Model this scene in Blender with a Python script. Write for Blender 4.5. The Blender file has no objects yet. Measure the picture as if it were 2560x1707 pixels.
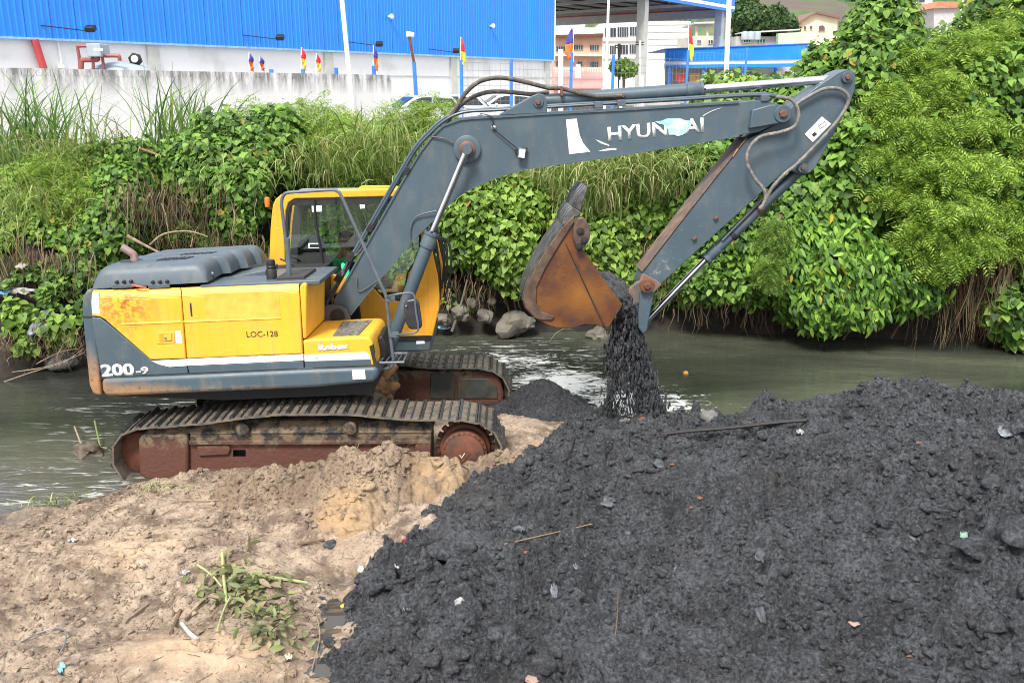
import bpy, bmesh, math, random
import numpy as np
from mathutils import Vector, Matrix, noise as mnoise

random.seed(7)
RNG = np.random.default_rng(7)
SC = bpy.context.scene
COL = SC.collection
R = math.radians

# ------------------------------------------------------------------ camera
F, CX, CY = 2300.0, 1280.0, 853.5          # focal length and centre, in photo pixels
PITCH, CAM_H = R(15.4), 4.1
cam_d = bpy.data.cameras.new('camera')
cam_d.sensor_width = 36.0
cam_d.lens = 36.0 * F / 2560.0
cam_d.clip_start, cam_d.clip_end = 0.1, 2000.0
cam_d.dof.use_dof = True
cam_d.dof.focus_distance = 10.6
cam_d.dof.aperture_fstop = 6.3
cam = bpy.data.objects.new('camera', cam_d)
COL.objects.link(cam)
cam.location = (0, 0, CAM_H)
cam.rotation_euler = (math.pi / 2 - PITCH, 0, 0)
SC.camera = cam

# ------------------------------------------------------------------ light
SUN_EL, SUN_ROT = R(52), R(200)
world = bpy.data.worlds.new('World')
SC.world = world
world.use_nodes = True
wn = world.node_tree
bg = wn.nodes['Background']
sky = wn.nodes.new('ShaderNodeTexSky')
sky.sky_type = 'NISHITA'
sky.sun_disc = False
sky.sun_elevation, sky.sun_rotation = SUN_EL, SUN_ROT
sky.air_density, sky.dust_density, sky.ozone_density = 1.0, 6.0, 0.6
veil = wn.nodes.new('ShaderNodeMix'); veil.data_type = 'RGBA'      # thin even cloud over the blue
veil.inputs[0].default_value = 0.78
wn.links.new(sky.outputs[0], veil.inputs[6])
veil.inputs[7].default_value = (11.0, 11.3, 11.9, 1)
wn.links.new(veil.outputs[2], bg.inputs[0])
bg.inputs[1].default_value = 0.098
sun_d = bpy.data.lights.new('sun', 'SUN')
sun_d.energy, sun_d.angle, sun_d.color = 3.4, R(16), (1.0, 0.96, 0.9)
sun = bpy.data.objects.new('sun', sun_d)
COL.objects.link(sun)
sun.rotation_euler = (R(90) - SUN_EL, 0, math.pi - SUN_ROT)
SC.view_settings.view_transform = 'Standard'
SC.view_settings.look = 'None'
SC.view_settings.gamma = 1.0
SC.view_settings.use_curve_mapping = False
SC.view_settings.exposure = 0.72
try:
    SC.cycles.max_bounces = 8
    SC.cycles.transparent_max_bounces = 12
    SC.cycles.diffuse_bounces = 3
    SC.cycles.use_denoising = True
    SC.cycles.filter_width = 1.0
except Exception:
    pass

# ------------------------------------------------------------------ places
CP, SP = math.cos(PITCH), math.sin(PITCH)
def _ray(px, py):
    u, v = (px - CX) / F, (CY - py) / F
    return u, CP + v * SP, -SP + v * CP
def P(px, py, Y):
    """the point of the upright plane at distance Y that the photo shows at px, py"""
    dx, dy, dz = _ray(px, py)
    t = Y / dy
    return Vector((dx * t, Y, CAM_H + dz * t))
def PZ(px, py, z):
    dx, dy, dz = _ray(px, py)
    t = (z - CAM_H) / dz
    return Vector((dx * t, dy * t, z))
def XZ(pts, Y):
    return [(p.x, p.z) for p in (P(a, b, Y) for a, b in pts)]

# ------------------------------------------------------------------ noise
_perm = np.random.default_rng(3).permutation(256)
_perm = np.concatenate([_perm, _perm, _perm])
_ang = np.random.default_rng(4).uniform(0, 2 * np.pi, 256)
_gx, _gy = np.cos(_ang), np.sin(_ang)
def pn(x, y, seed=0):
    x = np.asarray(x, float) + seed * 17.31; y = np.asarray(y, float) + seed * 9.77
    xi, yi = np.floor(x).astype(int), np.floor(y).astype(int)
    xf, yf = x - xi, y - yi
    xi &= 255; yi &= 255
    def g(a, b, dx, dy):
        h = _perm[_perm[(xi + a) & 255] + ((yi + b) & 255)] & 255
        return _gx[h] * dx + _gy[h] * dy
    u = xf * xf * xf * (xf * (xf * 6 - 15) + 10); v = yf * yf * yf * (yf * (yf * 6 - 15) + 10)
    a = g(0, 0, xf, yf); b = g(1, 0, xf - 1, yf); c = g(0, 1, xf, yf - 1); d = g(1, 1, xf - 1, yf - 1)
    return 1.4 * ((a * (1 - u) + b * u) * (1 - v) + (c * (1 - u) + d * u) * v)
def fbm(x, y, o=4, seed=0, gain=.5):
    s, a, f = 0, 1., 1.
    for i in range(o):
        s = s + a * pn(x * f, y * f, seed + i); a *= gain; f *= 2.03
    return s
def billow(x, y, o=3, seed=0, gain=.5):
    s, a, f = 0, 1., 1.
    for i in range(o):
        s = s + a * 2.3 * np.abs(pn(x * f, y * f, seed + i)); a *= gain; f *= 2.1
    return s
def sstep(a, b, x):
    t = np.clip((x - a) / (b - a), 0, 1)
    return t * t * (3 - 2 * t)

# ------------------------------------------------------------------ objects
WLOC = {}
def link(o, parent=None):
    COL.objects.link(o)
    WLOC[o.name] = Vector(o.location)
    if parent is not None:
        o.parent = parent
        o.matrix_parent_inverse = Matrix.Translation(-WLOC[parent.name])
    return o
def tag(o, label=None, cat=None, group=None, kind=None):
    if label: o['label'] = label
    if cat: o['category'] = cat
    if group: o['group'] = group
    if kind: o['kind'] = kind
    return o
def empty(name, loc, label=None, cat=None, group=None, kind=None):
    o = bpy.data.objects.new(name, None)
    o.location = loc
    o.empty_display_size = .2
    link(o)
    return tag(o, label, cat, group, kind)
def finish(name, me, mat, parent=None, smooth=35, bevel=0, bseg=2, origin=True):
    """links a mesh given in world coordinates; its origin goes to the middle of its base"""
    n = len(me.vertices)
    co = np.empty(n * 3); me.vertices.foreach_get('co', co); co = co.reshape(-1, 3)
    loc = Vector((0, 0, 0))
    if origin and n:
        lo, hi = co.min(0), co.max(0)
        loc = Vector(((lo[0] + hi[0]) / 2, (lo[1] + hi[1]) / 2, lo[2]))
        co = co - np.array(loc)
        me.vertices.foreach_set('co', co.ravel())
    for m in (mat if isinstance(mat, (list, tuple)) else [mat]):
        me.materials.append(m)
    me.update()
    if smooth:
        me.shade_smooth()
        if smooth < 180:
            me.set_sharp_from_angle(angle=R(smooth))
    o = bpy.data.objects.new(name, me)
    o.location = loc
    link(o, parent)
    if bevel:
        b = o.modifiers.new('bevel', 'BEVEL')
        b.width, b.segments, b.limit_method, b.angle_limit = bevel, bseg, 'ANGLE', R(30)
    return o
def arrmesh(name, V, Fa, matidx=None):
    """fast mesh from arrays: V (n,3), Fa (m,k)"""
    V = np.asarray(V, np.float32); Fa = np.asarray(Fa, np.int32)
    me = bpy.data.meshes.new(name)
    m, k = Fa.shape
    me.vertices.add(len(V)); me.vertices.foreach_set('co', V.ravel())
    me.loops.add(m * k); me.loops.foreach_set('vertex_index', Fa.ravel())
    me.polygons.add(m)
    me.polygons.foreach_set('loop_start', np.arange(0, m * k, k, dtype=np.int32))
    if matidx is not None: me.polygons.foreach_set('material_index', np.asarray(matidx, np.int32))
    me.update(calc_edges=True)
    return me
SHX = [0.0, 0.0]                            # sideways and downward slope of the depth direction (the machine stands askew)
class MB:
    """collects shapes; build() makes them ONE mesh object"""
    def __init__(s): s.v, s.f = [], []
    def add(s, V, Fs):
        n = len(s.v); s.v += [tuple(p) for p in V]; s.f += [tuple(i + n for i in f) for f in Fs]; return s
    def prism(s, xz, y0, y1):
        n = len(xz)
        a = sum(xz[i][0] * xz[(i + 1) % n][1] - xz[(i + 1) % n][0] * xz[i][1] for i in range(n))
        if a < 0: xz = xz[::-1]
        dy = y1 - y0
        V = [(x, y0, z) for x, z in xz] + [(x + SHX[0] * dy, y1, z - SHX[1] * dy) for x, z in xz]
        Fs = [tuple(range(n)), tuple(range(2 * n - 1, n - 1, -1))]
        Fs += [(i, i + n, (i + 1) % n + n, (i + 1) % n) for i in range(n)]
        return s.add(V, Fs)
    def box(s, c, d, rot=None):
        V = [Vector((sx * d[0] / 2, sy * d[1] / 2, sz * d[2] / 2)) for sx in (-1, 1) for sy in (-1, 1) for sz in (-1, 1)]
        if rot is not None: V = [rot @ v for v in V]
        V = [v + Vector(c) for v in V]
        return s.add(V, [(0, 1, 3, 2), (4, 6, 7, 5), (0, 4, 5, 1), (2, 3, 7, 6), (0, 2, 6, 4), (1, 5, 7, 3)])
    def hexa(s, b, t):
        """solid between two quads b and t"""
        return s.add(list(b) + list(t), [(3, 2, 1, 0), (4, 5, 6, 7), (0, 1, 5, 4), (1, 2, 6, 5), (2, 3, 7, 6), (3, 0, 4, 7)])
    def tube(s, pts, r, n=8, caps=True, r_end=None):
        pts = [Vector(p) for p in pts]
        m = len(pts)
        rs = [r if r_end is None else r + (r_end - r) * i / (m - 1) for i in range(m)] if not isinstance(r, (list, tuple)) else list(r)
        t0 = (pts[1] - pts[0]).normalized()
        u = t0.orthogonal().normalized()
        V = []
        for i in range(m):
            t = (pts[min(i + 1, m - 1)] - pts[max(i - 1, 0)])
            t = t.normalized() if t.length > 1e-9 else t0
            u = (u - t * u.dot(t)); u = u.normalized() if u.length > 1e-6 else t.orthogonal().normalized()
            w = t.cross(u)
            for k in range(n):
                a = 2 * math.pi * k / n
                V.append(pts[i] + (u * math.cos(a) + w * math.sin(a)) * rs[i])
        Fs = [(i * n + k, i * n + (k + 1) % n, (i + 1) * n + (k + 1) % n, (i + 1) * n + k) for i in range(m - 1) for k in range(n)]
        if caps: Fs += [tuple(range(n - 1, -1, -1)), tuple(range((m - 1) * n, m * n))]
        return s.add(V, Fs)
    def disc(s, c, axis, prof, n=24):
        """lathe: prof = [(radius, offset along axis)]"""
        c, ax = Vector(c), Vector(axis).normalized()
        u = ax.orthogonal().normalized(); w = ax.cross(u)
        V = []
        for rr, h in prof:
            for k in range(n):
                a = 2 * math.pi * k / n
                V.append(c + ax * h + (u * math.cos(a) + w * math.sin(a)) * rr)
        m = len(prof)
        Fs = [(i * n + k, i * n + (k + 1) % n, (i + 1) * n + (k + 1) % n, (i + 1) * n + k) for i in range(m - 1) for k in range(n)]
        Fs += [tuple(range(n - 1, -1, -1)), tuple(range((m - 1) * n, m * n))]
        return s.add(V, Fs)
    def mesh(s, name):
        me = bpy.data.meshes.new(name)
        me.from_pydata(s.v, [], s.f)
        bm = bmesh.new(); bm.from_mesh(me)
        bmesh.ops.recalc_face_normals(bm, faces=bm.faces)
        bm.to_mesh(me); bm.free()
        return me
    def build(s, name, mat, parent=None, **k):
        return finish(name, s.mesh(name), mat, parent, **k)
def prism(name, px, y0, y1, mat, parent=None, at=None, **k):
    return MB().prism(XZ(px, at if at is not None else y0), y0, y1).build(name, mat, parent, **k)
def smooth_pts(pts, per=6):
    pts = [Vector(p) for p in pts]
    out = []
    for i in range(len(pts) - 1):
        p0, p1, p2, p3 = pts[max(i - 1, 0)], pts[i], pts[i + 1], pts[min(i + 2, len(pts) - 1)]
        for k in range(per):
            t = k / per
            out.append(.5 * ((2 * p1) + (p2 - p0) * t + (2 * p0 - 5 * p1 + 4 * p2 - p3) * t * t + (3 * p1 - p0 - 3 * p2 + p3) * t ** 3))
    out.append(pts[-1])
    return out
def copy_obj(o, parent=None, loc=None, rot=None, scale=None):
    c = o.copy(); COL.objects.link(c)
    if parent is not None: c.parent = parent
    if loc is not None: c.location = loc
    if rot is not None: c.rotation_euler = rot
    if scale is not None: c.scale = scale
    WLOC[c.name] = Vector(c.location)
    return c
def ring_panel(name, outer, inner, y, thick, mat, parent, bevel=.008):
    """upright sheet with an opening, outer / inner = lists of (x, z)"""
    bm = bmesh.new()
    es = []
    for loop in (outer, inner):
        vs = [bm.verts.new((x, y, z)) for x, z in loop]
        es += [bm.edges.new((vs[i], vs[(i + 1) % len(vs)])) for i in range(len(vs))]
    bmesh.ops.triangle_fill(bm, use_beauty=True, edges=es)
    ext = bmesh.ops.extrude_face_region(bm, geom=bm.faces[:])
    for g in ext['geom']:
        if isinstance(g, bmesh.types.BMVert): g.co.y += thick
    bmesh.ops.recalc_face_normals(bm, faces=bm.faces)
    me = bpy.data.meshes.new(name); bm.to_mesh(me); bm.free()
    return finish(name, me, mat, parent, smooth=30, bevel=bevel)
_fc = {}
def text(name, body, a, b, Y, h_px, mat, parent, bold=0.0, thick=.002, shear=0.0):
    """flat lettering on the upright plane Y from photo point a (baseline start) to b (baseline end)"""
    cu = bpy.data.curves.new(name, 'FONT'); cu.body = body; cu.offset = bold; cu.resolution_u = 3; cu.shear = shear
    o = bpy.data.objects.new(name, cu); COL.objects.link(o)
    bpy.context.view_layer.update()
    me = bpy.data.meshes.new_from_object(o.evaluated_get(bpy.context.evaluated_depsgraph_get()))
    bpy.data.objects.remove(o)
    co = np.empty(len(me.vertices) * 3); me.vertices.foreach_get('co', co); co = co.reshape(-1, 3)
    lo, hi = co.min(0), co.max(0)
    A, B, T = P(*a, Y), P(*b, Y), P(a[0], a[1] - h_px, Y)
    ex = B - A; ez = Vector((-ex.z, 0, ex.x)).normalized() * (T - A).length
    u = (co[:, 0] - lo[0]) / (hi[0] - lo[0]); v = (co[:, 1] - lo[1]) / (hi[1] - lo[1])
    co = np.array(A)[None] + u[:, None] * np.array(ex)[None] + v[:, None] * np.array(ez)[None]
    me.vertices.foreach_set('co', co.ravel()); me.update()
    ob = finish(name, me, mat, parent, smooth=0)
    s = ob.modifiers.new('thick', 'SOLIDIFY'); s.thickness = thick; s.offset = 0
    return ob
def rock_mesh(name, size, seed, sub=3, rough=.35, flat=1.0):
    bm = bmesh.new(); bmesh.ops.create_icosphere(bm, subdivisions=sub, radius=1)
    for v in bm.verts:
        p = v.co.copy()
        n = mnoise.noise(p * 1.1 + Vector((seed * 3.1, 0, 0))) * rough * 1.3 + mnoise.noise(p * 2.7 + Vector((0, seed * 5.3, 0))) * rough * .5
        c = mnoise.noise(p * 6.1 + Vector((seed, 0, 0))) * .9 + (mnoise.noise(p * 12.7 + Vector((0, 0, seed))) * .7 if sub > 3 else 0)
        v.co = p * (1 + n + .12 * c)
        v.co = Vector((v.co.x * size[0], v.co.y * size[1], v.co.z * size[2] * flat))
    me = bpy.data.meshes.new(name); bm.to_mesh(me); bm.free()
    return me
def rock(name, loc, size, seed, mat, parent=None, sub=3, rough=.35, smooth=40):
    me = rock_mesh(name, size, seed, sub, rough)
    me.transform(Matrix.Translation(Vector(loc)) @ Matrix.Rotation(seed * 1.7, 4, 'Z'))
    return finish(name, me, mat, parent, smooth=smooth)

# ------------------------------------------------------------------ materials
class NT:
    def __init__(s, name):
        s.m = bpy.data.materials.new(name); s.m.use_nodes = True
        s.t = s.m.node_tree; s.b = s.t.nodes['Principled BSDF']; s.out = s.t.nodes['Material Output']
    def n(s, t, **k):
        x = s.t.nodes.new('ShaderNode' + t)
        for a, b in k.items(): setattr(x, a, b)
        return x
    def l(s, a, b): s.t.links.new(a, b)
    def pos(s): 
        if not hasattr(s, '_p'): s._p = s.n('NewGeometry').outputs['Position']
        return s._p
    def objc(s): return s.n('TexCoord').outputs['Object']
    def scaled(s, v, sc, rot=None):
        m = s.n('Mapping'); m.inputs['Scale'].default_value = sc
        if rot: m.inputs['Rotation'].default_value = rot
        s.l(v, m.inputs[0]); return m.outputs[0]
    def noise(s, scale, detail=4, v=None, rough=.55, dist=0):
        x = s.n('TexNoise'); x.inputs['Scale'].default_value = scale; x.inputs['Detail'].default_value = detail
        x.inputs['Roughness'].default_value = rough; x.inputs['Distortion'].default_value = dist
        s.l(v if v is not None else s.pos(), x.inputs['Vector']); return x.outputs['Fac']
    def ramp(s, f, stops):
        x = s.n('ValToRGB'); e = x.color_ramp.elements
        while len(e) < len(stops): e.new(.5)
        for i, (p, c) in enumerate(stops):
            e[i].position = p; e[i].color = (c, c, c, 1) if isinstance(c, (int, float)) else tuple(c) + (1,)
        s.l(f, x.inputs[0]); return x.outputs[0]
    def mix(s, f, a, b, mode='MIX'):
        x = s.n('Mix', data_type='RGBA', blend_type=mode)
        for i, q in ((0, f), (6, a), (7, b)):
            if isinstance(q, (int, float)): x.inputs[i].default_value = q if i == 0 else (q, q, q, 1)
            elif isinstance(q, (tuple, list)): x.inputs[i].default_value = tuple(q) + (1,)
            else: s.l(q, x.inputs[i])
        return x.outputs[2]
    def math(s, op, a, b=None, c=None):
        x = s.n('Math', operation=op)
        for i, q in enumerate((a, b, c)):
            if q is None: continue
            if isinstance(q, (int, float)): x.inputs[i].default_value = q
            else: s.l(q, x.inputs[i])
        return x.outputs[0]
    def blob(s, c, r, soft=.5):
        """1 inside an ellipsoid round the world point c with radii r, 0 outside"""
        x = s.n('VectorMath', operation='SUBTRACT'); s.l(s.pos(), x.inputs[0]); x.inputs[1].default_value = tuple(c)
        y = s.n('VectorMath', operation='DIVIDE'); s.l(x.outputs[0], y.inputs[0]); y.inputs[1].default_value = tuple(r)
        z = s.n('VectorMath', operation='LENGTH'); s.l(y.outputs[0], z.inputs[0])
        return s.ramp(z.outputs['Value'], [(max(0, 1 - soft), 1.0), (1.0, 0.0)])
    def base(s, c): 
        if isinstance(c, (tuple, list)): s.b.inputs['Base Color'].default_value = tuple(c) + (1,)
        else: s.l(c, s.b.inputs['Base Color'])
        return s
    def rough(s, r):
        if isinstance(r, (int, float)): s.b.inputs['Roughness'].default_value = r
        else: s.l(r, s.b.inputs['Roughness'])
        return s
    def metal(s, r): s.b.inputs['Metallic'].default_value = r; return s
    def spec(s, r): s.b.inputs['Specular IOR Level'].default_value = r; return s
    def bump(s, h, strength=.5, dist=.01):
        x = s.n('Bump'); x.inputs['Strength'].default_value = strength; x.inputs['Distance'].default_value = dist
        s.l(h, x.inputs['Height']); s.l(x.outputs[0], s.b.inputs['Normal']); return s
def simple(name, c, rough=.6, metal=0, var=.25, scale=6, dirt=None, dirt_amt=.5, bump=0):
    """one colour with grain, optional dirt showing in patches"""
    t = NT(name)
    f = t.noise(scale, 5)
    col = t.mix(t.ramp(f, [(.3, 0.), (.7, 1.)]), tuple(x * (1 - var) for x in c), tuple(min(1, x * (1 + var)) for x in c))
    if dirt:
        g = t.noise(scale * .6, 7, rough=.65)
        col = t.mix(t.ramp(g, [(.62 - dirt_amt * .35, 0.), (.78 - dirt_amt * .2, 1.)]), col, dirt)
    t.base(col).rough(t.ramp(f, [(.3, max(0, rough - .1)), (.7, min(1, rough + .1))])).metal(metal)
    if bump: t.bump(t.noise(scale * 8, 4), bump, .01)
    return t.m
# =================================================================== GROUND, WATER, HEAPS
def grid_mesh(name, x0, x1, y0, y1, step, fn):
    nx, ny = int((x1 - x0) / step) + 1, int((y1 - y0) / step) + 1
    X, Y = np.meshgrid(np.linspace(x0, x1, nx), np.linspace(y0, y1, ny), indexing='ij')
    X, Y, Z = fn(X, Y)
    V = np.stack([X, Y, Z], -1).reshape(-1, 3)
    idx = np.arange(nx * ny).reshape(nx, ny)
    Fa = np.stack([idx[:-1, :-1], idx[1:, :-1], idx[1:, 1:], idx[:-1, 1:]], -1).reshape(-1, 4)
    return V, Fa
def drop_below(V, Fa, keep):
    """keeps only the faces that touch a kept vertex"""
    f = keep[Fa].any(1); Fa = Fa[f]
    used = np.unique(Fa); m = -np.ones(len(V), int); m[used] = np.arange(len(used))
    return V[used], m[Fa]
def poly_dist(X, Y, poly):
    """signed distance to a closed polygon, positive inside"""
    poly = np.array(poly); d = np.full(X.shape, 1e9); ins = np.zeros(X.shape, bool)
    for i in range(len(poly)):
        a, b = poly[i], poly[(i + 1) % len(poly)]
        e = b - a; t = np.clip(((X - a[0]) * e[0] + (Y - a[1]) * e[1]) / (e @ e), 0, 1)
        d = np.minimum(d, np.hypot(X - a[0] - t * e[0], Y - a[1] - t * e[1]))
        c = (a[1] > Y) != (b[1] > Y)
        with np.errstate(divide='ignore', invalid='ignore'):
            xi = (b[0] - a[0]) * (Y - a[1]) / (b[1] - a[1]) + a[0]
        ins ^= c & (X < xi)
    return np.where(ins, d, -d)

# outline of the black heap
TOE = [PZ(700, 1760, .2), PZ(770, 1690, .2), PZ(800, 1610, .2), PZ(835, 1500, .2), PZ(885, 1400, .18), PZ(1000, 1325, .15), PZ(1140, 1225, .12), PZ(1280, 1160, .1), PZ(1380, 1105, .08), PZ(1440, 1060, .05), PZ(1500, 1030, .03)]
TOE = [(p.x, p.y) for p in TOE]
TOE += [(1.5, 10.75), (2.3, 10.6), (3.0, 10.7), (3.6, 10.75), (4.6, 10.75), (5.6, 10.5), (7.5, 9.6), (8.0, 6), (7.5, 2.6), (2, 2.4), (-1.2, 2.8)]

# ---- sandy near bank
SHX_, SHY_ = [-9, -6, -5.1, -4.3, -4.0, -3.5, -2.6, -1.6, -.6, 0.2, 1.0, 3, 9], [8.0, 8.2, 8.45, 8.75, 9.15, 9.5, 10.1, 11.0, 11.6, 11.6, 11.0, 10.3, 10]
_pl = [PZ(a, b_, .2) for a, b_ in [(768, 1700), (785, 1650), (806, 1600), (815, 1550), (820, 1500), (838, 1455), (855, 1415)]]
PUDL = [(_pl[i].lerp(_pl[i + 1], f).x, _pl[i].lerp(_pl[i + 1], f).y) for i in range(6) for f in (0, .25, .5, .75)]
def near_z(X, Y, fine=True):
    s = np.interp(X, SHX_, SHY_) - Y
    z = np.where(s > 0, .26 * (1 - np.exp(-s * .55)), s * .22)
    z = np.maximum(z, -.6)
    land = sstep(-.3, .3, s)
    z = z + land * (.09 * fbm(X * .55, Y * .7, 3, 5) )
    # low rise at the left, ditch running down towards the dark heap
    z = z + .16 * np.exp(-((X + 3.3) / 1.3) ** 2 - ((Y - 6.9) / .55) ** 2)
    z = z + .14 * np.exp(-((X + 1.9) / .75) ** 2 - ((Y - 5.6) / .35) ** 2)
    z = z - .05 * sstep(.35, .8, 1 - np.abs(fbm(X * .7 + Y * .55, Y * 1.5 - X * .3, 2, 230)) * 4) * sstep(9, 8, Y)
    ditch = np.exp(-((X - (-1.55 + .35 * (7.2 - Y))) / .42) ** 2)
    z = z - .09 * ditch * sstep(7.9, 7.2, Y)
    z = z - .35 * sstep(.3, .8, poly_dist(X, Y, TOE))
    pdist = np.min([np.hypot(X - a, Y - b_) for a, b_ in PUDL], axis=0)
    z = z - .05 * np.exp(-(pdist / .14) ** 2)
    if fine:
        lump = billow(X * 2.3, Y * 2.3, 3, 11)
        rough = np.clip(.5 + .9 * fbm(X * .8, Y * .8, 2, 40), .12, 1.2)
        z = z + land * rough * (.045 * (lump - .6) + .032 * fbm(X * 8, Y * 8, 4, 21) + .016 * billow(X * 19, Y * 19, 2, 31))
    return z
NB = (-6.4, 3.2, 4.2, 11.8)
V, Fa = grid_mesh('near_bank', *NB, .023, lambda X, Y: (X, Y, near_z(X, Y)))
def sand_mat():
    t = NT('sandy_mud')
    a = t.noise(.9, 6, rough=.6)
    col = t.ramp(a, [(.30, (.125, .088, .060)), (.44, (.26, .195, .138)), (.58, (.39, .305, .225)), (.75, (.24, .18, .125))])
    col = t.mix(t.ramp(t.noise(3.2, 7, rough=.68), [(.45, 0.), (.60, 1.)]), col, (.135, .095, .068))
    col = t.mix(t.ramp(t.noise(11, 6, rough=.7), [(.52, 0.), (.68, 1.)]), col, (.44, .35, .26))
    col = t.mix(t.ramp(t.noise(34, 5, rough=.75), [(.52, 0.), (.64, .9)]), col, (.085, .06, .042))
    for c, r in ((PZ(330, 1350, .35), (.62, .62, .5)), (PZ(520, 1640, .3), (.9, .45, .4)), (PZ(880, 1290, .3), (.4, .5, .5))):
        col = t.mix(t.math('MULTIPLY', t.blob(c, r, .8), t.ramp(t.noise(5, 6), [(.38, 0.), (.55, .85)])), col, (.50, .36, .235))
    sep = t.n('SeparateXYZ'); t.l(t.pos(), sep.inputs[0])
    wet = t.ramp(t.math('ADD', sep.outputs['Z'], t.math('MULTIPLY', t.noise(2.5, 5), .12)), [(.05, 1.), (.16, 0.)])
    col = t.mix(wet, col, (.075, .062, .05))
    t.base(col).rough(t.mix(wet, .92, .35))
    t.bump(t.noise(45, 6, rough=.72), .9, .02)
    return t.m
m_sand = sand_mat()
tag(finish('near_bank', arrmesh('near_bank', V, Fa), m_sand, smooth=180, origin=False), 'trampled sandy mud of the near canal bank', 'ground', kind='structure')

# ---- pale soil heaped in front of the track
def heap_z(X, Y):
    g = lambda px, py, z0, sx, sy, h: h * np.exp(-((X - PZ(px, py, z0).x) / sx) ** 2 - ((Y - PZ(px, py, z0).y) / sy) ** 2)
    h = g(705, 1215, .3, .50, .28, .28) + g(860, 1178, .35, .44, .28, .27) + g(985, 1200, .3, .42, .3, .22) + g(600, 1236, .2, .36, .2, .20) \
        + g(880, 1290, .25, .35, .33, .30) + g(1090, 1205, .25, .4, .28, .22) + g(1250, 1160, .2, .55, .3, .22) + g(1360, 1125, .2, .3, .2, .16) + g(950, 1240, .25, .35, .3, .2) + g(760, 1250, .2, .45, .22, .14) + g(1020, 1225, .25, .4, .25, .14)
    h = h - .075
    n = .10 * fbm(X * 2.4 + 1, Y * 2.4, 2, 61) + .05 * (billow(X * 5, Y * 5, 2, 71) - .5) + .040 * fbm(X * 12, Y * 12, 4, 81)
    amp = sstep(.0, .15, h)
    return near_z(X, Y, False) + h + amp * n * 1.0 - .02
V, Fa = grid_mesh('soil_heap', -3.4, .9, 7.0, 10.0, .016, lambda X, Y: (X + .03 * fbm(X * 9, Y * 9, 3, 91), Y + .03 * fbm(X * 9, Y * 9, 3, 95), heap_z(X, Y)))
V, Fa = drop_below(V, Fa, V[:, 2] > near_z(V[:, 0], V[:, 1]) - .05)
def heap_mat():
    t = NT('heaped_soil')
    col = t.ramp(t.noise(1.8, 6, rough=.65), [(.32, (.145, .10, .068)), (.5, (.26, .19, .13)), (.66, (.37, .28, .195))])
    col = t.mix(t.ramp(t.noise(6, 7, rough=.7), [(.5, 0.), (.66, 1.)]), col, (.20, .145, .105))
    col = t.mix(t.ramp(t.noise(30, 5, rough=.75), [(.50, 0.), (.61, .9)]), col, (.085, .06, .04))
    for c, r in ((PZ(1080, 1210, .3), (.55, .4, .4)), (PZ(860, 1290, .3), (.42, .5, .5)), (PZ(1300, 1130, .2), (.6, .4, .4))):
        col = t.mix(t.math('MULTIPLY', t.blob(c, r, .8), t.ramp(t.noise(5, 6), [(.36, 0.), (.52, .9)])), col, (.48, .32, .17))
    t.base(col).rough(.95).bump(t.noise(40, 6, rough=.75), 1.0, .025)
    return t.m
m_heap = heap_mat()
o = finish('soil_heap', arrmesh('soil_heap', V, Fa), m_heap, smooth=180)
tag(o, 'lumpy heap of pale brown soil in front of the near track', 'soil heap')

# ---- black dredged mud
def pile_z(X, Y, fine=True):
    d = poly_dist(X, Y, TOE)
    d = d + .10 * fbm(X * 1.3, Y * 1.3, 3, 90)
    # crest height rises to the right
    H = np.interp(X, [-1.5, 0., .8, 1.3, 1.7, 2.2, 2.6, 3.0, 3.3, 3.6, 4.0, 4.5, 5.0, 5.5, 8], [.42, .46, .36, .24, .34, .40, .52, .72, .85, 1.04, 1.14, 1.2, 1.18, 1.08, .95])
    H = H + .28 * np.exp(-((X - 3.1) / .9) ** 2 - ((Y - 6.9) / .7) ** 2) + .18 * np.exp(-((X - .9) / .9) ** 2 - ((Y - 5.6) / .9) ** 2) + .12 * np.exp(-((X - 2.0) / .7) ** 2 - ((Y - 7.4) / .5) ** 2)
    z = np.where(d > 0, H * (1 - np.exp(-d * 1.15 / H)), d * .7)
    # bench behind the crest at the right
    z = z - .10 * np.exp(-((Y - 8.35 - .1 * X) / .22) ** 2) * sstep(2.2, 3.0, X)
    if fine:
        amp = sstep(-.1, .25, d)
        rg = np.clip(.75 + .8 * fbm(X * .9, Y * .9, 2, 140), .25, 1.5)
        wx, wy = X + .05 * fbm(X * 4, Y * 4, 2, 150), Y + .05 * fbm(X * 4, Y * 4, 2, 160)
        z = z + amp * (rg * (.10 * fbm(wx * .95, wy * 1.1, 2, 181) + .13 * (billow(wx * 1.9, wy * 1.9, 2, 101) - .5) + .080 * (billow(wx * 4.6, wy * 4.6, 3, 111) - .45) + .036 * (billow(wx * 11, wy * 11, 2, 121) - .4)) + .030 * fbm(wx * 17, wy * 17, 3, 131))
    return z
V, Fa = grid_mesh('mud_pile', -1.7, 6.4, 3.4, 11.4, .0165, lambda X, Y: (X + .035 * fbm(X * 8, Y * 8, 3, 171), Y + .035 * fbm(X * 8, Y * 8, 3, 175), pile_z(X, Y)))
V, Fa = drop_below(V, Fa, V[:, 2] > np.maximum(near_z(V[:, 0], V[:, 1], False) - .12, -.06))
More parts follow.
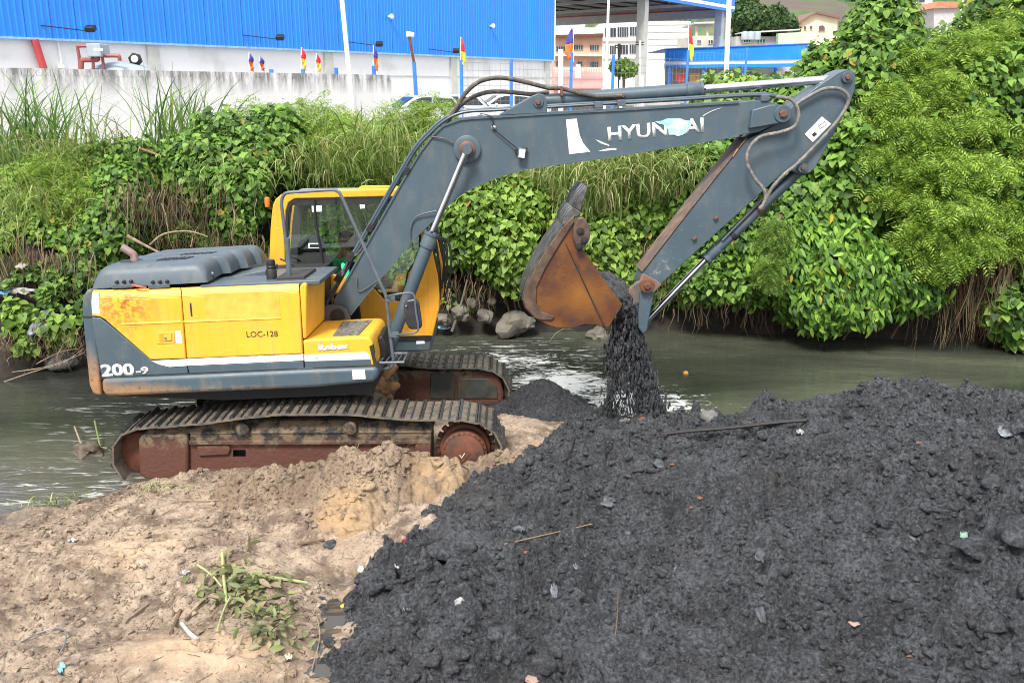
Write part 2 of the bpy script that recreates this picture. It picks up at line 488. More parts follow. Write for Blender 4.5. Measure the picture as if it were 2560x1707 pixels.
def mud_mat(name='black_mud', wet=.55, k=1.0):
    t = NT(name)
    a = t.math('ADD', t.math('MULTIPLY', t.noise(3.0, 5, rough=.65), .30), t.math('MULTIPLY', t.noise(36, 4, rough=.7), .70))
    col = t.ramp(a, [(.37, tuple(x * k for x in (.013, .0137, .0155))), (.49, tuple(x * k for x in (.048, .051, .058))), (.61, tuple(x * k for x in (.135, .142, .157)))])  # pale end of the ramp carries the mud's highlights as colour
    col = t.mix(t.ramp(t.noise(1.3, 6, rough=.6), [(.55, 0.), (.70, .45)]), col, (.060, .054, .047))
    col = t.mix(t.ramp(t.noise(105, 3, rough=.8), [(.60, 0.), (.66, .8)]), col, (.24, .245, .26))  # pale specks: small grit glints painted into the colour
    t.base(col).rough(t.ramp(t.noise(14, 5, rough=.7), [(.38, wet - .30), (.60, wet + .22)]))
    h = t.math('ADD', t.noise(40, 6, rough=.78), t.math('MULTIPLY', t.noise(110, 3), .3))
    t.bump(h, 1.0, .045)
    return t.m
m_mud = mud_mat()
tag(finish('mud_pile', arrmesh('mud_pile', V, Fa), m_mud, smooth=180), 'big heap of black dredged mud filling the near right foreground', 'mud heap')
# loose clods on its skin
def clods(name, pts, sizes, mat, seed=1, kinds=6, flat=.75, sub=1, parent=None, smooth=60, stretch=None):
    tm = []
    for k in range(kinds):
        me = rock_mesh('tmp', (1, 1, flat), seed * 13 + k, sub, .55)
        v = np.array([q.co[:] for q in me.vertices]); f = np.array([p.vertices[:] for p in me.polygons]); tm.append((v, f)); bpy.data.meshes.remove(me)
    VV, FF, n = [], [], 0
    for i, (p, s) in enumerate(zip(pts, sizes)):
        v, f = tm[i % kinds]
        a = RNG.uniform(0, 6.28); c, sn = math.cos(a), math.sin(a)
        w = v @ np.array([[c, sn, 0], [-sn, c, 0], [0, 0, 1]]) * s
        if stretch is not None: w = w * np.array(stretch(i))
        VV.append(w + np.array(p)); FF.append(f + n); n += len(v)
    return finish(name, arrmesh(name, np.concatenate(VV), np.concatenate(FF)), mat, parent, smooth=smooth)
def on_pile(n, seed_f, thr):
    x, y = RNG.uniform(-1.6, 5.4, n), RNG.uniform(4.0, 10.7, n)
    k = (poly_dist(x, y, TOE) > -.10) & (fbm(x * seed_f, y * seed_f, 2, 200) > thr)
    return x[k], y[k], pile_z(x[k], y[k])
cx, cy, cz = on_pile(27000, 1.1, -.55)
sz = .006 + .022 * RNG.random(len(cx)) ** 2.2
c1 = clods('mud_crumbs', np.stack([cx, cy, cz + sz * .05], -1), sz, m_mud, 2, kinds=14, smooth=180)
cx, cy, cz = on_pile(4600, 1.3, -.08)
sz = .022 + .045 * RNG.random(len(cx)) ** 3
c2 = clods('mud_clods', np.stack([cx, cy, cz - sz * .15], -1), sz, m_mud, 4, kinds=12, sub=2, smooth=180, flat=.7)
cx, cy, cz = on_pile(420, .7, .06)
sz = .06 + .11 * RNG.random(len(cx)) ** 2
c3 = clods('mud_lumps', np.stack([cx, cy, cz - sz * .32], -1), sz, m_mud, 6, kinds=12, sub=3, smooth=180, flat=.6)
for o, lab in ((c1, 'loose crumbs of black mud lying on the heap'), (c2, 'fist sized clods of black mud on the heap'), (c3, 'larger slumped lumps of black mud on the heap')):
    tag(o, lab, 'mud', kind='stuff')
# sandy crumbs and the clods of the soil heap
n = 9000
cx, cy = RNG.uniform(-5.5, .8, n), RNG.uniform(4.6, 9.2, n)
keep = (poly_dist(cx, cy, TOE) < -.02) & (np.interp(cx, SHX_, SHY_) - cy > .25) & (fbm(cx * .9, cy * .9, 2, 210) > -.12)
cx, cy = cx[keep], cy[keep]
cz = near_z(cx, cy)
sz = .005 + .030 * RNG.random(len(cx)) ** 5 + .007 * RNG.random(len(cx))
tag(clods('soil_clods', np.stack([cx, cy, cz + sz * .1], -1), sz, m_sand, 3), 'loose crumbs of sandy soil on the near bank', 'soil', kind='stuff')
n = 5200
cx, cy = RNG.uniform(-3.2, .7, n), RNG.uniform(7.1, 9.6, n)
hz_ = heap_z(cx, cy); keep = (hz_ > near_z(cx, cy, False) + .03) & (fbm(cx * 2.2, cy * 2.2, 2, 260) > -.15)
cx, cy, hz_ = cx[keep], cy[keep], hz_[keep]
sz = .008 + .055 * RNG.random(len(cx)) ** 6 + .008 * RNG.random(len(cx))
tag(clods('heap_clods', np.stack([cx, cy, hz_ - sz * .22], -1), sz, m_heap, 8, kinds=14, sub=2, smooth=28, flat=.7), 'crumbly clods covering the soil heap', 'soil', kind='stuff')

# dark wet heap standing in the water by the tracks
def wet_z(X, Y):
    a = PZ(1355, 1010, .15)
    h = .52 * np.exp(-((X - a.x) / .5) ** 2 - ((Y - a.y) / .6) ** 2) + .2 * np.exp(-((X - a.x - .5) / .35) ** 2 - ((Y - a.y + .35) / .3) ** 2)
    return h - .07 + .05 * fbm(X * 4, Y * 4, 4, 300) + .014 * billow(X * 14, Y * 14, 2, 310)
V, Fa = grid_mesh('wet_heap', -.6, 1.6, 9.2, 12.2, .018, lambda X, Y: (X + .03 * fbm(X * 9, Y * 9, 3, 320), Y + .03 * fbm(X * 9, Y * 9, 3, 325), wet_z(X, Y) + .03 * fbm(X * 14, Y * 14, 3, 330)))
V, Fa = drop_below(V, Fa, V[:, 2] > -.05)
tag(finish('silt_heap', arrmesh('silt_heap', V, Fa), mud_mat('wet_silt', .45, .62), smooth=180), 'dark wet silt heap standing in the water beside the tracks', 'silt heap')

# ---- canal water
def water_mat():
    t = NT('murky_canal_water')
    p = t.pos()
    v = t.scaled(p, (.35, 1.0, 1))
    a = t.noise(.5, 4, v, dist=1.5)
    col = t.ramp(a, [(.35, (.030, .034, .026)), (.5, (.056, .062, .045)), (.65, (.085, .092, .064))])
    # darker, greyer water round the machine and out towards the far bank
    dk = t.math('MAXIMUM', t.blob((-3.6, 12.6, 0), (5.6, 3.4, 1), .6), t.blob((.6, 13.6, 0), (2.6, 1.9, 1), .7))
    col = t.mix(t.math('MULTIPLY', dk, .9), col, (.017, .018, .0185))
    lf = t.blob((-5.4, 9.0, 0), (2.6, 1.9, 1), .9)
    col = t.mix(t.math('MULTIPLY', lf, .9), col, (.085, .078, .066))  # paler patch by the near shore: sky reflection put into the water colour
    # foam flecks, thick where the mud drops in, streaks elsewhere
    fz = t.noise(7, 8, t.scaled(p, (.5, 1.5, 1), (0, 0, R(12))), .74, 1.3)
    drop = PZ(1600, 1010, 0)
    m1 = t.math('MAXIMUM', t.blob((drop.x - .1, drop.y + .1, 0), (1.9, 1.3, 1), .85), t.blob((.7, 12.6, 0), (1.6, 1.9, 1), .85))
    m1 = t.math('MAXIMUM', m1, t.math('MULTIPLY', t.blob((.1, 13.7, 0), (2.1, 1.3, 1), .9), .8))
    th = t.math('SUBTRACT', .74, t.math('MULTIPLY', m1, .33))
    foam = t.ramp(t.math('SUBTRACT', fz, th), [(.0, 0.), (.05, 1.)])
    st = t.noise(3.2, 6, t.scaled(p, (.5, 2.6, 1)), .7, 1.2)
    reg = t.math('MAXIMUM', t.blob((-3.9, 11.4, 0), (2.4, 2.3, 1), .6), t.math('MAXIMUM', t.blob((-.1, 14.2, 0), (2.8, 1.3, 1), .6), t.blob((-4.9, 9.0, 0), (1.6, .9, 1), .7)))
    st2 = t.math('MULTIPLY', reg, t.ramp(st, [(.565, 0.), (.625, .6)]))
    f_all = t.math('MAXIMUM', foam, st2)
    col = t.mix(f_all, col, (.62, .63, .60))
    t.base(col).rough(t.mix(f_all, .09, .7)).spec(.36)
    h = t.math('ADD', t.noise(2.6, 3, t.scaled(p, (.6, 1.5, 1)), .5, .8), t.math('MULTIPLY', t.noise(9, 3, t.scaled(p, (.5, 1.6, 1))), .35))
    h = t.math('ADD', h, t.math('MULTIPLY', f_all, .25))
    t.bump(h, .24, .07)
    return t.m
b = MB().add([(-60, -4, 0), (60, -4, 0), (60, 19, 0), (-60, 19, 0)], [(0, 1, 2, 3)])
tag(b.build('canal_water', water_mat(), origin=False), 'murky green canal water with foam flecks', 'water', kind='structure')
b = MB().add([(-300, -200, -1.2), (300, -200, -1.2), (300, 20, -1.2), (-300, 20, -1.2)], [(0, 1, 2, 3)])
tag(b.build('canal_bed', simple('canal_silt', (.05, .045, .035), .9), origin=False), 'silty bed under the canal water', 'ground', kind='structure')
# foam beads that stand up from the water where the mud falls
n = 900
fx, fy = RNG.normal(1.35, .55, n), RNG.normal(11.2, .5, n)
kp = (fx > .2) & (fy > 10.3) & (wet_z(fx, fy) < -.02) & (poly_dist(fx, fy, TOE) < .1)
fx, fy = fx[kp], fy[kp]
m_foam = simple('foam_white', (.72, .73, .72), .6)
tag(clods('foam_beads', np.stack([fx, fy, np.full(len(fx), .004)], -1), .006 + .022 * RNG.random(len(fx)) ** 3, m_foam, 5, flat=.4), 'white foam beads floating where the mud drops in', 'foam', kind='stuff')
# =================================================================== EXCAVATOR
def digger_paint(name, c, rusty, extra=None, dust=(.33, .26, .18), dust_amt=.35):
    t = NT(name)
    f = t.noise(2.2, 5)
    col = t.mix(t.ramp(f, [(.3, 0.), (.7, 1.)]), tuple(x * .9 for x in c), tuple(min(1, x * 1.08) for x in c))
    d = t.noise(5, 8, t.scaled(t.pos(), (1, 1, .45)), .7)
    col = t.mix(t.math('MULTIPLY', t.ramp(d, [(.5, 0.), (.75, 1.)]), dust_amt), col, dust)
    k_ = t.noise(9, 5, t.scaled(t.pos(), (1.6, 1, .12)), .65)
    col = t.mix(t.math('MULTIPLY', t.ramp(k_, [(.50, 0.), (.72, 1.)]), .30), col, tuple(x * .45 for x in dust))
    s = t.noise(26, 6, rough=.75)
    col = t.mix(t.ramp(s, [(.66, 0.), (.70, 1.)]), col, rusty)
    # fine scratches
    w = t.noise(30, 2, t.scaled(t.pos(), (.25, 1, 2.2), (0, R(35), 0)))
    col = t.mix(t.math('MULTIPLY', t.ramp(w, [(.70, 0.), (.72, 1.)]), .35), col, tuple(min(1, x * 1.9 + .03) for x in c))
    for (ctr, rad, th, cc) in (extra or []):
        m = t.math('MULTIPLY', t.blob(ctr, rad, .95), t.ramp(t.noise(16, 9, rough=.75), [(th - .06, 0.), (th + .06, 1.)]))
        col = t.mix(m, col, cc)
    t.base(col).rough(t.ramp(d, [(.35, .38), (.7, .62)]))
    t.bump(t.noise(3, 3), .12, .02)
    return t.m
RUSTC = (.16, .055, .02)
ORANGE_MUD = (.40, .20, .07)
YEL = (.80, .41, .030)
SLATE = (.058, .090, .114)
m_yel = digger_paint('yellow_paint', YEL, (.25, .10, .03), [(P(310, 765, 9.35), (.38, .3, .36), .50, (.30, .09, .025)), (P(258, 800, 9.35), (.12, .3, .2), .5, (.3, .1, .03)),
        (P(965, 860, 9.6), (.15, .5, .2), .5, (.1, .08, .07))], (.6, .42, .2), .25)
m_cab = digger_paint('cab_yellow_shaded', (.78, .36, .022), (.25, .10, .03), [(P(985, 820, 11.05), (.35, .3, .25), .55, (.22, .12, .05))], (.5, .33, .15), .25)  # deeper than the body yellow: the cab side's shading is put into the colour
m_slate = digger_paint('slate_paint', SLATE, (.12, .06, .03), [(P(1000, 560, 10.48), (1.5, .4, 1.2), .68, (.16, .15, .14))], (.2, .18, .15), .3)
m_skirt = digger_paint('skirt_slate_paint', SLATE, (.12, .06, .03), [(P(330, 985, 9.3), (.75, .5, .17), .43, ORANGE_MUD), (P(225, 960, 9.3), (.22, 1.5, .34), .42, ORANGE_MUD), (P(600, 975, 9.3), (1.6, .5, .08), .5, (.25, .17, .1))])
m_arm = digger_paint('arm_slate_paint', SLATE, (.12, .06, .03), [(P(1640, 690, 10.55), (.55, .5, .4), .6, (.3, .3, .27)), (P(1720, 540, 10.6), (1.0, .5, 1.0), .66, (.32, .14, .05))], (.2, .18, .15), .3)
m_worn = simple('worn_rust_edge', (.17, .105, .07), .7, 0, .5, 9, (.10, .09, .09), .5)
m_hood = digger_paint('hood_slate_paint', (.066, .090, .110), (.14, .08, .05), None, (.26, .24, .2), .3)
m_rust = simple('rusty_steel', (.15, .052, .027), .75, .1, .35, 7, (.05, .035, .03), .5, .3)
def frame_mat():
    t = NT('muddy_red_frame')
    col = t.mix(t.noise(5, 6), (.115, .040, .024), (.07, .028, .020))
    sep = t.n('SeparateXYZ'); t.l(t.pos(), sep.inputs[0])
    hgt = t.math('ADD', sep.outputs['Z'], t.math('MULTIPLY', t.math('SUBTRACT', t.noise(4.5, 7, rough=.7), .5), .5))
    up = t.ramp(hgt, [(.34, 0.), (.44, 1.)])           # crust of dried mud left on the upper plates
    crust = t.mix(t.ramp(t.noise(9, 7, rough=.7), [(.42, 0.), (.56, 1.)]), (.016, .016, .017), (.15, .105, .065))
    col = t.mix(up, col, crust)
    t.base(col).rough(.8).bump(t.noise(22, 6), .6, .02)
    return t.m
m_frame = frame_mat()
m_dark = simple('dark_grease_steel', (.018, .018, .019), .6, .2, .4, 9)
m_black = simple('black_rubber', (.012, .012, .013), .55, 0, .3, 12)
m_hose = simple('hydraulic_hose_rubber', (.055, .05, .045), .6, 0, .35, 25, (.16, .12, .09), .4)
m_chrome = simple('chrome_rod', (.62, .62, .64), .16, 1, .1, 4)
m_pin = simple('rusty_pin', (.17, .085, .06), .6, .5, .3, 20)
m_white = simple('white_decal', (.75, .76, .74), .5, 0, .08, 12, (.35, .33, .3), .25)
m_teal = simple('teal_tape_residue', (.22, .62, .58), .6, 0, .2, 14, (.6, .75, .72), .6)
m_ink = simple('black_stencil', (.02, .02, .02), .6, 0, .1, 12)
m_fade = simple('faded_orange_patch', (.75, .32, .04), .55, 0, .2, 9, (.80, .45, .07), .85)
m_glassy = NT('cab_glass')
m_glassy.t.nodes.remove(m_glassy.b)
_tr = m_glassy.n('BsdfTransparent'); _tr.inputs[0].default_value = (.80, .87, .83, 1)
_gl = m_glassy.n('BsdfGlossy'); _gl.inputs['Roughness'].default_value = .03
_fr = m_glassy.n('Fresnel'); _fr.inputs[0].default_value = 1.5
_mx = m_glassy.n('MixShader'); m_glassy.l(m_glassy.math('ADD', _fr.outputs[0], .07), _mx.inputs[0]); m_glassy.l(_tr.outputs[0], _mx.inputs[1]); m_glassy.l(_gl.outputs[0], _mx.inputs[2])
m_glassy.l(_mx.outputs[0], m_glassy.out.inputs[0]); m_glass = m_glassy.m

EX = empty('excavator', P(700, 1200, 10.7), 'yellow and slate tracked excavator with raised dark boom dumping black mud', 'excavator')

# ---- crawler tracks -----------------------------------------------
def shoe_mat():
    t = NT('muddy_track_shoe')
    col = t.mix(t.noise(14, 6), (.05, .047, .044), (.10, .09, .08))
    mud = t.ramp(t.noise(7, 8, rough=.7), [(.40, 0.), (.55, 1.)])
    col = t.mix(t.math('MULTIPLY', mud, .85), col, t.mix(t.noise(20, 4), (.11, .08, .055), (.20, .165, .125)))
    t.base(col).rough(.7).bump(t.noise(40, 5), .5, .008)
    return t.m
m_shoe = shoe_mat()
TRK = [(342, 1064), (386, 1063), (432, 1058), (477, 1055), (525, 1049.5), (574, 1043), (622.6, 1037), (669, 1032), (720, 1030), (766, 1030), (816, 1029.6),
       (862.6, 1029), (911.7, 1034), (961, 1038), (1010, 1043), (1059, 1044), (1108, 1043), (1159, 1044), (1204, 1053), (1226, 1069), (1246, 1092), (1254, 1120), (1254, 1150),
       (1246, 1174), (1226, 1196), (1196, 1208), (1160, 1212), (1050, 1214), (900, 1216), (700, 1218), (500, 1220), (360, 1220), (330, 1213), (300, 1192), (283, 1162), (277, 1128), (283, 1101), (304, 1080)]
trk_xz = XZ(TRK, 9.2)
TLEAN = .07
def resample(loop, step):
    pts = [Vector((a, b)) for a, b in loop]; n = len(pts)
    seg = [(pts[(i + 1) % n] - pts[i]).length for i in range(n)]
    tot = sum(seg); k = round(tot / step); out = []
    for j in range(k):
        d = tot * (j + .5) / k; i = 0
        while d > seg[i]: d -= seg[i]; i += 1
        a, b = pts[i], pts[(i + 1) % n]
        out.append((a + (b - a) * (d / seg[i]), d))
    # tangents by central difference along the loop
    res = []
    for j in range(k):
        a, b = out[(j - 1) % k][0], out[(j + 1) % k][0]
        res.append((out[j][0], math.atan2(b.y - a.y, b.x - a.x)))
    return res, tot / k
places, pitch_len = resample(trk_xz[::-1], .2)
def shoe_mesh():
    b = MB(); w, L = .6, pitch_len * 1.04
    b.box((0, 0, -.012), (L, w, .02))
    for x, h in ((-L * .46, .026), (-L * .36, .02), (L * .06, .014), (L * .46, .014)):
        b.hexa([(x - .012, -w / 2, -.004), (x + .012, -w / 2, -.004), (x + .012, w / 2, -.004), (x - .012, w / 2, -.004)],
               [(x - .006, -w / 2 + .004, h), (x + .006, -w / 2 + .004, h), (x + .006, w / 2 - .004, h), (x - .006, w / 2 - .004, h)])
    for sx in (-.055, .05):
        for sy in (-.09, .09):
            b.box((sx, sy, .004), (.028, .028, .016))
    b.box((0, 0, -.05), (L * .95, .10, .06))
    return b.mesh('track_shoe')
shoe_me = shoe_mesh(); shoe_me.materials.append(m_shoe); shoe_me.materials.append(simple('grouser_steel', (.06, .062, .065), .45, .6, .3, 18, (.14, .11, .08), .35)); shoe_me.set_sharp_from_angle(angle=R(30))
for i_, f_ in enumerate(shoe_me.polygons): f_.material_index = 1 if 6 <= i_ < 30 else 0
m_pocket = simple('dark_pocket_plate', (.035, .042, .038), .5, 0, .3, 6, (.10, .07, .045), .4)
def lean_pt(v): return Vector((v[0], v[1], v[2] - TLEAN * (v[1] - 9.2)))
def build_track(y_out, y_in, dx, far):
    """crawler track between y_out (outer face) and y_in; shoes follow the same loop on both sides"""
    ymid = (y_out + y_in) / 2
    root = empty('crawler_track', (trk_xz[8][0] + dx, ymid, 0)); root.parent = EX
    root.matrix_parent_inverse = Matrix.Translation(-WLOC[EX.name])
    for (p, a) in places:
        o = bpy.data.objects.new('track_shoe', shoe_me)
        o.location = lean_pt((p.x + dx, ymid, p.y))
        o.rotation_euler = (-math.atan(TLEAN), -a, 0)
        # the loop runs anticlockwise seen from the camera: outward is to its right
        o.rotation_euler = (Matrix.Rotation(-a, 3, 'Y') @ Matrix.Rotation(math.pi, 3, 'X')).to_euler()
        if random.random() < .9: o.rotation_euler.rotate_axis('X', random.uniform(-.015, .015))
        link(o, root)
    lz = -TLEAN * (ymid - 9.2)
    def pr(name, px, ya, yb, mat, **k):
        pts = [(x + dx, z - TLEAN * (y_out - 9.2)) for x, z in XZ(px, 9.35)]
        return MB().prism(pts, ya, yb).build(name, mat, root, **k)
    s = 1 if not far else -1
    face = min(y_out, y_in) + .09
    back = face + .42
    if not far:
        pr('frame_cover', [(352, 1092), (360, 1078), (470, 1078), (476, 1092), (476, 1184), (462, 1196), (372, 1192), (356, 1180)], face - .02, back, m_frame, bevel=.03, bseg=3)
        # beam: C section with lips and an oval hole
        outer = XZ([(478, 1100), (1076, 1100), (1076, 1180), (478, 1180)], 9.35)
        hole = [(p.x, p.z) for p in [P(600 + 16 * max(-1, min(1, 1.6 * math.cos(q))) , 1131 + 9 * max(-1, min(1, 1.5 * math.sin(q))), 9.35) for q in [2 * math.pi * i / 20 for i in range(20)]]]
        ring_panel('frame_beam', outer, hole, face + .035, .02, m_frame, root, bevel=0)
        MB().box((( outer[0][0] + outer[1][0]) / 2, face + .2, (outer[0][1] + outer[2][1]) / 2), (outer[1][0] - outer[0][0], .1, .3)).build('frame_web', m_dark, root)
        pr('frame_lip', [(478, 1096), (1076, 1096), (1076, 1104), (478, 1106)], face - .015, face + .05, m_frame, bevel=.008)
        pr('frame_lip', [(480, 1168), (1076, 1168), (1076, 1180), (480, 1180)], face - .03, face + .08, m_frame, bevel=.012)
        pr('frame_pad', [(496, 1110), (574, 1108), (580, 1118), (574, 1132), (500, 1136)], face + .005, face + .04, m_frame, bevel=.012)
        pr('frame_rib', [(1040, 1100), (1078, 1096), (1078, 1190), (1040, 1190)], face - .012, back, m_frame, bevel=.01)
        # sloped upper plates under the mud
        a = XZ([(362, 1080), (1080, 1078), (1080, 1102), (478, 1102)], 9.35)
        t_ = XZ([(400, 1048), (1090, 1048)], 9.45)
        MB().hexa([(a[0][0], face, a[0][1]), (a[1][0], face, a[1][1]), (a[1][0], back, a[1][1]), (a[0][0], back, a[0][1])],
                  [(t_[0][0], face + .13, t_[0][1]), (t_[1][0], face + .13, t_[1][1]), (t_[1][0], back, t_[1][1]), (t_[0][0], back, t_[0][1])]).build('frame_top_plate', m_frame, root, bevel=.015)
        pr('frame_side_plate', [(478, 1076), (1080, 1072), (1078, 1100), (478, 1102)], face + .02, face + .3, m_frame, bevel=.01)
    else:
        for px in ([(1010, 1060), (1085, 1060), (1085, 1135), (1010, 1135)], [(1094, 1075), (1190, 1075), (1214, 1100), (1218, 1135), (1094, 1135)]):
            pr('frame_pocket', px, face - .005, face + .03, m_pocket, bevel=.006)
        pr('frame_side_plate', [(420, 1052), (1200, 1052), (1226, 1080), (1236, 1120), (1232, 1180), (420, 1190)], face + .01, back, m_frame, bevel=.03)
    # wheels
    for nm, c, rr in (('sprocket', (1162, 1127), 66), ('idler', (345, 1140), 58)):
        q = P(*c, 9.35); q = Vector((q.x + dx, ymid, q.z - TLEAN * (y_out - 9.2)))
        rad = (P(c[0] + rr, c[1], 9.35) - P(*c, 9.35)).length
        b = MB().disc(q, (0, 1, 0), [(rad * .72, -.1), (rad * .95, -.07), (rad, -.03), (rad, .03), (rad * .95, .07), (rad * .72, .1)], 28)
        if nm == 'sprocket':
            for k in range(21):
                an = 2 * math.pi * k / 21
                b.box(q + Vector((math.cos(an), 0, math.sin(an))) * rad * 1.03, (.06, .06, .05), Matrix.Rotation(-an, 3, 'Y'))
        w = b.build(nm, m_rust, root)
        if nm == 'sprocket' and not far:
            r2 = rad * .74
            h = MB().disc(q + Vector((0, -.2, 0)), (0, -1, 0), [(r2 * 1.14, -.16), (r2 * 1.14, -.01), (r2 * 1.08, .0), (r2 * 1.02, .012), (r2, .05), (r2 * .94, .058), (r2 * .2, .06)], 40)
            hub = h.build('hub_cover', m_rust, w)
            for k in range(24):
                an = 2 * math.pi * k / 24
                if k % 2 == 0 or k < 12:
                    MB().disc(q + Vector((math.cos(an) * r2 * 1.07, -.205, math.sin(an) * r2 * 1.07)), (0, -1, 0), [(.011, 0), (.011, .012), (.006, .014)], 6).build('bolt', m_rust, w)
            pa = q + Vector((.02, -.265, -.02))
            MB().box(pa, (.025, .006, .13), Matrix.Rotation(R(40), 3, 'Y')).build('cast_mark', m_pin, w)
            MB().tube([q + Vector((-.05, -.263, .0)), q + Vector((-.03, -.263, -.035)), q + Vector((.005, -.263, .02))], .005, 5).build('cast_mark', m_white, w)
    for k, c in enumerate([(450, 1196), (520, 1197), (590, 1197), (660, 1197), (740, 1197), (820, 1197), (900, 1197), (980, 1197), (1060, 1197)]):
        q = P(*c, 9.35); q = Vector((q.x + dx, ymid, q.z - TLEAN * (y_out - 9.2)))
        MB().disc(q, (0, 1, 0), [(.05, -.19), (.085, -.17), (.085, -.05), (.06, -.03), (.06, .03), (.085, .05), (.085, .17), (.05, .19)], 16).build('roller', m_dark, root)
    for c in ((611, 1066), (878, 1063)):
        q = P(*c, 9.35); q = Vector((q.x + dx, ymid, q.z - TLEAN * (y_out - 9.2)))
        MB().disc(q, (0, 1, 0), [(.05, -.25), (.072, -.24), (.072, -.1), (.05, -.08), (.05, .1), (.05, .2)], 16).build('carrier_roller', m_frame, root)
    return root
build_track(9.2, 9.8, 0, False)
build_track(11.62, 12.22, .08, True)

# ---- car body, swing bearing
b = MB().prism(XZ([(470, 1060), (500, 1015), (930, 1005), (960, 1050), (940, 1110), (520, 1120)], 9.9), 9.9, 11.5)
b.build('car_body', m_frame, EX, bevel=.05)
q = P(700, 990, 10.7)
MB().disc((q.x, 10.7, q.z - .12), (0, 0, 1), [(.75, 0), (.75, .12), (.68, .13), (.68, .3)], 40).build('swing_bearing', m_dark, EX)
SHX[1] = .045
prism('platform_frame', [(300, 972), (930, 955), (930, 985), (560, 1000), (300, 990)], 9.6, 11.9, m_dark, EX)

oc = simple('ochre_clay', (.26, .135, .055), .9, 0, .4, 7, (.12, .07, .04), .5, .5)
for (px_, py_, Y_, r_, sd_) in ((905, 950, 10.75, .30, 4), (950, 975, 10.55, .20, 9), (870, 985, 10.4, .22, 14), (930, 915, 11.0, .22, 19)):
    me_ = rock_mesh('clay', (r_, r_ * .8, r_ * .8), sd_, 4, .6)
    me_.transform(Matrix.Translation(P(px_, py_, Y_)))
    finish('packed_clay', me_, oc, EX, smooth=180)
# ---- upper body, near side
YB = 9.35
rear_low = [(229, 794), (250, 794), (266, 806), (371, 894), (381, 902), (400, 911), (420, 915), (466, 913), (471, 934), (253, 944)]
rear_up = [(226.5, 752), (229, 748), (452, 742), (454, 760), (465, 896), (376, 899), (262, 799), (250, 792.5), (230, 790), (227, 760)]
white_a = [(379, 902.5), (466, 898), (468, 914), (424, 917), (398, 911)]
mid_low = [(469, 915), (758, 902), (760, 921), (473, 934)]
mid_up = [(454.5, 742), (747.5, 730), (751, 780), (757, 884), (467, 896), (456, 760)]
white_b = [(467.5, 897.5), (757.5, 885.5), (758.5, 901), (468.5, 914)]
for (a, b_, c, d) in (((229, 748), (452, 742), (450.5, 719), (233, 725)), ((454.5, 742), (747.5, 730), (746, 706), (453, 719))):
    A, B_, C, D = P(*a, YB), P(*b_, YB), P(*c, YB + .06), P(*d, YB + .06)
    mA, mB = P(a[0] + 1, a[1] - 13, YB + .014), P(b_[0] - .5, b_[1] - 13, YB + .014)
    o_ = Vector((0, .06, 0))
    MB().add([A, B_, mB, mA, D, C, A + o_, B_ + o_], [(0, 1, 2, 3), (3, 2, 5, 4), (4, 5, 7, 6), (6, 7, 1, 0), (0, 3, 4, 6), (1, 7, 5, 2)]).build('door_shoulder', m_yel, EX, smooth=60)
prism('engine_door', rear_up, YB, 9.42, m_yel, EX, bevel=.012)
prism('rear_panel', rear_low, YB + .004, 9.42, m_slate, EX, bevel=.012)
prism('side_door', mid_up, YB, 9.42, m_yel, EX, bevel=.012)
prism('lower_panel', mid_low, YB + .002, 9.42, m_slate, EX, bevel=.008)
prism('white_stripe', white_a, YB - .003, 9.4, m_white, EX)
prism('white_stripe', white_b, YB - .003, 9.4, m_white, EX)
# creases pressed into the doors
for a, c in (((302, 809), (452, 803)), ((459, 803), (702, 793))):
    pa, pc = P(*a, YB), P(*c, YB)
    MB().hexa([(pa.x, YB - .008, pa.z - .012), (pc.x, YB - .008, pc.z - .012), (pc.x, YB + .01, pc.z - .012), (pa.x, YB + .01, pa.z - .012)],
              [(pa.x, YB - .001, pa.z + .008), (pc.x, YB - .001, pc.z + .008), (pc.x, YB + .01, pc.z + .008), (pa.x, YB + .01, pa.z + .008)]).build('door_crease', m_yel, EX)
# latch, grille slot, stickers
lt = prism('latch_plate', [(391, 831), (436, 829), (437, 858), (393, 860)], YB - .006, YB + .01, m_yel, EX, bevel=.004)
prism('latch_recess', [(398, 835), (430, 833), (431, 853), (399, 855)], YB - .0075, YB + .004, simple('latch_shade_steel', (.5, .25, .02), .5), lt)
prism('latch_paddle', [(409, 836), (428, 835), (429, 851), (410, 852)], YB - .014, YB + .004, m_yel, lt, bevel=.003)
c_ = P(414, 845, YB - .014); MB().disc(c_, (0, -1, 0), [(.016, 0), (.014, .006), (.004, .007)], 12).build('lock_cylinder', m_chrome, lt)
prism('sticker', [(437, 828), (452, 827), (456, 857), (440, 858)], YB - .003, YB + .004, m_white, EX)
prism('sticker', [(231, 733), (246, 731), (249, 785), (230, 784)], YB - .003, YB + .004, m_white, EX)
prism('sticker', [(880, 926), (912, 924), (914, 947), (882, 949)], 9.26, 9.275, m_white, EX)
prism('grille_slot', [(474, 758), (478, 757), (481, 790), (477, 791)], YB - .003, YB + .004, m_ink, EX)
prism('faded_patch', [(511, 735), (697, 728), (701, 793), (513, 802)], YB - .0025, YB + .004, m_fade, EX)
# gap lines: the dark box behind the doors
prism('engine_bay', [(232, 730), (750, 712), (761, 918), (250, 940)], 9.425, 11.85, m_dark, EX)
# counterweight behind
prism('counterweight', [(219, 722), (232, 727), (250, 940), (254, 990), (232, 986), (222, 962), (206, 800), (204, 762), (208, 738)], 9.4, 12.0, m_skirt, EX, bevel=.035, bseg=4)
prism('counterweight_seam', [(203.5, 790), (229, 791), (229, 794), (204, 793)], 9.392, 9.44, m_ink, EX)
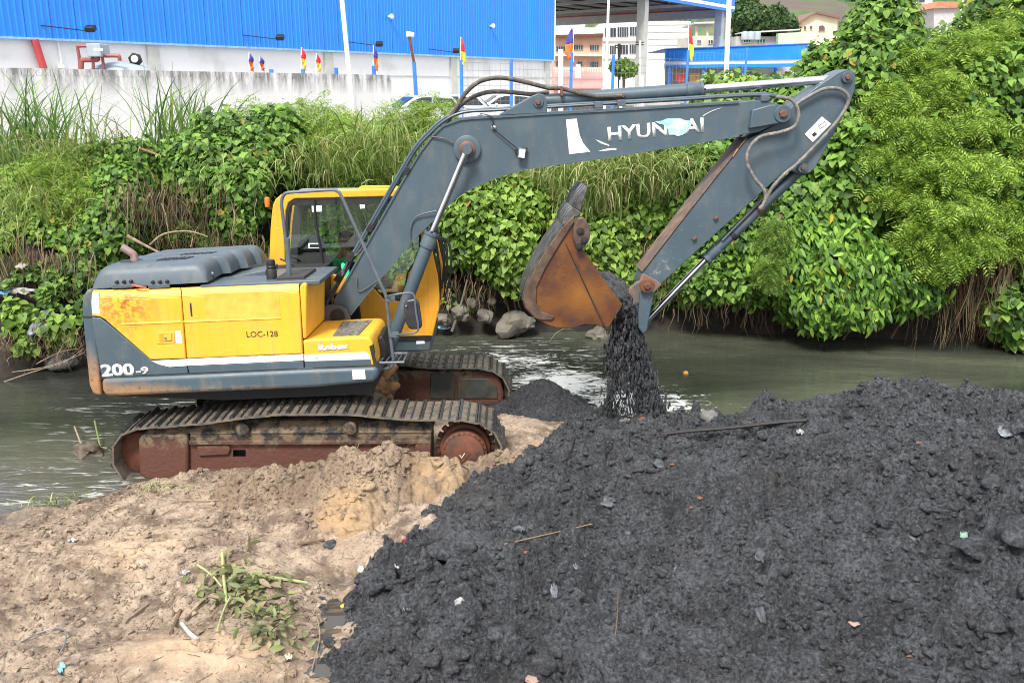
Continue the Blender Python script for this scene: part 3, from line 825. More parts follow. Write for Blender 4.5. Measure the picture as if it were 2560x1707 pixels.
# skirt rail along the bottom
rail = [(252, 947), (470, 937.5), (760, 924), (944, 917), (946, 938), (940, 953), (930, 957), (792, 970), (460, 984), (300, 991), (262, 991), (254, 975)]
prism('side_rail', rail, 9.27, 9.8, m_skirt, EX, bevel=.05, bseg=4)
prism('rail_lip', [(251, 944), (945, 914.5), (945, 918), (252, 947.5)], 9.30, 9.42, m_ink, EX)
# tank housing with rounded front
tank = prism('tank_housing', [(748.5, 716), (756, 708), (766, 709), (766, 846), (757, 848)], YB - .002, 10.32, m_yel, EX, bevel=.03, bseg=4)
# toolbox
tb = [(757, 850), (905, 842), (921, 843), (929, 852), (938, 892), (940, 914), (763, 921)]
tb_up = [(757, 850), (905, 842), (921, 843), (929, 852), (938, 892), (940, 913), (932, 914), (928, 893), (922, 886), (760, 887)]
prism('tool_box', tb, YB, 10.36, m_yel, EX, bevel=.022, bseg=4)
prism('white_stripe', [(760.5, 887), (914, 880), (923, 886), (926, 898), (761.5, 903)], YB - .003, YB + .01, m_white, EX)
prism('lower_panel', [(761.5, 903), (926, 898), (929, 911), (763, 920)], YB - .003, YB + .01, m_slate, EX)
SHX[1] = 0
pl = [P(824, 832, 9.45), P(909, 829, 9.45), P(928, 806, 10.15), P(844, 808, 10.15)]
zt = P(824, 846, YB).z + .012
# anti-slip plate lies on the tool box
tbz0, tbz1 = P(757, 850, YB), P(905, 842, YB)
def tbz(x, y): return tbz0.z + (tbz1.z - tbz0.z) * (x - tbz0.x) / (tbz1.x - tbz0.x) - .045 * (y - YB)
px4 = [(tbz0.x + .30, 9.44), (tbz1.x - .05, 9.44), (tbz1.x - .02, 10.2), (tbz0.x + .27, 10.2)]
MB().hexa([(x, y, tbz(x, y) - .004) for x, y in px4], [(x, y, tbz(x, y) + .012) for x, y in px4]).build('step_plate', simple('grit_plate', (.09, .085, .08), .8, 0, .4, 40, (.3, .27, .22), .5, .4), EX)
# deck between hood and tank
dz = lambda px, py, y: P(px, py, y)
SHX[1] = .045
prism('deck_plate', [(500, 713), (748, 702), (800, 700), (800, 712), (500, 722)], 9.40, 10.4, m_hood, EX, bevel=.01)
prism('deck_cover', [(690, 694), (760, 690), (762, 704), (690, 707)], 9.5, 10.1, simple('black_deck_grip', (.03, .03, .03), .8, 0, .3, 30), EX, bevel=.008)
prism('deck_cover', [(560, 694), (664, 676), (664, 690), (560, 704)], 9.95, 10.5, m_hood, EX, bevel=.008)
SHX[1] = 0
for px, r_, h, mt in (((527, 703), .045, .1, m_dark), ((680, 700), .055, .24, m_black)):
    q = P(*px, 9.62)
    MB().disc(q + Vector((0, 0, -.02)), (0, 0, 1), [(r_, 0), (r_, h * .55), (r_ * .85, h * .6), (r_ * .9, h * .7), (r_ * .8, h * .74), (r_ * .86, h * .85), (r_ * .7, h)], 16).build('filler_cap' if h < .2 else 'pre_cleaner', mt, EX)
q = P(527, 690, 9.62); MB().disc(q, (0, 0, 1), [(.032, 0), (.032, .035), (.02, .045)], 14).build('breather_cap', m_chrome, EX)
# red rag on the door edge
MB().tube(smooth_pts([P(330, 712, 9.36), P(345, 716, 9.34), P(366, 720, 9.36)], 3), .012, 6).build('hinge_rag', simple('red_plastic', (.5, .09, .05), .5), EX)
for x0 in (280, 370):
    hb = prism('hinge_bracket', [(x0, 713), (x0 + 54, 710), (x0 + 54, 719), (x0, 722)], 9.385, 9.41, m_hood, EX, bevel=.004)
    for k in range(3):
        MB().disc(P(x0 + 12 + 18 * k, 705 - k * .8, 9.40), (0, -1, 0), [(.017, -.03), (.017, .02), (.01, .024)], 8).build('bolt', m_dark, hb)

# ---- engine hood: ribbed rounded lid
def hood():
    p0, p1 = P(231, 722, 9.4), P(518, 706, 9.4)
    nu, nv = 70, 60
    V = np.zeros((nu, nv, 3))
    yn, yf = 9.4, 10.95
    for i in range(nu):
        for j in range(nv):
            v = j / (nv - 1); y = yn + (yf - yn) * v
            step = (v > .34) * .08 + (v > .58) * .08 + (v > .8) * .06
            u = i / (nu - 1)
            x0, x1 = p0.x + step * .6, p1.x + step * 1.1
            x = x0 + (x1 - x0) * u
            du, dv = min(x - x0, x1 - x), min(y - yn, yf - y)
            eu = 1 - (1 - min(1, du / .17)) ** 2.6; ev = 1 - (1 - min(1, dv / .16)) ** 2.6
            g = 0
            for gv in (.34, .58, .8):
                g = max(g, math.exp(-((v - gv) / .013) ** 2))
            h = .215 * (max(0, eu * ev)) ** .55 * (1 - .10 * g) + .012 * math.sin(v * 3.1)
            zb = p0.z + (p1.z - p0.z) * (x - p0.x) / (p1.x - p0.x) - .045 * (y - yn)
            V[i, j] = (x, y, zb + h)
    idx = np.arange(nu * nv).reshape(nu, nv)
    Fa = np.stack([idx[:-1, :-1], idx[1:, :-1], idx[1:, 1:], idx[:-1, 1:]], -1).reshape(-1, 4)
    o = finish('engine_hood', arrmesh('engine_hood', V.reshape(-1, 3), Fa), m_hood, EX, smooth=60)
    def on(u, v): return Vector(V[int(u * (nu - 1)), int(v * (nv - 1))])
    for k in range(8):
        a = on(.50 + .036 * k, .20); c = on(.515 + .036 * k, .29)
        MB().tube([a + Vector((0, 0, .001)), c + Vector((.02, 0, .001))], .011, 6).build('vent_slot', m_ink, o)
    for k in range(8):
        a = on(.55 + .036 * k, .44); c = on(.565 + .036 * k, .5)
        MB().tube([a + Vector((0, 0, .001)), c + Vector((.02, 0, .001))], .010, 6).build('vent_slot', m_ink, o)
    e = on(.24, .26)
    MB().disc(e + Vector((0, 0, -.01)), (0, 0, 1), [(.12, 0), (.12, .014), (.11, .015)], 24).build('exhaust_opening', m_ink, o)
    ex = MB().tube(smooth_pts([e + Vector((.03, 0, -.08)), e + Vector((.03, 0, .05)), e + Vector((0, 0, .09)), e + Vector((-.09, .0, .15))], 3), .042, 14)
    ex.build('exhaust_pipe', simple('faded_exhaust_steel', (.26, .19, .18), .6, .3, .25, 9, (.16, .09, .07), .5), EX)
    return o
hood()

# ---- cab
YC = 11.05
cab_out = XZ([(672, 850), (673, 642), (677, 560), (682, 513), (689, 498), (702, 487), (725, 481), (842, 475), (1018, 473), (1034, 479), (1044, 500), (1058, 545), (1080, 622), (1095, 690), (1099, 740), (1098, 770), (1080, 840), (990, 842)], YC)
cab_win = XZ([(736, 497), (953, 492), (1012, 493), (1026, 500), (1040, 540), (1052, 590), (1052, 620), (1038, 657), (1021, 683), (1012, 735), (1003, 754), (959, 748), (936, 722), (895, 700), (854, 689), (719, 666), (712, 655), (711, 600), (714, 528), (721, 507)], YC)
cab_side = ring_panel('cab_side', cab_out, cab_win, YC, .05, m_cab, EX, bevel=.012)
def inset(loop, d):
    c = Vector((sum(a for a, _ in loop) / len(loop), sum(b_ for _, b_ in loop) / len(loop)))
    return [(a + (c.x - a) * d, b_ + (c.y - b_) * d) for a, b_ in loop]
ring_panel('window_seal', inset(cab_win, -.004), inset(cab_win, .035), YC + .012, .03, m_black, EX, bevel=0)
MB().prism(cab_win, YC + .026, YC + .031).build('window_glass', m_glass, EX)
cab_far = [(x, z - .105 * sstep(P(0, 700, YC).z, P(0, 480, YC).z, z)) for x, z in cab_out]
win_far = [(x, z - .105 * sstep(P(0, 700, YC).z, P(0, 480, YC).z, z)) for x, z in cab_win]
ring_panel('cab_door', inset(cab_far, .012), inset(win_far, -.02), 12.0, .05, m_cab, EX)
ring_panel('door_lining', inset(cab_far, .04), inset(win_far, -.02), 11.975, .012, simple('door_lining_grey', (.05, .05, .05), .8), EX, bevel=0)
MB().prism(inset(win_far, -.03), 12.02, 12.025).build('door_glass', m_glass, EX)
roof = XZ([(690, 499), (702, 486), (725, 480), (842, 474), (1018, 472), (1034, 478), (1040, 492), (1020, 487), (842, 489), (725, 495)], YC)
SHX[1] = .11
MB().prism(roof, YC + .052, 11.998).build('cab_roof', m_cab, EX, bevel=.01)
MB().prism(XZ([(889, 474), (900, 468), (968, 468), (1000, 473), (1000, 478), (889, 479)], YC), YC + .2, 11.9).build('roof_hatch', m_cab, EX, bevel=.01)
SHX[1] = 0
MB().prism(XZ([(712, 492), (1022, 488), (1028, 510), (716, 515)], YC), YC + .06, 11.99).build('head_lining', simple('cab_lining', (.20, .20, .19), .8), EX)
MB().prism(XZ([(674, 850), (675, 642), (680, 560), (692, 500), (706, 496), (694, 560), (690, 642), (690, 850)], YC), YC + .052, 11.35).build('cab_rear_post', simple('cab_inner_grey', (.06, .06, .06), .8), EX)
MB().prism(XZ([(674, 850), (675, 680), (692, 680), (692, 850)], YC), 11.35, 11.99).build('cab_rear_wall', m_cab, EX)
MB().prism(XZ([(672, 842), (1080, 842), (1078, 850), (672, 860)], YC), YC + .0, 12.05).build('cab_floor', m_dark, EX)
MB().prism(XZ([(840, 845), (1079, 841), (1077, 880), (990, 882), (840, 884)], YC), YC + .02, 12.05).build('cab_base', m_slate, EX, bevel=.03, bseg=3)
prism('sticker', [(1040, 847), (1060, 846), (1062, 859), (1041, 860)], YC + .012, YC + .03, m_white, EX)
# front glass and its frame
fr = [(1040, 492), (1058, 545), (1080, 622), (1093, 690), (1097, 750)]
fz = XZ(fr, YC)
MB().add([(x - .02, y, z) for x, z in fz for y in (YC + .06, 11.98)], [(2 * i, 2 * i + 1, 2 * i + 3, 2 * i + 2) for i in range(len(fz) - 1)]).build('front_glass', m_glass, EX)
MB().tube([(x + .005, YC + .03, z) for x, z in fz], .022, 8).build('front_post', m_black, EX)
MB().tube([(x + .005, 12.02, z) for x, z in fz], .022, 8).build('front_post', m_black, EX)
MB().tube([P(786, 492, YC + .03) , P(790, 560, YC + .03), P(805, 640, YC + .03), P(812, 686, YC + .03)], .02, 6).build('window_divider', m_black, EX)
for px in ([(779, 515), (804, 514), (804, 529), (780, 530)], [(899, 512), (912, 512), (912, 521), (900, 522)]):
    prism('sticker', px, YC + .022, YC + .025, m_white, EX)
prism('sticker', [(771, 608), (799, 608), (799, 621), (771, 621)], YC + .022, YC + .025, m_white, EX)
prism('sticker_window', [(774, 611), (797, 611), (797, 619), (774, 619)], YC + .0205, YC + .024, m_dark, EX)
MB().tube(smooth_pts([P(700, 647, 10.95), P(730, 660, 10.93), P(770, 680, 10.96), P(810, 692, 11.0)], 3), .012, 6).build('wiper_arm', m_black, EX)
# things inside
MB().prism(XZ([(745, 735), (752, 600), (770, 590), (800, 600), (812, 700), (870, 715), (875, 745)], 11.3), 11.12, 11.58).build('seat', simple('seat_cloth', (.035, .037, .042), .9), EX, bevel=.03, bseg=3)
MB().prism(XZ([(905, 720), (960, 705), (975, 760), (900, 790)], 11.6), 11.66, 11.85).build('console', m_dark, EX, bevel=.02)
MB().tube(smooth_pts([P(935, 720, 11.14), P(934, 700, 11.14), P(940, 680, 11.14)], 3), .016, 8).build('control_lever', m_black, EX)
MB().tube(smooth_pts([P(962, 770, 11.5), P(975, 730, 11.5), P(990, 700, 11.5)], 3), .016, 8).build('control_lever', m_black, EX)
q = P(668, 505, 11.5)
MB().disc(q, (0, 0, 1), [(.03, -.06), (.034, 0), (.03, .05), (.012, .06)], 14).build('beacon', simple('amber_lamp', (.65, .17, .03), .3), EX)
# cab front bottom bracket
MB().tube([P(1093, 775, 11.0), P(1078, 838, 11.0)], .02, 8).build('front_bracket', m_cab, EX)

# ---- handrail, mirror, steps
m_rail = simple('rail_slate', (.085, .105, .125), .45, 0, .2, 10)
YR = 9.62
MB().tube(smooth_pts([P(723, 698, YR), P(718, 640, YR), P(713, 590, YR), P(707, 540, YR), P(704, 507, YR), P(708, 490, YR), P(720, 482, YR), P(760, 479, YR), (P(825, 475, YR)), P(843, 478, YR), P(853, 490, YR),
    P(880, 550, YR), P(915, 628, YR), P(950, 706, YR), P(963, 735, YR), P(968, 760, YR), P(974, 825, YR), P(981, 882, YR), P(983, 905, YR), P(975, 919, YR), P(944, 924, YR)], 5), .018, 10).build('hand_rail', m_rail, EX)
MB().box(P(723, 700, YR), (.16, .12, .02)).build('rail_foot', m_dark, EX)
MB().tube([P(718, 595, YR), P(723, 698, YR)], .028, 10).build('rail_sleeve', m_rail, EX)
YM = 9.5
MB().tube(smooth_pts([P(966, 742, YR), P(980, 738, YM), P(1010, 733, YM), P(1028, 733, YM), P(1036, 742, YM), P(1040, 780, YM), P(1046, 818, YM), P(1040, 830, YM), P(1020, 834, YM), P(985, 837, YR)], 4), .011, 8).build('mirror_bracket', m_rail, EX)
mir = XZ([(1008, 762), (1016, 750), (1038, 747), (1047, 757), (1053, 800), (1055, 818), (1048, 824), (1024, 824), (1014, 808)], YM + .02)
mo = MB().prism(mir, YM + .02, YM + .09).build('side_mirror', simple('mirror_shell', (.03, .03, .035), .35), EX, bevel=.02, bseg=3)
MB().disc(P(1016, 764, YM + .01), (0, -1, 0), [(.01, -.02), (.01, .02), (.005, .022)], 8).build('bolt', m_chrome, mo)
MB().box(P(976, 746, YR), (.1, .05, .06)).build('rail_clamp', m_rail, EX)
MB().box(P(985, 836, YR), (.1, .05, .05)).build('rail_clamp', m_rail, EX)
# step: frame with rungs in front of the tool box
sa, sb, sc, sd = P(948, 907, 9.45), P(1008, 905, 9.45), P(1019, 883, 10.0), P(968, 884, 10.0)
st = MB().tube([sa, sb, sc, sd, sa], .014, 6).build('access_step', m_rail, EX)
for f in (.25, .5, .75):
    MB().tube([sa.lerp(sb, f), sd.lerp(sc, f)], .009, 6).build('step_rung', m_rail, st)
MB().prism(XZ([(942, 846), (955, 838), (968, 870), (966, 905), (946, 912), (938, 880)], 9.7), 9.7, 10.2).build('box_front', m_dark, EX, bevel=.02)
MB().prism(XZ([(925, 862), (934, 858), (942, 905), (936, 910)], 9.4), 9.345, 9.4).build('tape_patch', m_ink, EX)

# ---- boom
YBM = 10.47
SHX[0] = -.03
brk = [(811, 858), (808, 770), (814, 764), (850, 764), (866, 774), (875, 796), (884, 850)]
for y0 in (10.36, 11.0):
    prism('boom_bracket', brk, y0, y0 + .06, m_dark if y0 > 10.5 else simple('bracket_grey', (.07, .068, .066), .5), EX, at=10.36, bevel=.008)
MB().disc(P(844, 790, 10.36), (0, -1, 0), [(.085, -.02), (.085, .012), (.05, .014), (.05, .03), (.02, .032)], 20).build('foot_pin', m_dark, EX)
boom = [(822, 776), (836, 752), (915, 613), (1005, 455), (1050, 380), (1082, 338), (1108, 314), (1150, 299), (1190, 295), (1234, 293), (1360, 285), (1548, 275), (1847, 256), (1880, 251), (1920, 253), (1950, 262), (1968, 266), (1977, 280), (1975, 297), (1962, 306), (1935, 313), (1898, 331), (1847, 340), (1548, 389), (1400, 410), (1314, 423), (1262, 436), (1220, 452), (1180, 470), (1150, 488), (1127, 507), (1091, 542), (1020, 612), (956, 691), (905, 751), (877, 787), (862, 800), (838, 804), (824, 795)]
prism('boom', boom, YBM, 10.93, m_slate, EX, bevel=.01)
SHX[0] = 0
# flange edges: plates standing proud of the web
up = [(836, 752), (915, 613), (1005, 455), (1050, 380), (1082, 338), (1108, 314), (1150, 299), (1190, 295), (1234, 293), (1360, 285), (1548, 275), (1847, 256)]
lo = [(877, 787), (905, 751), (956, 691), (1020, 612), (1091, 542), (1127, 507), (1150, 488), (1180, 470), (1220, 452), (1262, 436), (1314, 423), (1400, 410), (1548, 389), (1847, 340)]
for ln, nm in ((up, 'top_flange'), (lo, 'bottom_flange')):
    pts = [P(a, c, YBM) for a, c in ln]
    b = MB()
    s_ = 1 if nm[0] == 't' else -1
    Vv = []
    for i, p in enumerate(pts):
        d = (pts[min(i + 1, len(pts) - 1)] - pts[max(i - 1, 0)]).normalized()
        nrm = Vector((-d.z, 0, d.x)) * s_
        for off, y in ((-.012, YBM - .018), (.008, YBM - .018), (.008, 10.95), (-.012, 10.95)):
            Vv.append((p.x + nrm.x * off, y, p.z + nrm.z * off))
    Fs = []
    for i in range(len(pts) - 1):
        for k in range(4):
            Fs.append((i * 4 + k, i * 4 + (k + 1) % 4, i * 4 + 4 + (k + 1) % 4, i * 4 + 4 + k))
    Fs += [(3, 2, 1, 0), tuple(range(len(Vv) - 4, len(Vv)))]
    b.add(Vv, Fs).build(nm, m_slate, EX)
# boom end forks, pin bosses
for y0 in (10.40, 10.96):
    prism('boom_fork', [(1880, 275), (1925, 262), (1957, 262), (1974, 272), (1979, 286), (1973, 300), (1957, 308), (1930, 312), (1900, 318), (1872, 322)], y0, y0 + .08, m_slate, EX, at=10.42, bevel=.012)
def boss(px, y, r1, mat1, name='pin_boss', r2=None):
    q = P(*px, y); r2 = r2 or r1 * .5
    o = MB().disc(q, (0, -1, 0), [(r1, -.03), (r1, .012), (r1 * .93, .018), (r2 * 1.02, .018)], 28).build(name, mat1, EX)
    MB().disc(q + Vector((0, -.018, 0)), (0, -1, 0), [(r2, -.01), (r2, .022), (r2 * .8, .03), (r2 * .3, .031)], 6 if r2 < .06 else 18).build('pin_head', m_pin, o)
    return o
boss((1957, 285), 10.40, .095, m_slate)
boss((1168, 373), 10.44, .15, m_slate, r2=.09)
boss((2118, 194), 10.52, .06, m_arm)
boss((2006, 420), 10.52, .055, m_arm)
boss((1618, 714), 10.36, .085, m_rust)
boss((1345.6, 256), 10.50, .06, m_slate)
# work lamp with its wire, bolt, logos
lamp = MB().box(P(1304, 384, 10.40), (.085, .05, .12), Matrix.Rotation(R(8), 3, 'Y')).build('work_lamp', m_rail, EX, bevel=.008)
MB().box(P(1305, 384, 10.37), (.065, .012, .09), Matrix.Rotation(R(8), 3, 'Y')).build('lamp_lens', m_white, lamp)
MB().box(P(1302, 374, 10.43), (.15, .03, .02), Matrix.Rotation(R(-8), 3, 'Y')).build('lamp_bracket', m_dark, lamp)
MB().tube(smooth_pts([P(1200, 284, 10.45), P(1225, 290, 10.43), P(1234, 305, 10.43), P(1233, 320, 10.43), P(1260, 345, 10.43), P(1294, 372, 10.42)], 4), .007, 5).build('lamp_wire', m_black, EX)
MB().disc(P(1234, 319, 10.46), (0, -1, 0), [(.028, 0), (.026, .02), (.01, .024)], 10).build('grease_nipple', m_chrome, EX)
MB().tube(smooth_pts([P(1080, 343, 10.45), P(1110, 347, 10.44), P(1150, 366, 10.44)], 4), .008, 5).build('grease_line', m_hose, EX)
MB().tube(smooth_pts([P(892, 695, 10.45), P(893, 722, 10.45), P(905, 726, 10.45), P(945, 700, 10.45)], 3), .008, 5).build('grease_line', m_rail, EX)
MB().tube(smooth_pts([P(1025, 610, 10.45), P(1027, 565, 10.45), P(1045, 540, 10.44), P(1092, 527, 10.42)], 4), .009, 5).build('grease_line', m_rail, EX)
YT = YBM - .004
text('lettering', 'HYUNDAI', (1521, 355), (1760, 331), YT, 37, m_white, EX, bold=.022)
prism('logo_mark', [(1415, 299.6), (1442, 297), (1444, 311), (1449, 337), (1457.5, 358), (1476, 380), (1423, 386)], YT - .001, YT + .004, m_white, EX)
prism('torn_decal', [(1488, 349), (1500, 353), (1521, 362), (1524, 366), (1502, 359)], YT - .001, YT + .003, m_white, EX)
prism('torn_decal', [(1494, 379), (1521, 371), (1541, 371), (1541, 375)], YT - .001, YT + .003, m_white, EX)
prism('teal_residue', [(1637, 304), (1652, 303), (1668, 297), (1700, 296), (1712, 301), (1727, 303), (1725, 314), (1717, 330), (1706, 338), (1694, 341), (1685, 337), (1672, 337), (1671, 325), (1662, 313), (1648, 310)], YT - .003, YT + .002, m_teal, EX)
for a, c in (((1640, 316), (1652, 322)), ((1668, 318), (1682, 314)), ((1690, 304), (1716, 306))):
    prism('teal_residue', [(a[0], a[1]), (c[0], c[1] - 4), (c[0] + 3, c[1] + 4), (a[0] + 2, a[1] + 7)], YT - .005, YT + .002, m_white, EX)
MB().tube(smooth_pts([P(1757, 291, YT), P(1768, 284, YT), P(1785, 276, YT), P(1804, 270, YT)], 3), .006, 4, r_end=.002).build('paint_scratch', m_white, EX)
text('lettering', 'LOC-128', (617, 843), (695, 841), YB - .003, 14, m_ink, EX, bold=.0)
text('lettering', 'Robex', (797, 878), (872, 873), YB - .003, 16, m_white, EX, bold=.05)
text('lettering', '200', (255, 942), (338, 939), YB - .001, 31, m_white, EX, bold=.045)
text('lettering', '-9', (341, 937), (373, 935.5), YB - .001, 19, m_white, EX, bold=.04)

# hydraulic pipes and hoses
for y, dxy in ((10.52, (0, 0)), (10.62, (-5, -4)), (10.74, (-2, -3))):
    MB().tube(smooth_pts([P(a + dxy[0], c + dxy[1], y) for a, c in [(806, 778), (830, 738), (905, 607), (996, 448), (1040, 375), (1072, 338), (1112, 302), (1160, 281), (1240, 276), (1360, 269), (1500, 261), (1700, 250), (1860, 240), (1930, 240), (1965, 250)]], 4), .017, 8).build('hydraulic_pipe', m_slate if y > 10.6 else simple('blue_black_pipe', (.03, .05, .07), .4), EX)
for px in ((930, 566), (1020, 425), (1494, 262), (1550, 258), (1905, 245), (850, 690), (880, 640)):
    q = P(*px, 10.6)
    MB().box(q, (.09, .3, .07), Matrix.Rotation(R(-58) if px[0] < 1100 else R(-3), 3, 'Y')).build('pipe_clamp', m_rail if px[0] > 1100 else m_dark, EX, bevel=.006)
for pts, y in (([(1110, 312), (1140, 272), (1165, 232), (1200, 204), (1250, 195), (1310, 205), (1370, 220), (1400, 221), (1460, 236), (1500, 242), (1555, 239)], 10.6),
               ([(1118, 304), (1160, 256), (1210, 233), (1260, 230), (1330, 236), (1372, 230)], 10.7),
               ([(806, 790), (820, 750), (852, 695), (872, 652), (895, 634), (915, 606)], 10.5)):
    MB().tube(smooth_pts([P(a, c, y) for a, c in pts], 6), .024 if y > 10.55 else .014, 10).build('hydraulic_hose', m_hose, EX)
for pts, y in (([(1940, 243), (1975, 248), (1993, 270), (1996, 295), (1984, 318), (1950, 331), (1900, 343), (1873, 372), (1868, 408), (1888, 448), (1910, 475), (1913, 500), (1900, 522)], 10.36),
               ([(1990, 262), (2020, 243), (2060, 223), (2095, 222), (2117, 236), (2120, 258), (2095, 300), (2050, 352), (1990, 412), (1960, 436), (1930, 470), (1915, 500)], 10.48)):
    MB().tube(smooth_pts([P(a, c, y) for a, c in pts], 6), .02, 10).build('hydraulic_hose', simple('grey_hose', (.13, .125, .12), .6, 0, .3, 30, (.3, .26, .2), .4), EX)
for k, dx_ in enumerate((0, 9, -8)):
    MB().tube(smooth_pts([P(1083 + dx_ * .3, 590, 10.5), P(1112 + dx_, 606, 10.5), P(1118 + dx_, 660, 10.5), P(1112 + dx_, 720, 10.6)], 5), .015, 7).build('hydraulic_hose', m_black, EX)

# ---- hydraulic rams
def ram(a, bq, c, y, rb, rr, parent=EX, collar=.1):
    """barrel a->bq, rod bq->c"""
    A, B_, C = P(*a, y), P(*bq, y), P(*c, y)
    root = MB().tube([A, B_], rb, 22).build('ram_barrel', m_slate, parent, smooth=40)
    d = (B_ - A).normalized()
    MB().disc(B_ - d * .17, d, [(rb * 1.02, 0), (rb * 1.16, .012), (rb * 1.16, .12), (rb * 1.1, .13), (rb * 1.1, .155), (rb * 1.22, .16), (rb * 1.22, .19), (rb * .7, .2)], 22).build('gland_collar', m_slate, root)
    for k in range(8):
        an = 2 * math.pi * k / 8
        u = d.orthogonal().normalized(); w = d.cross(u)
        MB().disc(B_ + d * .02 + (u * math.cos(an) + w * math.sin(an)) * rb * 1.02, d, [(.014, 0), (.014, .018), (.008, .02)], 6).build('bolt', m_dark, root)
    MB().tube([B_, C], rr, 18).build('ram_rod', m_chrome, parent, smooth=40)
    e = MB().disc(C + Vector((0, -.06, 0)), (0, 1, 0), [(rr * 1.5, 0), (rr * 1.6, .01), (rr * 1.6, .11), (rr * 1.5, .12)], 18).build('rod_eye', m_slate, parent)
    return root
ram((975, 862), (1079, 585), (1168, 373), 10.30, .073, .036)
ram((975, 862), (1079, 585), (1168, 373), 11.08, .073, .036)
ram((1350, 254), (1752, 224), (2118, 196), 10.7, .078, .047)
ram((2000, 425), (1768, 645), (1612, 806), 10.72, .064, .038)
for a, c in (((1972, 446), (1815, 607)),):
    MB().tube([P(*a, 10.66) + Vector((-.05, -.02, .03)), P(*c, 10.66) + Vector((-.05, -.02, .03))], .014, 7).build('hydraulic_pipe', m_slate, EX)
MB().disc(P(1836, 583, 10.72), (P(1768, 645, 10.72) - P(2000, 425, 10.72)), [(.068, 0), (.076, .005), (.076, .05), (.068, .055)], 20).build('ram_band', m_dark, EX)
MB().disc(P(1900, 520, 10.68), (0, -1, 0), [(.04, -.06), (.04, .05), (.02, .06)], 10).build('hose_fitting', m_pin, EX)
MB().disc(P(1556, 239, 10.66), (0, -1, 0), [(.03, -.06), (.03, .05), (.02, .06)], 10).build('hose_fitting', m_pin, EX)
MB().box(P(1404, 228, 10.6), (.03, .1, .1)).build('pipe_clamp', m_pin, EX)
for y0 in (10.50, 10.86):
    prism('ram_bracket', [(1246, 289), (1330, 240), (1345, 234), (1360, 237), (1368, 250), (1368, 284)], y0, y0 + .05, m_slate, EX, at=10.5, bevel=.01)

# ---- arm
SHX[0] = -.05
arm = [(2117, 173), (2132, 178), (2139, 192), (2138, 222), (2128, 254), (2081, 342), (2040, 418), (2026, 432), (2012, 437), (1992, 434), (1975, 425), (1955, 436), (1760, 612), (1645, 717), (1632, 730), (1618, 734), (1603, 728), (1597, 712), (1606, 682), (1700, 560), (1800, 432), (1868, 349), (1895, 336), (1935, 312), (1960, 290), (1986, 259), (2010, 241), (2050, 212), (2095, 181)]
prism('arm', arm, 10.545, 10.87, m_arm, EX, bevel=.01)
SHX[0] = 0
top = [(1868, 347), (1800, 431), (1700, 558), (1606, 680)]
pts = [P(a, c, 10.53) for a, c in top]
Vv = []
for p in pts:
    d = (pts[-1] - pts[0]).normalized(); nrm = Vector((d.z, 0, -d.x))
    if nrm.x > 0: nrm = -nrm
    for off, y in ((.0, 10.53), (.014, 10.53), (.014, 10.885), (.0, 10.885)):
        Vv.append((p.x + nrm.x * off - .05 * (y - 10.53), y, p.z + nrm.z * off))
Fs = [(i * 4 + k, i * 4 + (k + 1) % 4, i * 4 + 4 + (k + 1) % 4, i * 4 + 4 + k) for i in range(3) for k in range(4)] + [(3, 2, 1, 0), (12, 13, 14, 15)]
MB().add(Vv, Fs).build('arm_edge_plate', m_worn, EX)
prism('sticker', [(2012, 336), (2055, 292), (2078, 310), (2032, 356)], 10.538, 10.55, m_white, EX)
prism('sticker_print', [(2029, 337), (2037, 330), (2043, 336), (2035, 343)], 10.536, 10.548, m_ink, EX)
MB().tube([P(2046, 316, 10.537), P(2062, 304, 10.537), P(2068, 312, 10.537), P(2050, 322, 10.537), P(2046, 316, 10.537)], .003, 4).build('sticker_print', m_ink, EX)
prism('arm_tip', [(1600, 728), (1598, 706), (1606, 683), (1640, 700), (1655, 712), (1636, 732), (1618, 738)], 10.53, 10.885, m_worn, EX, at=10.53, bevel=.012)
for px in ((1790, 545), (1736, 596)):
    MB().box(P(*px, 10.53), (.05, .05, .03), Matrix.Rotation(R(-40), 3, 'Y')).build('arm_lug', m_pin, EX, bevel=.006)
MB().tube(smooth_pts([P(1845, 372, 10.54), P(1838, 382, 10.538), P(1832, 392, 10.54)], 3), .012, 5).build('weld_scar', simple('orange_rust', (.45, .18, .05), .7), EX)
# links to the bucket
for y0 in (10.42, 10.92):
    prism('bucket_link', [(1600, 728), (1612, 722), (1632, 724), (1634, 738), (1622, 800), (1618, 826), (1608, 836), (1596, 820), (1594, 806)], y0, y0 + .07, m_arm, EX, at=10.42, bevel=.012)
prism('bucket_ear', [(1570, 742), (1573, 722), (1592, 706), (1614, 700), (1626, 714), (1612, 732), (1600, 752), (1580, 765), (1560, 770)], 10.46, 10.53, m_worn, EX, at=10.46, bevel=.012)
prism('bucket_ear', [(1570, 742), (1573, 722), (1592, 706), (1614, 700), (1626, 714), (1612, 732), (1600, 752), (1580, 765), (1560, 770)], 10.9, 10.97, m_worn, EX, at=10.9, bevel=.012)
MB().tube([P(1572, 772, 10.5), P(1602, 752, 10.45)], .018, 8).build('tie_rod', m_chrome, EX)

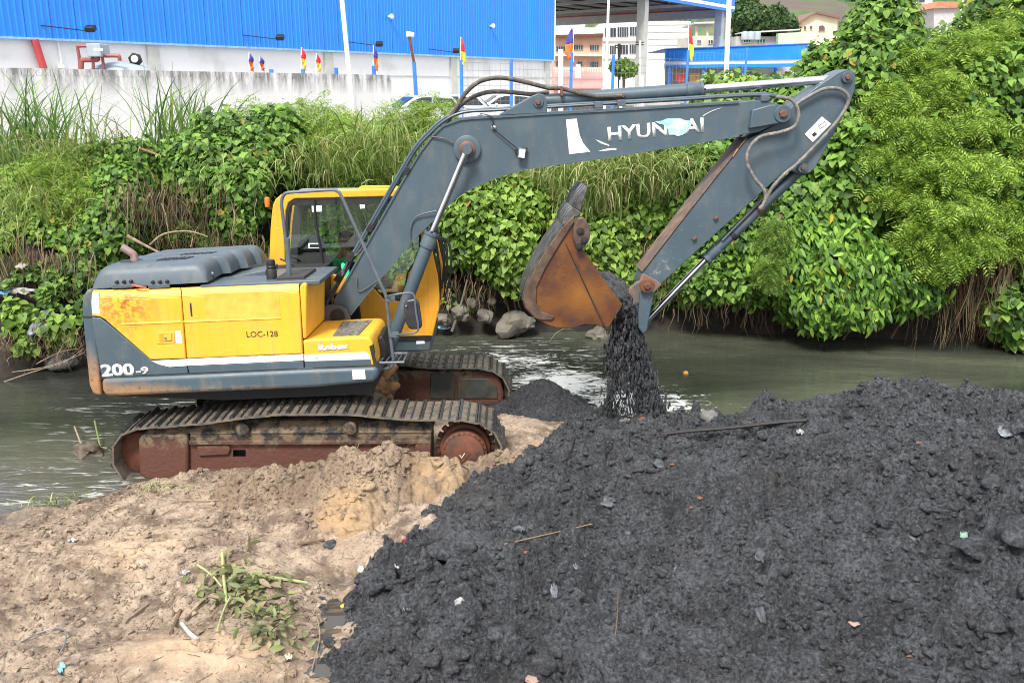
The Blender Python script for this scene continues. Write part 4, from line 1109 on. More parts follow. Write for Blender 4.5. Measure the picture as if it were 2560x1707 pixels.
# ---- bucket
def bucket_mat():
    t = NT('bucket_rust_orange')
    f = t.noise(2.4, 5)
    col = t.mix(t.ramp(f, [(.35, 0.), (.65, 1.)]), (.085, .030, .012), (.20, .075, .014))
    col = t.mix(t.ramp(t.noise(7, 8, rough=.7), [(.50, 0.), (.68, 1.)]), col, (.055, .030, .022))
    col = t.mix(t.math('MULTIPLY', t.blob(P(1460, 740, 10.2), (.35, .5, .3), .9), .5), col, (.33, .13, .018))
    t.base(col).rough(.42).bump(t.noise(30, 6), .25, .01)
    return t.m
m_bucket = bucket_mat()
m_rim = simple('bucket_rim_steel', (.12, .075, .05), .5, .3, .4, 6, (.05, .045, .045), .4, .2)
m_wear = simple('worn_wear_strip', (.13, .13, .125), .5, .5, .4, 10, (.05, .045, .04), .55, .3)
YK, YK2 = 10.2, 11.06
SHX[0], SHX[1] = -.03, .03
bk = empty('bucket', P(1440, 700, 10.7)); bk.parent = EX; bk.matrix_parent_inverse = Matrix.Translation(-WLOC[EX.name])
side = [(1437, 536), (1436, 575), (1442, 612), (1461, 627), (1504, 692), (1554, 758), (1555, 764), (1524, 814), (1512, 820), (1488, 812), (1461, 811), (1437, 819), (1392, 819), (1370, 812), (1338, 796), (1314, 770), (1307, 748), (1317, 713), (1338, 668), (1370, 617), (1405, 568)]
prism('side_plate', side, YK, YK + .03, m_bucket, bk, bevel=.006)
s2 = [(x - .03 * (YK2 - YK), z - .03 * (YK2 - YK)) for x, z in XZ(side, YK)]
MB().prism(s2, YK2 - .03, YK2).build('side_plate', m_bucket, bk)
rim = [(1437, 536), (1436, 556), (1398, 614), (1363, 673), (1342, 718), (1341, 758), (1352, 778), (1387, 791), (1380, 802), (1350, 800), (1338, 796), (1314, 770), (1307, 748), (1317, 713), (1338, 668), (1370, 617), (1405, 568)]
prism('rim_plate', rim, YK - .025, YK + .0, m_rim, bk, bevel=.012, bseg=3)
back = [(1437, 536), (1405, 568), (1370, 617), (1338, 668), (1317, 713), (1307, 748), (1314, 770), (1338, 796), (1370, 812), (1392, 819), (1437, 819), (1488, 813), (1523, 813)]
bz = XZ(back, YK)
def strip(y0, y1, out0, out1, sl=slice(None)):
    pts = [Vector((x, z)) for x, z in bz][sl]
    Vv, Fs = [], []
    n = len(pts)
    for i, p in enumerate(pts):
        d = (pts[min(i + 1, n - 1)] - pts[max(i - 1, 0)]).normalized()
        nr = Vector((-d.y, d.x))            # outwards: left of the run down the back
        if nr.dot(p - Vector((bz[9][0] + .2, bz[3][1] - .2))) < 0: nr = -nr
        for y, o_ in ((y0, out0), (y0, out1), (y1, out1), (y1, out0)):
            Vv.append((p.x + nr.x * o_ - .03 * (y - YK), y, p.y + nr.y * o_ - .03 * (y - YK)))
    for i in range(n - 1):
        for k in range(4):
            Fs.append((i * 4 + k, i * 4 + (k + 1) % 4, i * 4 + 4 + (k + 1) % 4, i * 4 + 4 + k))
    Fs += [(3, 2, 1, 0), tuple(range(4 * n - 4, 4 * n))]
    return MB().add(Vv, Fs)
strip(YK + .031, YK2 - .031, -.03, -.002).build('back_shell', m_rim, bk, smooth=60)
for k in range(7):
    y = YK + .03 + k * .116
    strip(y, y + .10, 0, .010, slice(0, 8)).build('wear_strip', m_wear, bk, smooth=60)
for k in range(5):
    y = YK + .005 + k * .182
    o_ = y - YK
    def sh(px): return [(x - .03 * o_, z - .03 * o_) for x, z in XZ(px, YK)]
    ad = MB().prism(sh([(1405, 566), (1409, 545), (1420, 526), (1431, 517), (1452, 529), (1450, 540), (1437, 545)]), y, y + .12).build('tooth_adapter', m_wear, bk, bevel=.01)
    MB().prism(sh([(1430, 518), (1441, 490), (1462, 464), (1471, 466), (1464, 490), (1452, 529)]), y + .008, y + .112).build('tooth', m_wear, ad, bevel=.012)
prism('side_cutter', [(1434.6, 566), (1445, 544.5), (1459, 543), (1475, 566), (1475, 598), (1461, 619.5), (1445, 625), (1432, 595)], YK - .07, YK, m_rim, bk, bevel=.015, bseg=3)
for px in ((1451, 579), (1461, 602), (1448, 618)):
    MB().disc(P(*px, YK - .07), (0, -1, 0), [(.045, 0), (.043, .012), (.022, .014), (.022, .03), (.01, .032)], 14).build('bolt', m_dark, bk)
prism('weld_seam', [(1413, 610), (1415, 609), (1513, 817), (1509, 818)], YK - .006, YK + .002, m_dark, bk)
prism('flare_plate', [(1419, 609), (1442, 612), (1461, 627), (1504, 692), (1554, 758), (1555, 764), (1524, 814), (1516, 817)], YK - .004, YK + .001, m_bucket, bk)
SHX[0] = SHX[1] = 0
# =================================================================== FAR SIDE: LAND, BUILDINGS, POLES
BANK, LAND = 2.62, 2.3
HOR = 221.0
def G(px, Y): return Vector(((px - CX) / F * (Y * CP) * 1.0, Y, 0))   # ground position of a photo column at distance Y (near eye level)
def col_x(px, Y, py=HOR): return P(px, py, Y).x
# ---- far bank
TOEP = [(-500, 960), (0, 945), (110, 925), (200, 893), (300, 862), (600, 845), (1030, 838), (1300, 834), (1600, 822), (1800, 828), (2000, 838), (2560, 862), (3200, 880)]
_tp = [PZ(a, c, 0) for a, c in TOEP]
def bank_toe(X): return np.interp(X, [p.x for p in _tp], [p.y for p in _tp])
def bank_z(X, Y, fine=True):
    t = Y - bank_toe(X)
    steep = np.interp(X, [-9, -6, -1, 2.2, 3.2, 9], [2.6, 2.9, 2.5, 2.2, 1.0, .9])
    z = BANK * np.clip(t / (steep + .5), 0, 1) ** .75
    z = np.where(t < 0, t * 1.2, z)
    if fine:
        m = sstep(0, .3, t)
        z = z + m * (.10 * fbm(X * .9, Y * .9, 4, 400) + .03 * billow(X * 3, Y * 3, 3, 410)) * sstep(6, 3, t)
    return z
V, Fa = grid_mesh('far_bank', -16, 16, 11.5, 21, .08, lambda X, Y: (X, Y, bank_z(X, Y)))
V, Fa = drop_below(V, Fa, V[:, 2] > -.5)
m_earth = simple('dark_bank_earth', (.014, .011, .009), .9, 0, .5, 3, (.045, .033, .023), .35, .8)
tag(finish('far_bank', arrmesh('far_bank', V, Fa), m_earth, smooth=180, origin=False), 'dark earth slope of the far canal bank', 'canal bank', kind='structure')
b = MB().add([(-400, 20.9, BANK - .02), (400, 20.9, BANK - .02), (400, 27.5, BANK - .06), (-400, 27.5, BANK - .06), (400, 30, LAND), (-400, 30, LAND), (400, 700, LAND), (-400, 700, LAND)], [(0, 1, 2, 3), (3, 2, 4, 5), (5, 4, 6, 7)])
tag(b.build('yard_ground', simple('pale_yard', (.32, .30, .27), .9, 0, .3, .6), origin=False), 'pale yard behind the far bank', 'ground', kind='structure')
for sx in (-1, 1):
    b = MB().add([(sx * 15.9, 12, -.5), (sx * 400, 12, -.5), (sx * 400, 21, BANK - .02), (sx * 15.9, 21, BANK - .02)], [(0, 1, 2, 3)])
    tag(b.build('bank_slope', m_earth, origin=False), 'earth slope of the far bank beyond the view', 'canal bank', kind='structure')

# ---- blue and white warehouse
WD, WN = Vector((.5835, .8121, 0)), Vector((.8121, -.5835, 0))      # along the wall, outwards to the canal
W0 = Vector((-15.23, 40.6, 0))
def WP(k, out=0, z=0): return W0 + WD * (10 * k) + WN * out + Vector((0, 0, z))
m_blue = simple('blue_cladding', (.018, .225, .80), .42, 0, .07, .8)
m_wwall = simple('white_masonry', (.74, .75, .76), .85, 0, .05, .7, (.55, .55, .54), .3)
m_conc = simple('pale_concrete', (.50, .51, .48), .85, 0, .12, 2)
m_steelw = simple('white_paint_metal', (.80, .80, .80), .5, 0, .06, 3)
m_blue2 = simple('blue_post_paint', (.035, .19, .62), .5, 0, .15, 4)
WH = empty('warehouse', WP(.5), 'large warehouse with blue ribbed cladding above a white wall', 'warehouse')
K0, K1 = -2.6, 3.075
def wbox(k0, k1, z0, z1, o0, o1, name, mat, parent):
    return MB().hexa([WP(k0, o1, z0), WP(k1, o1, z0), WP(k1, o0, z0), WP(k0, o0, z0)], [WP(k0, o1, z1), WP(k1, o1, z1), WP(k1, o0, z1), WP(k0, o0, z1)]).build(name, mat, parent)
wbox(K0, K1, LAND, 5.9, -20, 0, 'masonry_wall', m_wwall, WH)
for k in (-2, -1, 0, 1, 2, 3):
    wbox(k - .02, k + .035, LAND, 5.88, -.05, .12, 'wall_column', m_conc, WH)
wbox(K0, K1, 4.7, 4.76, -.01, .03, 'wall_ledge', m_conc, WH)
# cladding sheets, each with four ribs
def sheet():
    b = MB(); w, h = 1.0, 7.0
    pts = []
    for r_ in range(4):
        x = r_ * .25
        pts += [(x, 0), (x + .17, 0), (x + .19, .035), (x + .23, .035)]
    pts.append((1.0, 0))
    V_ = [(x, y, z) for x, y in pts for z in (0, h)]
    return b.add(V_, [(2 * i, 2 * i + 1, 2 * i + 3, 2 * i + 2) for i in range(len(pts) - 1)]).mesh('cladding_sheet')
sh_me = sheet(); sh_me.materials.append(m_blue)
L = int((K1 - K0) * 10)
for i in range(L + 1):
    o = bpy.data.objects.new('cladding_sheet', sh_me)
    o.location = WP(K1 - .1 * (i + 1), .16 + (i % 2) * .004, 5.9)
    o.rotation_euler = (0, 0, math.atan2(WD.y, WD.x) + 0)
    o.scale = (.965, -1, 1)
    link(o, WH)
wbox(K0, K1 + .01, 5.84, 5.92, -.05, .26, 'drip_edge', simple('pale_blue_trim', (.25, .45, .72), .5), WH)
wbox(K0, K1 + .005, 5.9, 12.9, -20, .15, 'upper_wall', m_blue, WH)
wbox(K1 + .002, K1 + .012, 5.9, 12.9, -.3, .2, 'corner_trim', m_steelw, WH)
# lamps on arms along the cladding
def wall_px(px, out=.2):
    """k along the warehouse for a photo column"""
    return 13050.0 / (2995.0 - px) - 5
for px, py, lab in ((172, 84, 'black floodlight on arm, leftmost on the blue cladding above the red pipe'), (648, 104, 'black floodlight on arm above two blue and orange flags'), (898, 119, 'black floodlight on arm just right of the tall white pole'), (1092, 135, 'black floodlight on arm beside the red and yellow flag')):
    k = wall_px(px); q = WP(k, .2); z = CAM_H + (HOR - py) / 2386 * q.y
    lp = empty('floodlight', WP(k, .2, z), lab, 'floodlight', 'floodlights on the warehouse')
    a, c = WP(k - .09, .2, z + .12), WP(k + .06, 1.0, z - .05)
    MB().tube([a, c], .02, 6).build('arm', m_dark, lp)
    MB().box(c + Vector((0, 0, .1)), (.36, .3, .2), Matrix.Rotation(R(25), 3, 'X')).build('lamp_head', m_black, lp, bevel=.02)
for px, py, lab in ((971, 53, 'small round lamp high on the blue cladding right of the tall white pole'), (1221, 75, 'small round lamp on the blue cladding near the warehouse corner')):
    k = wall_px(px); q = WP(k, .2); z = CAM_H + (HOR - py) / 2386 * q.y
    o = MB().disc(WP(k, .16, z), WN, [(.05, 0), (.05, .15), (.13, .2), (.13, .3), (.04, .34)], 14).build('wall_lamp', m_steelw)
    tag(o, lab, 'lamp', 'small lamps on the warehouse')

# ---- concrete wall behind the bank, top course of blocks
CW0, CWD = Vector((-13.0, 24.2, 0)), Vector((8.1, 14.1, 0)).normalized()
CWN = Vector((CWD.y, -CWD.x, 0))
def CW(s, out=0, z=0): return CW0 + CWD * s + CWN * out + Vector((0, 0, z))
def stain_mat():
    t = NT('stained_white_render')
    p = t.pos()
    sep = t.n('SeparateXYZ'); t.l(p, sep.inputs[0])
    dr = t.noise(3.2, 7, t.scaled(p, (1, 1, .22)), .7)
    hi = t.ramp(sep.outputs['Z'], [(.0, 0.), (1.0, 1.)])
    z = t.math('MULTIPLY', t.math('SUBTRACT', sep.outputs['Z'], 3.85), 1.4)
    f = t.math('MULTIPLY', t.ramp(dr, [(.40, 0.), (.58, 1.)]), t.ramp(z, [(.0, .05), (.8, 1.)]))
    col = t.mix(t.noise(1.2, 5), (.76, .76, .75), (.66, .66, .655))
    col = t.mix(t.math('MULTIPLY', f, .9), col, (.16, .155, .15))
    t.base(col).rough(.9).bump(t.noise(9, 6), .3, .03)
    return t.m
m_stain = stain_mat()
WL = empty('concrete_wall', CW(8), 'stained white concrete wall with a top course of blocks behind the far bank', 'wall')
S0, S1, ZT = -9, 16.25, 4.6
b = MB().hexa([CW(S0, .09, 2.2), CW(S1, .09, 2.2), CW(S1, -.09, 2.2), CW(S0, -.09, 2.2)], [CW(S0, .09, ZT - .2), CW(S1, .09, ZT - .2), CW(S1, -.09, ZT - .2), CW(S0, -.09, ZT - .2)])
b.build('rendered_face', m_stain, WL)
for s in (-6, -.5, 5.2, 10.6):
    MB().hexa([CW(s, .12, 2.2), CW(s + .25, .12, 2.2), CW(s + .25, -.1, 2.2), CW(s, -.1, 2.2)], [CW(s, .12, ZT - .21), CW(s + .25, .12, ZT - .21), CW(s + .25, -.1, ZT - .21), CW(s, -.1, ZT - .21)]).build('wall_pier', m_stain, WL)
blk = MB().box((0, 0, .093), (.385, .17, .186)).mesh('block'); blk.materials.append(m_stain)
s = S0
while s < S1 - .3:
    o = bpy.data.objects.new('block', blk)
    o.location = CW(s + .2, random.uniform(-.008, .008), ZT - .196); o.rotation_euler = (0, random.uniform(-.01, .01), math.atan2(CWD.y, CWD.x))
    link(o, WL); s += .40
# ---- tank, pump box, pipes behind the wall
def at_(px, py, Y): return P(px, py, Y)
TK = at_(300, 172, 31); rt = (at_(378, 170, 31) - at_(222, 170, 31)).length / 2
m_tank = simple('grey_tank', (.30, .36, .40), .5, 0, .1, 2)
m_red = simple('red_fire_pipe', (.42, .045, .05), .5, 0, .15, 3)
m_rpipe = simple('brown_red_pipe', (.24, .06, .05), .5, 0, .2, 3)
tk = empty('water_tank', (TK.x, 31, LAND), 'grey domed water tank showing above the concrete wall', 'tank')
zt = at_(300, 156, 31).z
MB().disc((TK.x, 31, LAND), (0, 0, 1), [(rt * 1.1, 0), (rt * 1.1, zt - .4 - LAND), (rt * .98, zt - .26 - LAND), (rt * .7, zt - .1 - LAND), (rt * .35, zt - .02 - LAND), (.1, zt - LAND)], 32).build('tank_shell', m_tank, tk)
MB().disc(at_(340, 150, 31.0), (0, -1, 0), [(.22, 0), (.22, .1), (.15, .12)], 6).build('gauge_box', m_dark, tk)
MB().disc(at_(337, 148, 30.85), (0, -1, 0), [(.11, 0), (.11, .04), (.09, .05)], 18).build('gauge_dial', m_steelw, tk)
pb = empty('pump_box', at_(241, 128, 30), 'blue grey pump box on legs with bent red pipes above the wall', 'pump box')
MB().prism(XZ([(221, 110), (256, 110), (261, 143), (226, 143)], 30), 29.8, 30.5).build('box', m_tank, pb, bevel=.03)
MB().prism(XZ([(234, 121), (257, 122), (257, 128), (234, 127)], 29.79), 29.79, 29.8).build('label_plate', m_steelw, pb)
for x in (231, 256): MB().tube([at_(x, 143, 30), at_(x + 2, 160, 30), at_(x + 2, 200, 30)], .05, 8).build('leg', m_rpipe, pb)
MB().tube(smooth_pts([at_(221, 116, 30), at_(196, 116, 30), at_(194, 122, 30), at_(199, 152, 30), at_(200, 200, 30)], 3), .05, 8).build('pipe', m_rpipe, pb)
MB().tube(smooth_pts([at_(261, 140, 30), at_(292, 140, 30), at_(298, 143, 30), at_(299, 153, 30)], 3), .06, 8).build('pipe', m_rpipe, pb)
MB().tube(smooth_pts([at_(244, 143, 30), at_(242, 150, 30), at_(206, 151, 30), at_(204, 156, 30), at_(203, 200, 30)], 3), .075, 8).build('pipe', m_rpipe, pb)
k = wall_px(108); q = WP(k, .2)
o = MB().tube([WP(k - .02, .2, 5.85), WP(k + .01, .22, 4.3), WP(k + .012, .22, LAND)], .14, 10).build('red_pipe', m_red)
tag(o, 'thick red pipe running down the white warehouse wall at far left', 'pipe')
k = wall_px(155)
o = MB().tube([WP(k, .1, 5.85), WP(k + .005, .1, 4.95)], .03, 6); o.box(WP(k + .005, .1, 4.9), (.25, .2, .12)); o = o.build('wall_conduit', m_steelw)
tag(o, 'thin white conduit with a small box on the warehouse wall right of the red pipe', 'conduit')

# ---- canopy beyond the warehouse corner
CN = empty('canopy', WP(4.6), 'open roof with blue fascia and white stripe standing on pale columns', 'canopy')
zf = 10.85
FS = 6.12
def fbox(k0, k1, z0, z1, o0, o1, name, mat): return wbox(k0, k1, z0, z1, o0, o1, name, mat, CN)
fbox(K1 + .02, FS, zf + .55, 16.5, .0, .12, 'fascia', m_blue)
fbox(K1 + .02, FS, zf + .22, zf + .5, .0, .15, 'white_stripe', m_steelw)
fbox(K1 + .02, FS, zf, zf + .22, .0, .13, 'fascia_edge', m_blue)
for i in range(int((FS - K1) * 20)):
    k = K1 + .04 + i * .05
    if k < FS: fbox(k, k + .018, zf + .55, 16.5, .115, .16, 'fascia_rib', m_blue) if i % 2 == 0 else None
m_under = simple('grey_steel_roof', (.28, .28, .28), .7, .1, .2, 1)
fbox(K1 + .02, FS, zf + .9, zf + .96, -21, 0, 'roof_sheet', m_under)
fbox(FS - .06, FS, zf - .5, zf + .9, -21, -.1, 'edge_beam', m_conc)
for i in range(8):
    fbox(K1 + .05, FS - .06, zf + .62, zf + .76, -2.5 * i - 2.3, -2.5 * i - 2.15, 'purlin', m_dark)
for i in range(4):
    k = 3.3 + i * .8
    fbox(k, k + .03, zf + .35, zf + .55, -20.8, -.2, 'rafter', m_conc)
    for j in range(10):
        a, c = WP(k + .015, -2 * j, zf + .35), WP(k + .015, -2 * j - 1, zf + .9)
        MB().tube([a, c], .04, 4).build('truss_web', m_conc, CN)
fbox(FS - .12, FS - .09, zf + .2, zf + .3, -20.8, -.2, 'fire_pipe', m_red)
for k, o_ in ((4.48, -.3), (6.02, -.5), (3.45, -13), (6.05, -20), (4.5, -20)):
    w = .032 if o_ > -1 else .04
    fbox(k - w, k + w, LAND, zf + .5, o_ - .7, o_, 'column', m_conc if o_ > -5 else m_under)

# ---- buildings far behind
def facade(name, label, cat, rect, Y, depth, mat, wins, wmat=None, extra=None):
    x0, y0, x1, y1 = rect
    a, c = P(x0, y0, Y), P(x1, y0, Y)
    root = empty(name, ((a.x + c.x) / 2, Y, LAND), label, cat)
    MB().hexa([(a.x, Y, LAND), (c.x, Y, LAND), (c.x, Y + depth, LAND), (a.x, Y + depth, LAND)], [(a.x, Y, a.z), (c.x, Y, a.z), (c.x, Y + depth, a.z), (a.x, Y + depth, a.z)]).build('wall', mat, root)
    for (u0, v0, u1, v1) in wins:
        w = MB().prism(XZ([(u0, v0), (u1, v0), (u1, v1), (u0, v1)], Y), Y - .12, Y + .02).build('window', wmat or m_steelw, root)
        n = max(1, round((u1 - u0) / 6))
        for i in range(n):
            g = (u1 - u0) / n
            MB().prism(XZ([(u0 + g * i + .6, v0 + 1), (u0 + g * (i + 1) - .6, v0 + 1), (u0 + g * (i + 1) - .6, v1 - 1), (u0 + g * i + .6, v1 - 1)], Y), Y - .15, Y - .119).build('pane', m_winglass, w)
    return root
m_winglass = simple('dark_window_glass', (.035, .045, .055), .12, 0, .3, .5)
m_peach = simple('peach_render', (.62, .36, .25), .9, 0, .1, .5)
m_pink = simple('pink_render', (.55, .33, .32), .9, 0, .1, .5)
m_whiteb = simple('white_block_render', (.78, .77, .74), .9, 0, .06, .6, (.62, .60, .58), .4)
PB = facade('apartment_house', 'peach three storey house seen under the canopy', 'house', (1383, 92, 1507, 220), 118, 12, m_peach,
            [(1390, 116, 1413, 130), (1434, 113, 1457, 126), (1474, 113, 1497, 127), (1443, 154, 1456, 168), (1474, 154, 1496, 170), (1390, 154, 1408, 168), (1467, 189, 1490, 196)], m_conc)
MB().prism(XZ([(1383, 136), (1507, 136), (1507, 141), (1383, 141)], 117), 117, 119).build('floor_slab', m_conc, PB)
MB().prism(XZ([(1381, 88), (1509, 84), (1509, 92), (1381, 94)], 117), 117, 130).build('roof', m_rust, PB)
MB().prism(XZ([(1383, 182), (1507, 182), (1507, 222), (1383, 222)], 117.5), 117.5, 118).build('wall', m_pink, PB)
for i in range(30):
    MB().tube([P(1384 + i * 4.2, 171, 116.6), P(1384 + i * 4.2, 180, 116.6)], .035, 4).build('baluster', m_steelw, PB)
MB().tube([P(1383, 171, 116.6), P(1507, 171, 116.6)], .06, 4).build('rail', m_steelw, PB)
WB = facade('white_block', 'white four storey block with long window rows behind the canopy columns', 'building', (1507, 54, 1727, 220), 136, 14, m_whiteb,
            [(1512, 70, 1522, 94), (1525, 70, 1540, 94), (1543, 68, 1571, 94), (1574, 67, 1604, 91), (1512, 114, 1521, 137), (1524, 114, 1540, 137), (1543, 112, 1570, 137), (1573, 111, 1602, 136), (1574, 158, 1601, 172), (1660, 158, 1690, 172)], m_conc)
for y in (62, 80, 97, 113, 130, 148): MB().prism(XZ([(1620, y), (1726, y - 2), (1726, y), (1620, y + 2)], 135.9), 135.9, 136.0).build('string_course', m_conc, WB)
for y in (100, 143): MB().prism(XZ([(1507, y), (1612, y), (1612, y + 4), (1507, y + 4)], 135.7), 135.7, 136).build('floor_band', m_whiteb, WB)
# low long white block closing the gap at the left under the roof
facade('far_block', 'long low white building closing the view under the canopy', 'building', (1330, 70, 1520, 220), 160, 10, m_whiteb, [])
# blue shop canopy
SB = empty('shop_building', P(1830, 220, 82), 'long low shop with blue ribbed fascia and white band', 'shop')
def slant(y0l, y0r, y1l, y1r, Yl, Yr, xl, xr, th, name, mat):
    A, B_, C, D = P(xl, y0l, Yl), P(xr, y0r, Yr), P(xr, y1r, Yr), P(xl, y1l, Yl)
    o = Vector((0, th, 0))
    return MB().hexa([D, C, C + o, D + o], [A, B_, B_ + o, A + o]).build(name, mat, SB)
slant(125, 111, 154, 148, 86, 78, 1663, 2030, .4, 'fascia', m_blue)
slant(154, 148, 163, 158, 86.1, 78.1, 1663, 2030, .4, 'white_band', m_steelw)
slant(163, 158, 171, 167, 85.9, 77.9, 1663, 2030, .4, 'fascia_edge', m_blue)
slant(171, 167, 225, 225, 92, 86, 1663, 2040, .4, 'back_wall', simple('shop_cream', (.55, .50, .45), .9, 0, .3, .6))
slant(122, 108, 124.5, 110.5, 85.9, 77.9, 1660, 2032, 10, 'roof', m_blue2)
for i in range(34):
    f = i / 33
    x = 1664 + 366 * f; Y = 86 - 8 * f; y0, y1 = 126 - 14 * f, 153 - 6 * f
    MB().tube([P(x, y0, Y - .03), P(x, y1, Y - .03)], .07, 4).build('fascia_rib', m_blue, SB)
for x in (1672, 1760, 1850, 1940): MB().tube([P(x, 170, 84), P(x, 225, 84)], .18, 6).build('post', m_blue2, SB)
for (x0, x1, c_, nm) in ((1690, 1712, (.5, .08, .08), 'a'), (1725, 1750, (.6, .35, .1), 'b'), (1775, 1815, (.25, .1, .3), 'c'), (1870, 1910, (.1, .2, .45), 'd')):
    MB().prism(XZ([(x0, 184), (x1, 184), (x1, 206), (x0, 206)], 85.5), 85.5, 85.9).build('shop_board', simple('board_' + nm, c_, .6), SB)
# house with gable on the hill foot
m_cream = simple('cream_render', (.72, .60, .42), .9, 0, .08, .5)
HS = empty('gabled_house', P(2045, 120, 140), 'cream gabled house with arched windows on the hillside', 'house')
MB().prism(XZ([(2004, 82), (2003, 52), (2041, 33), (2094, 45), (2092, 130), (2004, 130)], 140), 140, 150).build('wall', m_cream, HS)
MB().prism(XZ([(1996, 56), (2041, 29), (2100, 42), (2100, 47), (2041, 34), (1998, 60)], 139.3), 139.3, 151).build('roof', simple('brown_tiles', (.18, .10, .08), .85), HS)
for (x0, x1, y0, y1) in ((2009, 2017, 65, 76), (2024, 2032, 64, 75), (2045, 2064, 62, 79)):
    xm, hw = (x0 + x1) / 2, (x1 - x0) / 2
    arc = [(xm + hw * math.cos(math.pi * i / 8), y0 + hw * .6 - hw * .6 * math.sin(math.pi * i / 8)) for i in range(9)]
    w = MB().prism(XZ([(x1, y1)] + arc + [(x0, y1)], 139.9), 139.85, 140.02).build('window', m_steelw, HS)
    MB().prism(XZ([(xm + (p[0] - xm) * .78, y0 + hw * .2 + (p[1] - y0) * .82) for p in [(x1, y1)] + arc + [(x0, y1)]], 139.8), 139.78, 139.851).build('pane', simple('brown_shutter', (.13, .07, .05), .6), w)
H2 = empty('hill_house', P(2300, 60, 135), 'white walled house on the hill above the vine covered mound', 'house')
MB().prism(XZ([(2255, 140), (2255, -12), (2330, -14), (2338, 140)], 135), 135, 145).build('wall', m_whiteb, H2)
MB().prism(XZ([(2258, 16), (2336, 12), (2336, 24), (2258, 26)], 134.6), 134.6, 135).build('balcony', m_conc, H2)
w_ = MB().prism(XZ([(2290, -8), (2315, -9), (2315, 8), (2290, 9)], 134.8), 134.8, 135.02).build('window', m_steelw, H2)
MB().prism(XZ([(2293, -6), (2312, -7), (2312, 6), (2293, 7)], 134.7), 134.7, 134.801).build('pane', m_winglass, w_)
H3 = empty('tiled_house', P(2375, 60, 128), 'grey walled house with orange tiled roof high at the right', 'house')
MB().prism(XZ([(2335, 140), (2335, 22), (2415, 18), (2415, 140)], 128), 128, 138).build('wall', simple('grey_render', (.42, .40, .40), .9), H3)
MB().prism(XZ([(2330, 22), (2345, 4), (2420, 6), (2420, 19)], 127.5), 127.5, 139).build('roof', simple('orange_tiles', (.42, .17, .10), .85, 0, .2, 2), H3)
T2 = facade('terrace_house', 'unfinished grey house with an open roof terrace right of the canopy column', 'house', (1733, 90, 1800, 220), 105, 10, simple('bare_cement', (.48, .46, .40), .9, 0, .15, .5), [(1742, 100, 1752, 110), (1770, 100, 1782, 111)])
for x in (1741, 1768, 1796): MB().tube([P(x, 58, 105.3), P(x, 91, 105.3)], .16, 4).build('post', m_conc, T2)
MB().prism(XZ([(1736, 56), (1805, 54), (1805, 59), (1736, 60)], 104.5), 104.5, 112).build('roof', m_conc, T2)
RB = facade('roofed_house', 'low grey houses with a long flat roof behind the blue shop', 'house', (1840, 92, 1990, 220), 118, 9, simple('mixed_cement', (.36, .35, .34), .9, 0, .3, .4), [(1858, 98, 1876, 108), (1892, 98, 1912, 109), (1960, 96, 1980, 108)])
MB().prism(XZ([(1852, 81), (2000, 73), (2000, 76), (1852, 84)], 117), 117, 125).build('roof', m_conc, RB)
MB().prism(XZ([(1946, 84), (2010, 81), (2010, 130), (1946, 130)], 116), 116, 117).build('wall', simple('pale_green_render', (.42, .52, .38), .9), RB)
for x, r_ in ((1862, 9), (1876, 10), (1893, 8)):
    MB().disc(P(x, 100, 116), (0, 0, 1), [(r_ * .05, 0), (r_ * .05, .7), (r_ * .04, .9), (.05, .98)], 14).build('water_tank', m_tank, RB)

# ---- hill
def hill_z(X, Y):
    d = Y - 150 - .25 * np.abs(X - 90)
    z = LAND + np.clip(d, 0, 400) * .26 * sstep(20, 60, X) + 6 * fbm(X * .02, Y * .02, 3, 500) * sstep(0, 60, d)
    return np.where(d > 0, z, LAND - .5)
V, Fa = grid_mesh('hill', 15, 330, 145, 480, 5, lambda X, Y: (X, Y, hill_z(X, Y)))
t = NT('hill_cover')
col = t.ramp(t.noise(.06, 7, rough=.65), [(.36, (.035, .075, .022)), (.5, (.075, .13, .04)), (.62, (.15, .17, .07))])
q = P(2010, 15, 215)
rk = t.math('MULTIPLY', t.blob((q.x, q.y, q.z), (26, 40, 12), .5), t.ramp(t.noise(.12, 6), [(.35, 0.), (.5, 1.)]))
col = t.mix(rk, col, (.10, .075, .065))
t.base(col).rough(.95).bump(t.noise(.4, 6), 1.0, 1.0)
tag(finish('hill', arrmesh('hill', V, Fa), t.m, smooth=180, origin=False), 'green hillside with a bare brown rock face', 'hill', kind='structure')

# ---- poles, posts, flags, fence
def pole(a, c, Y, r, mat, label, name='pole', group=None, cat='pole', extra=None):
    A, B_ = P(*a, Y), P(*c, Y)
    B2 = B_ + (B_ - A).normalized() * ((B_.z - LAND) / max(.05, (A.z - B_.z)) * (A - B_).length) if B_.z > LAND else B_
    o = MB().tube([A + (A - B_).normalized() * .0, B2], r, 10).build(name, mat)
    return tag(o, label, cat, group)
pole((849, -60), (872, 178), 36, .085, m_steelw, 'tall white pole in front of the blue cladding behind the concrete wall', group='tall white poles')
pole((1825, -60), (1815, 208), 40, .10, m_steelw, 'tall white pole at the end of the blue fascia', group='tall white poles')
pole((1524, -60), (1513, 225), 46, .06, m_steelw, 'thin white pole between the two front canopy columns', group='tall white poles')
pole((2410, -40), (2402, 60), 60, .11, m_steelw, 'white pole high at the right above the tree', group='tall white poles')
lp = empty('lamp_post', P(1044, 255, 42), 'leaning rusty and blue lamp post with a white lamp head', 'lamp post')
MB().tube([P(1023, 92, 42), P(1035, 157, 42)], .06, 8).build('upper_post', m_rust, lp)
MB().tube([P(1035, 156, 42), P(1044, 300, 42)], .085, 8).build('lower_post', m_blue2, lp)
MB().tube([P(1016, 86, 42), P(1035, 88, 42)], [.13, .10], 10).build('lamp_head', m_steelw, lp)
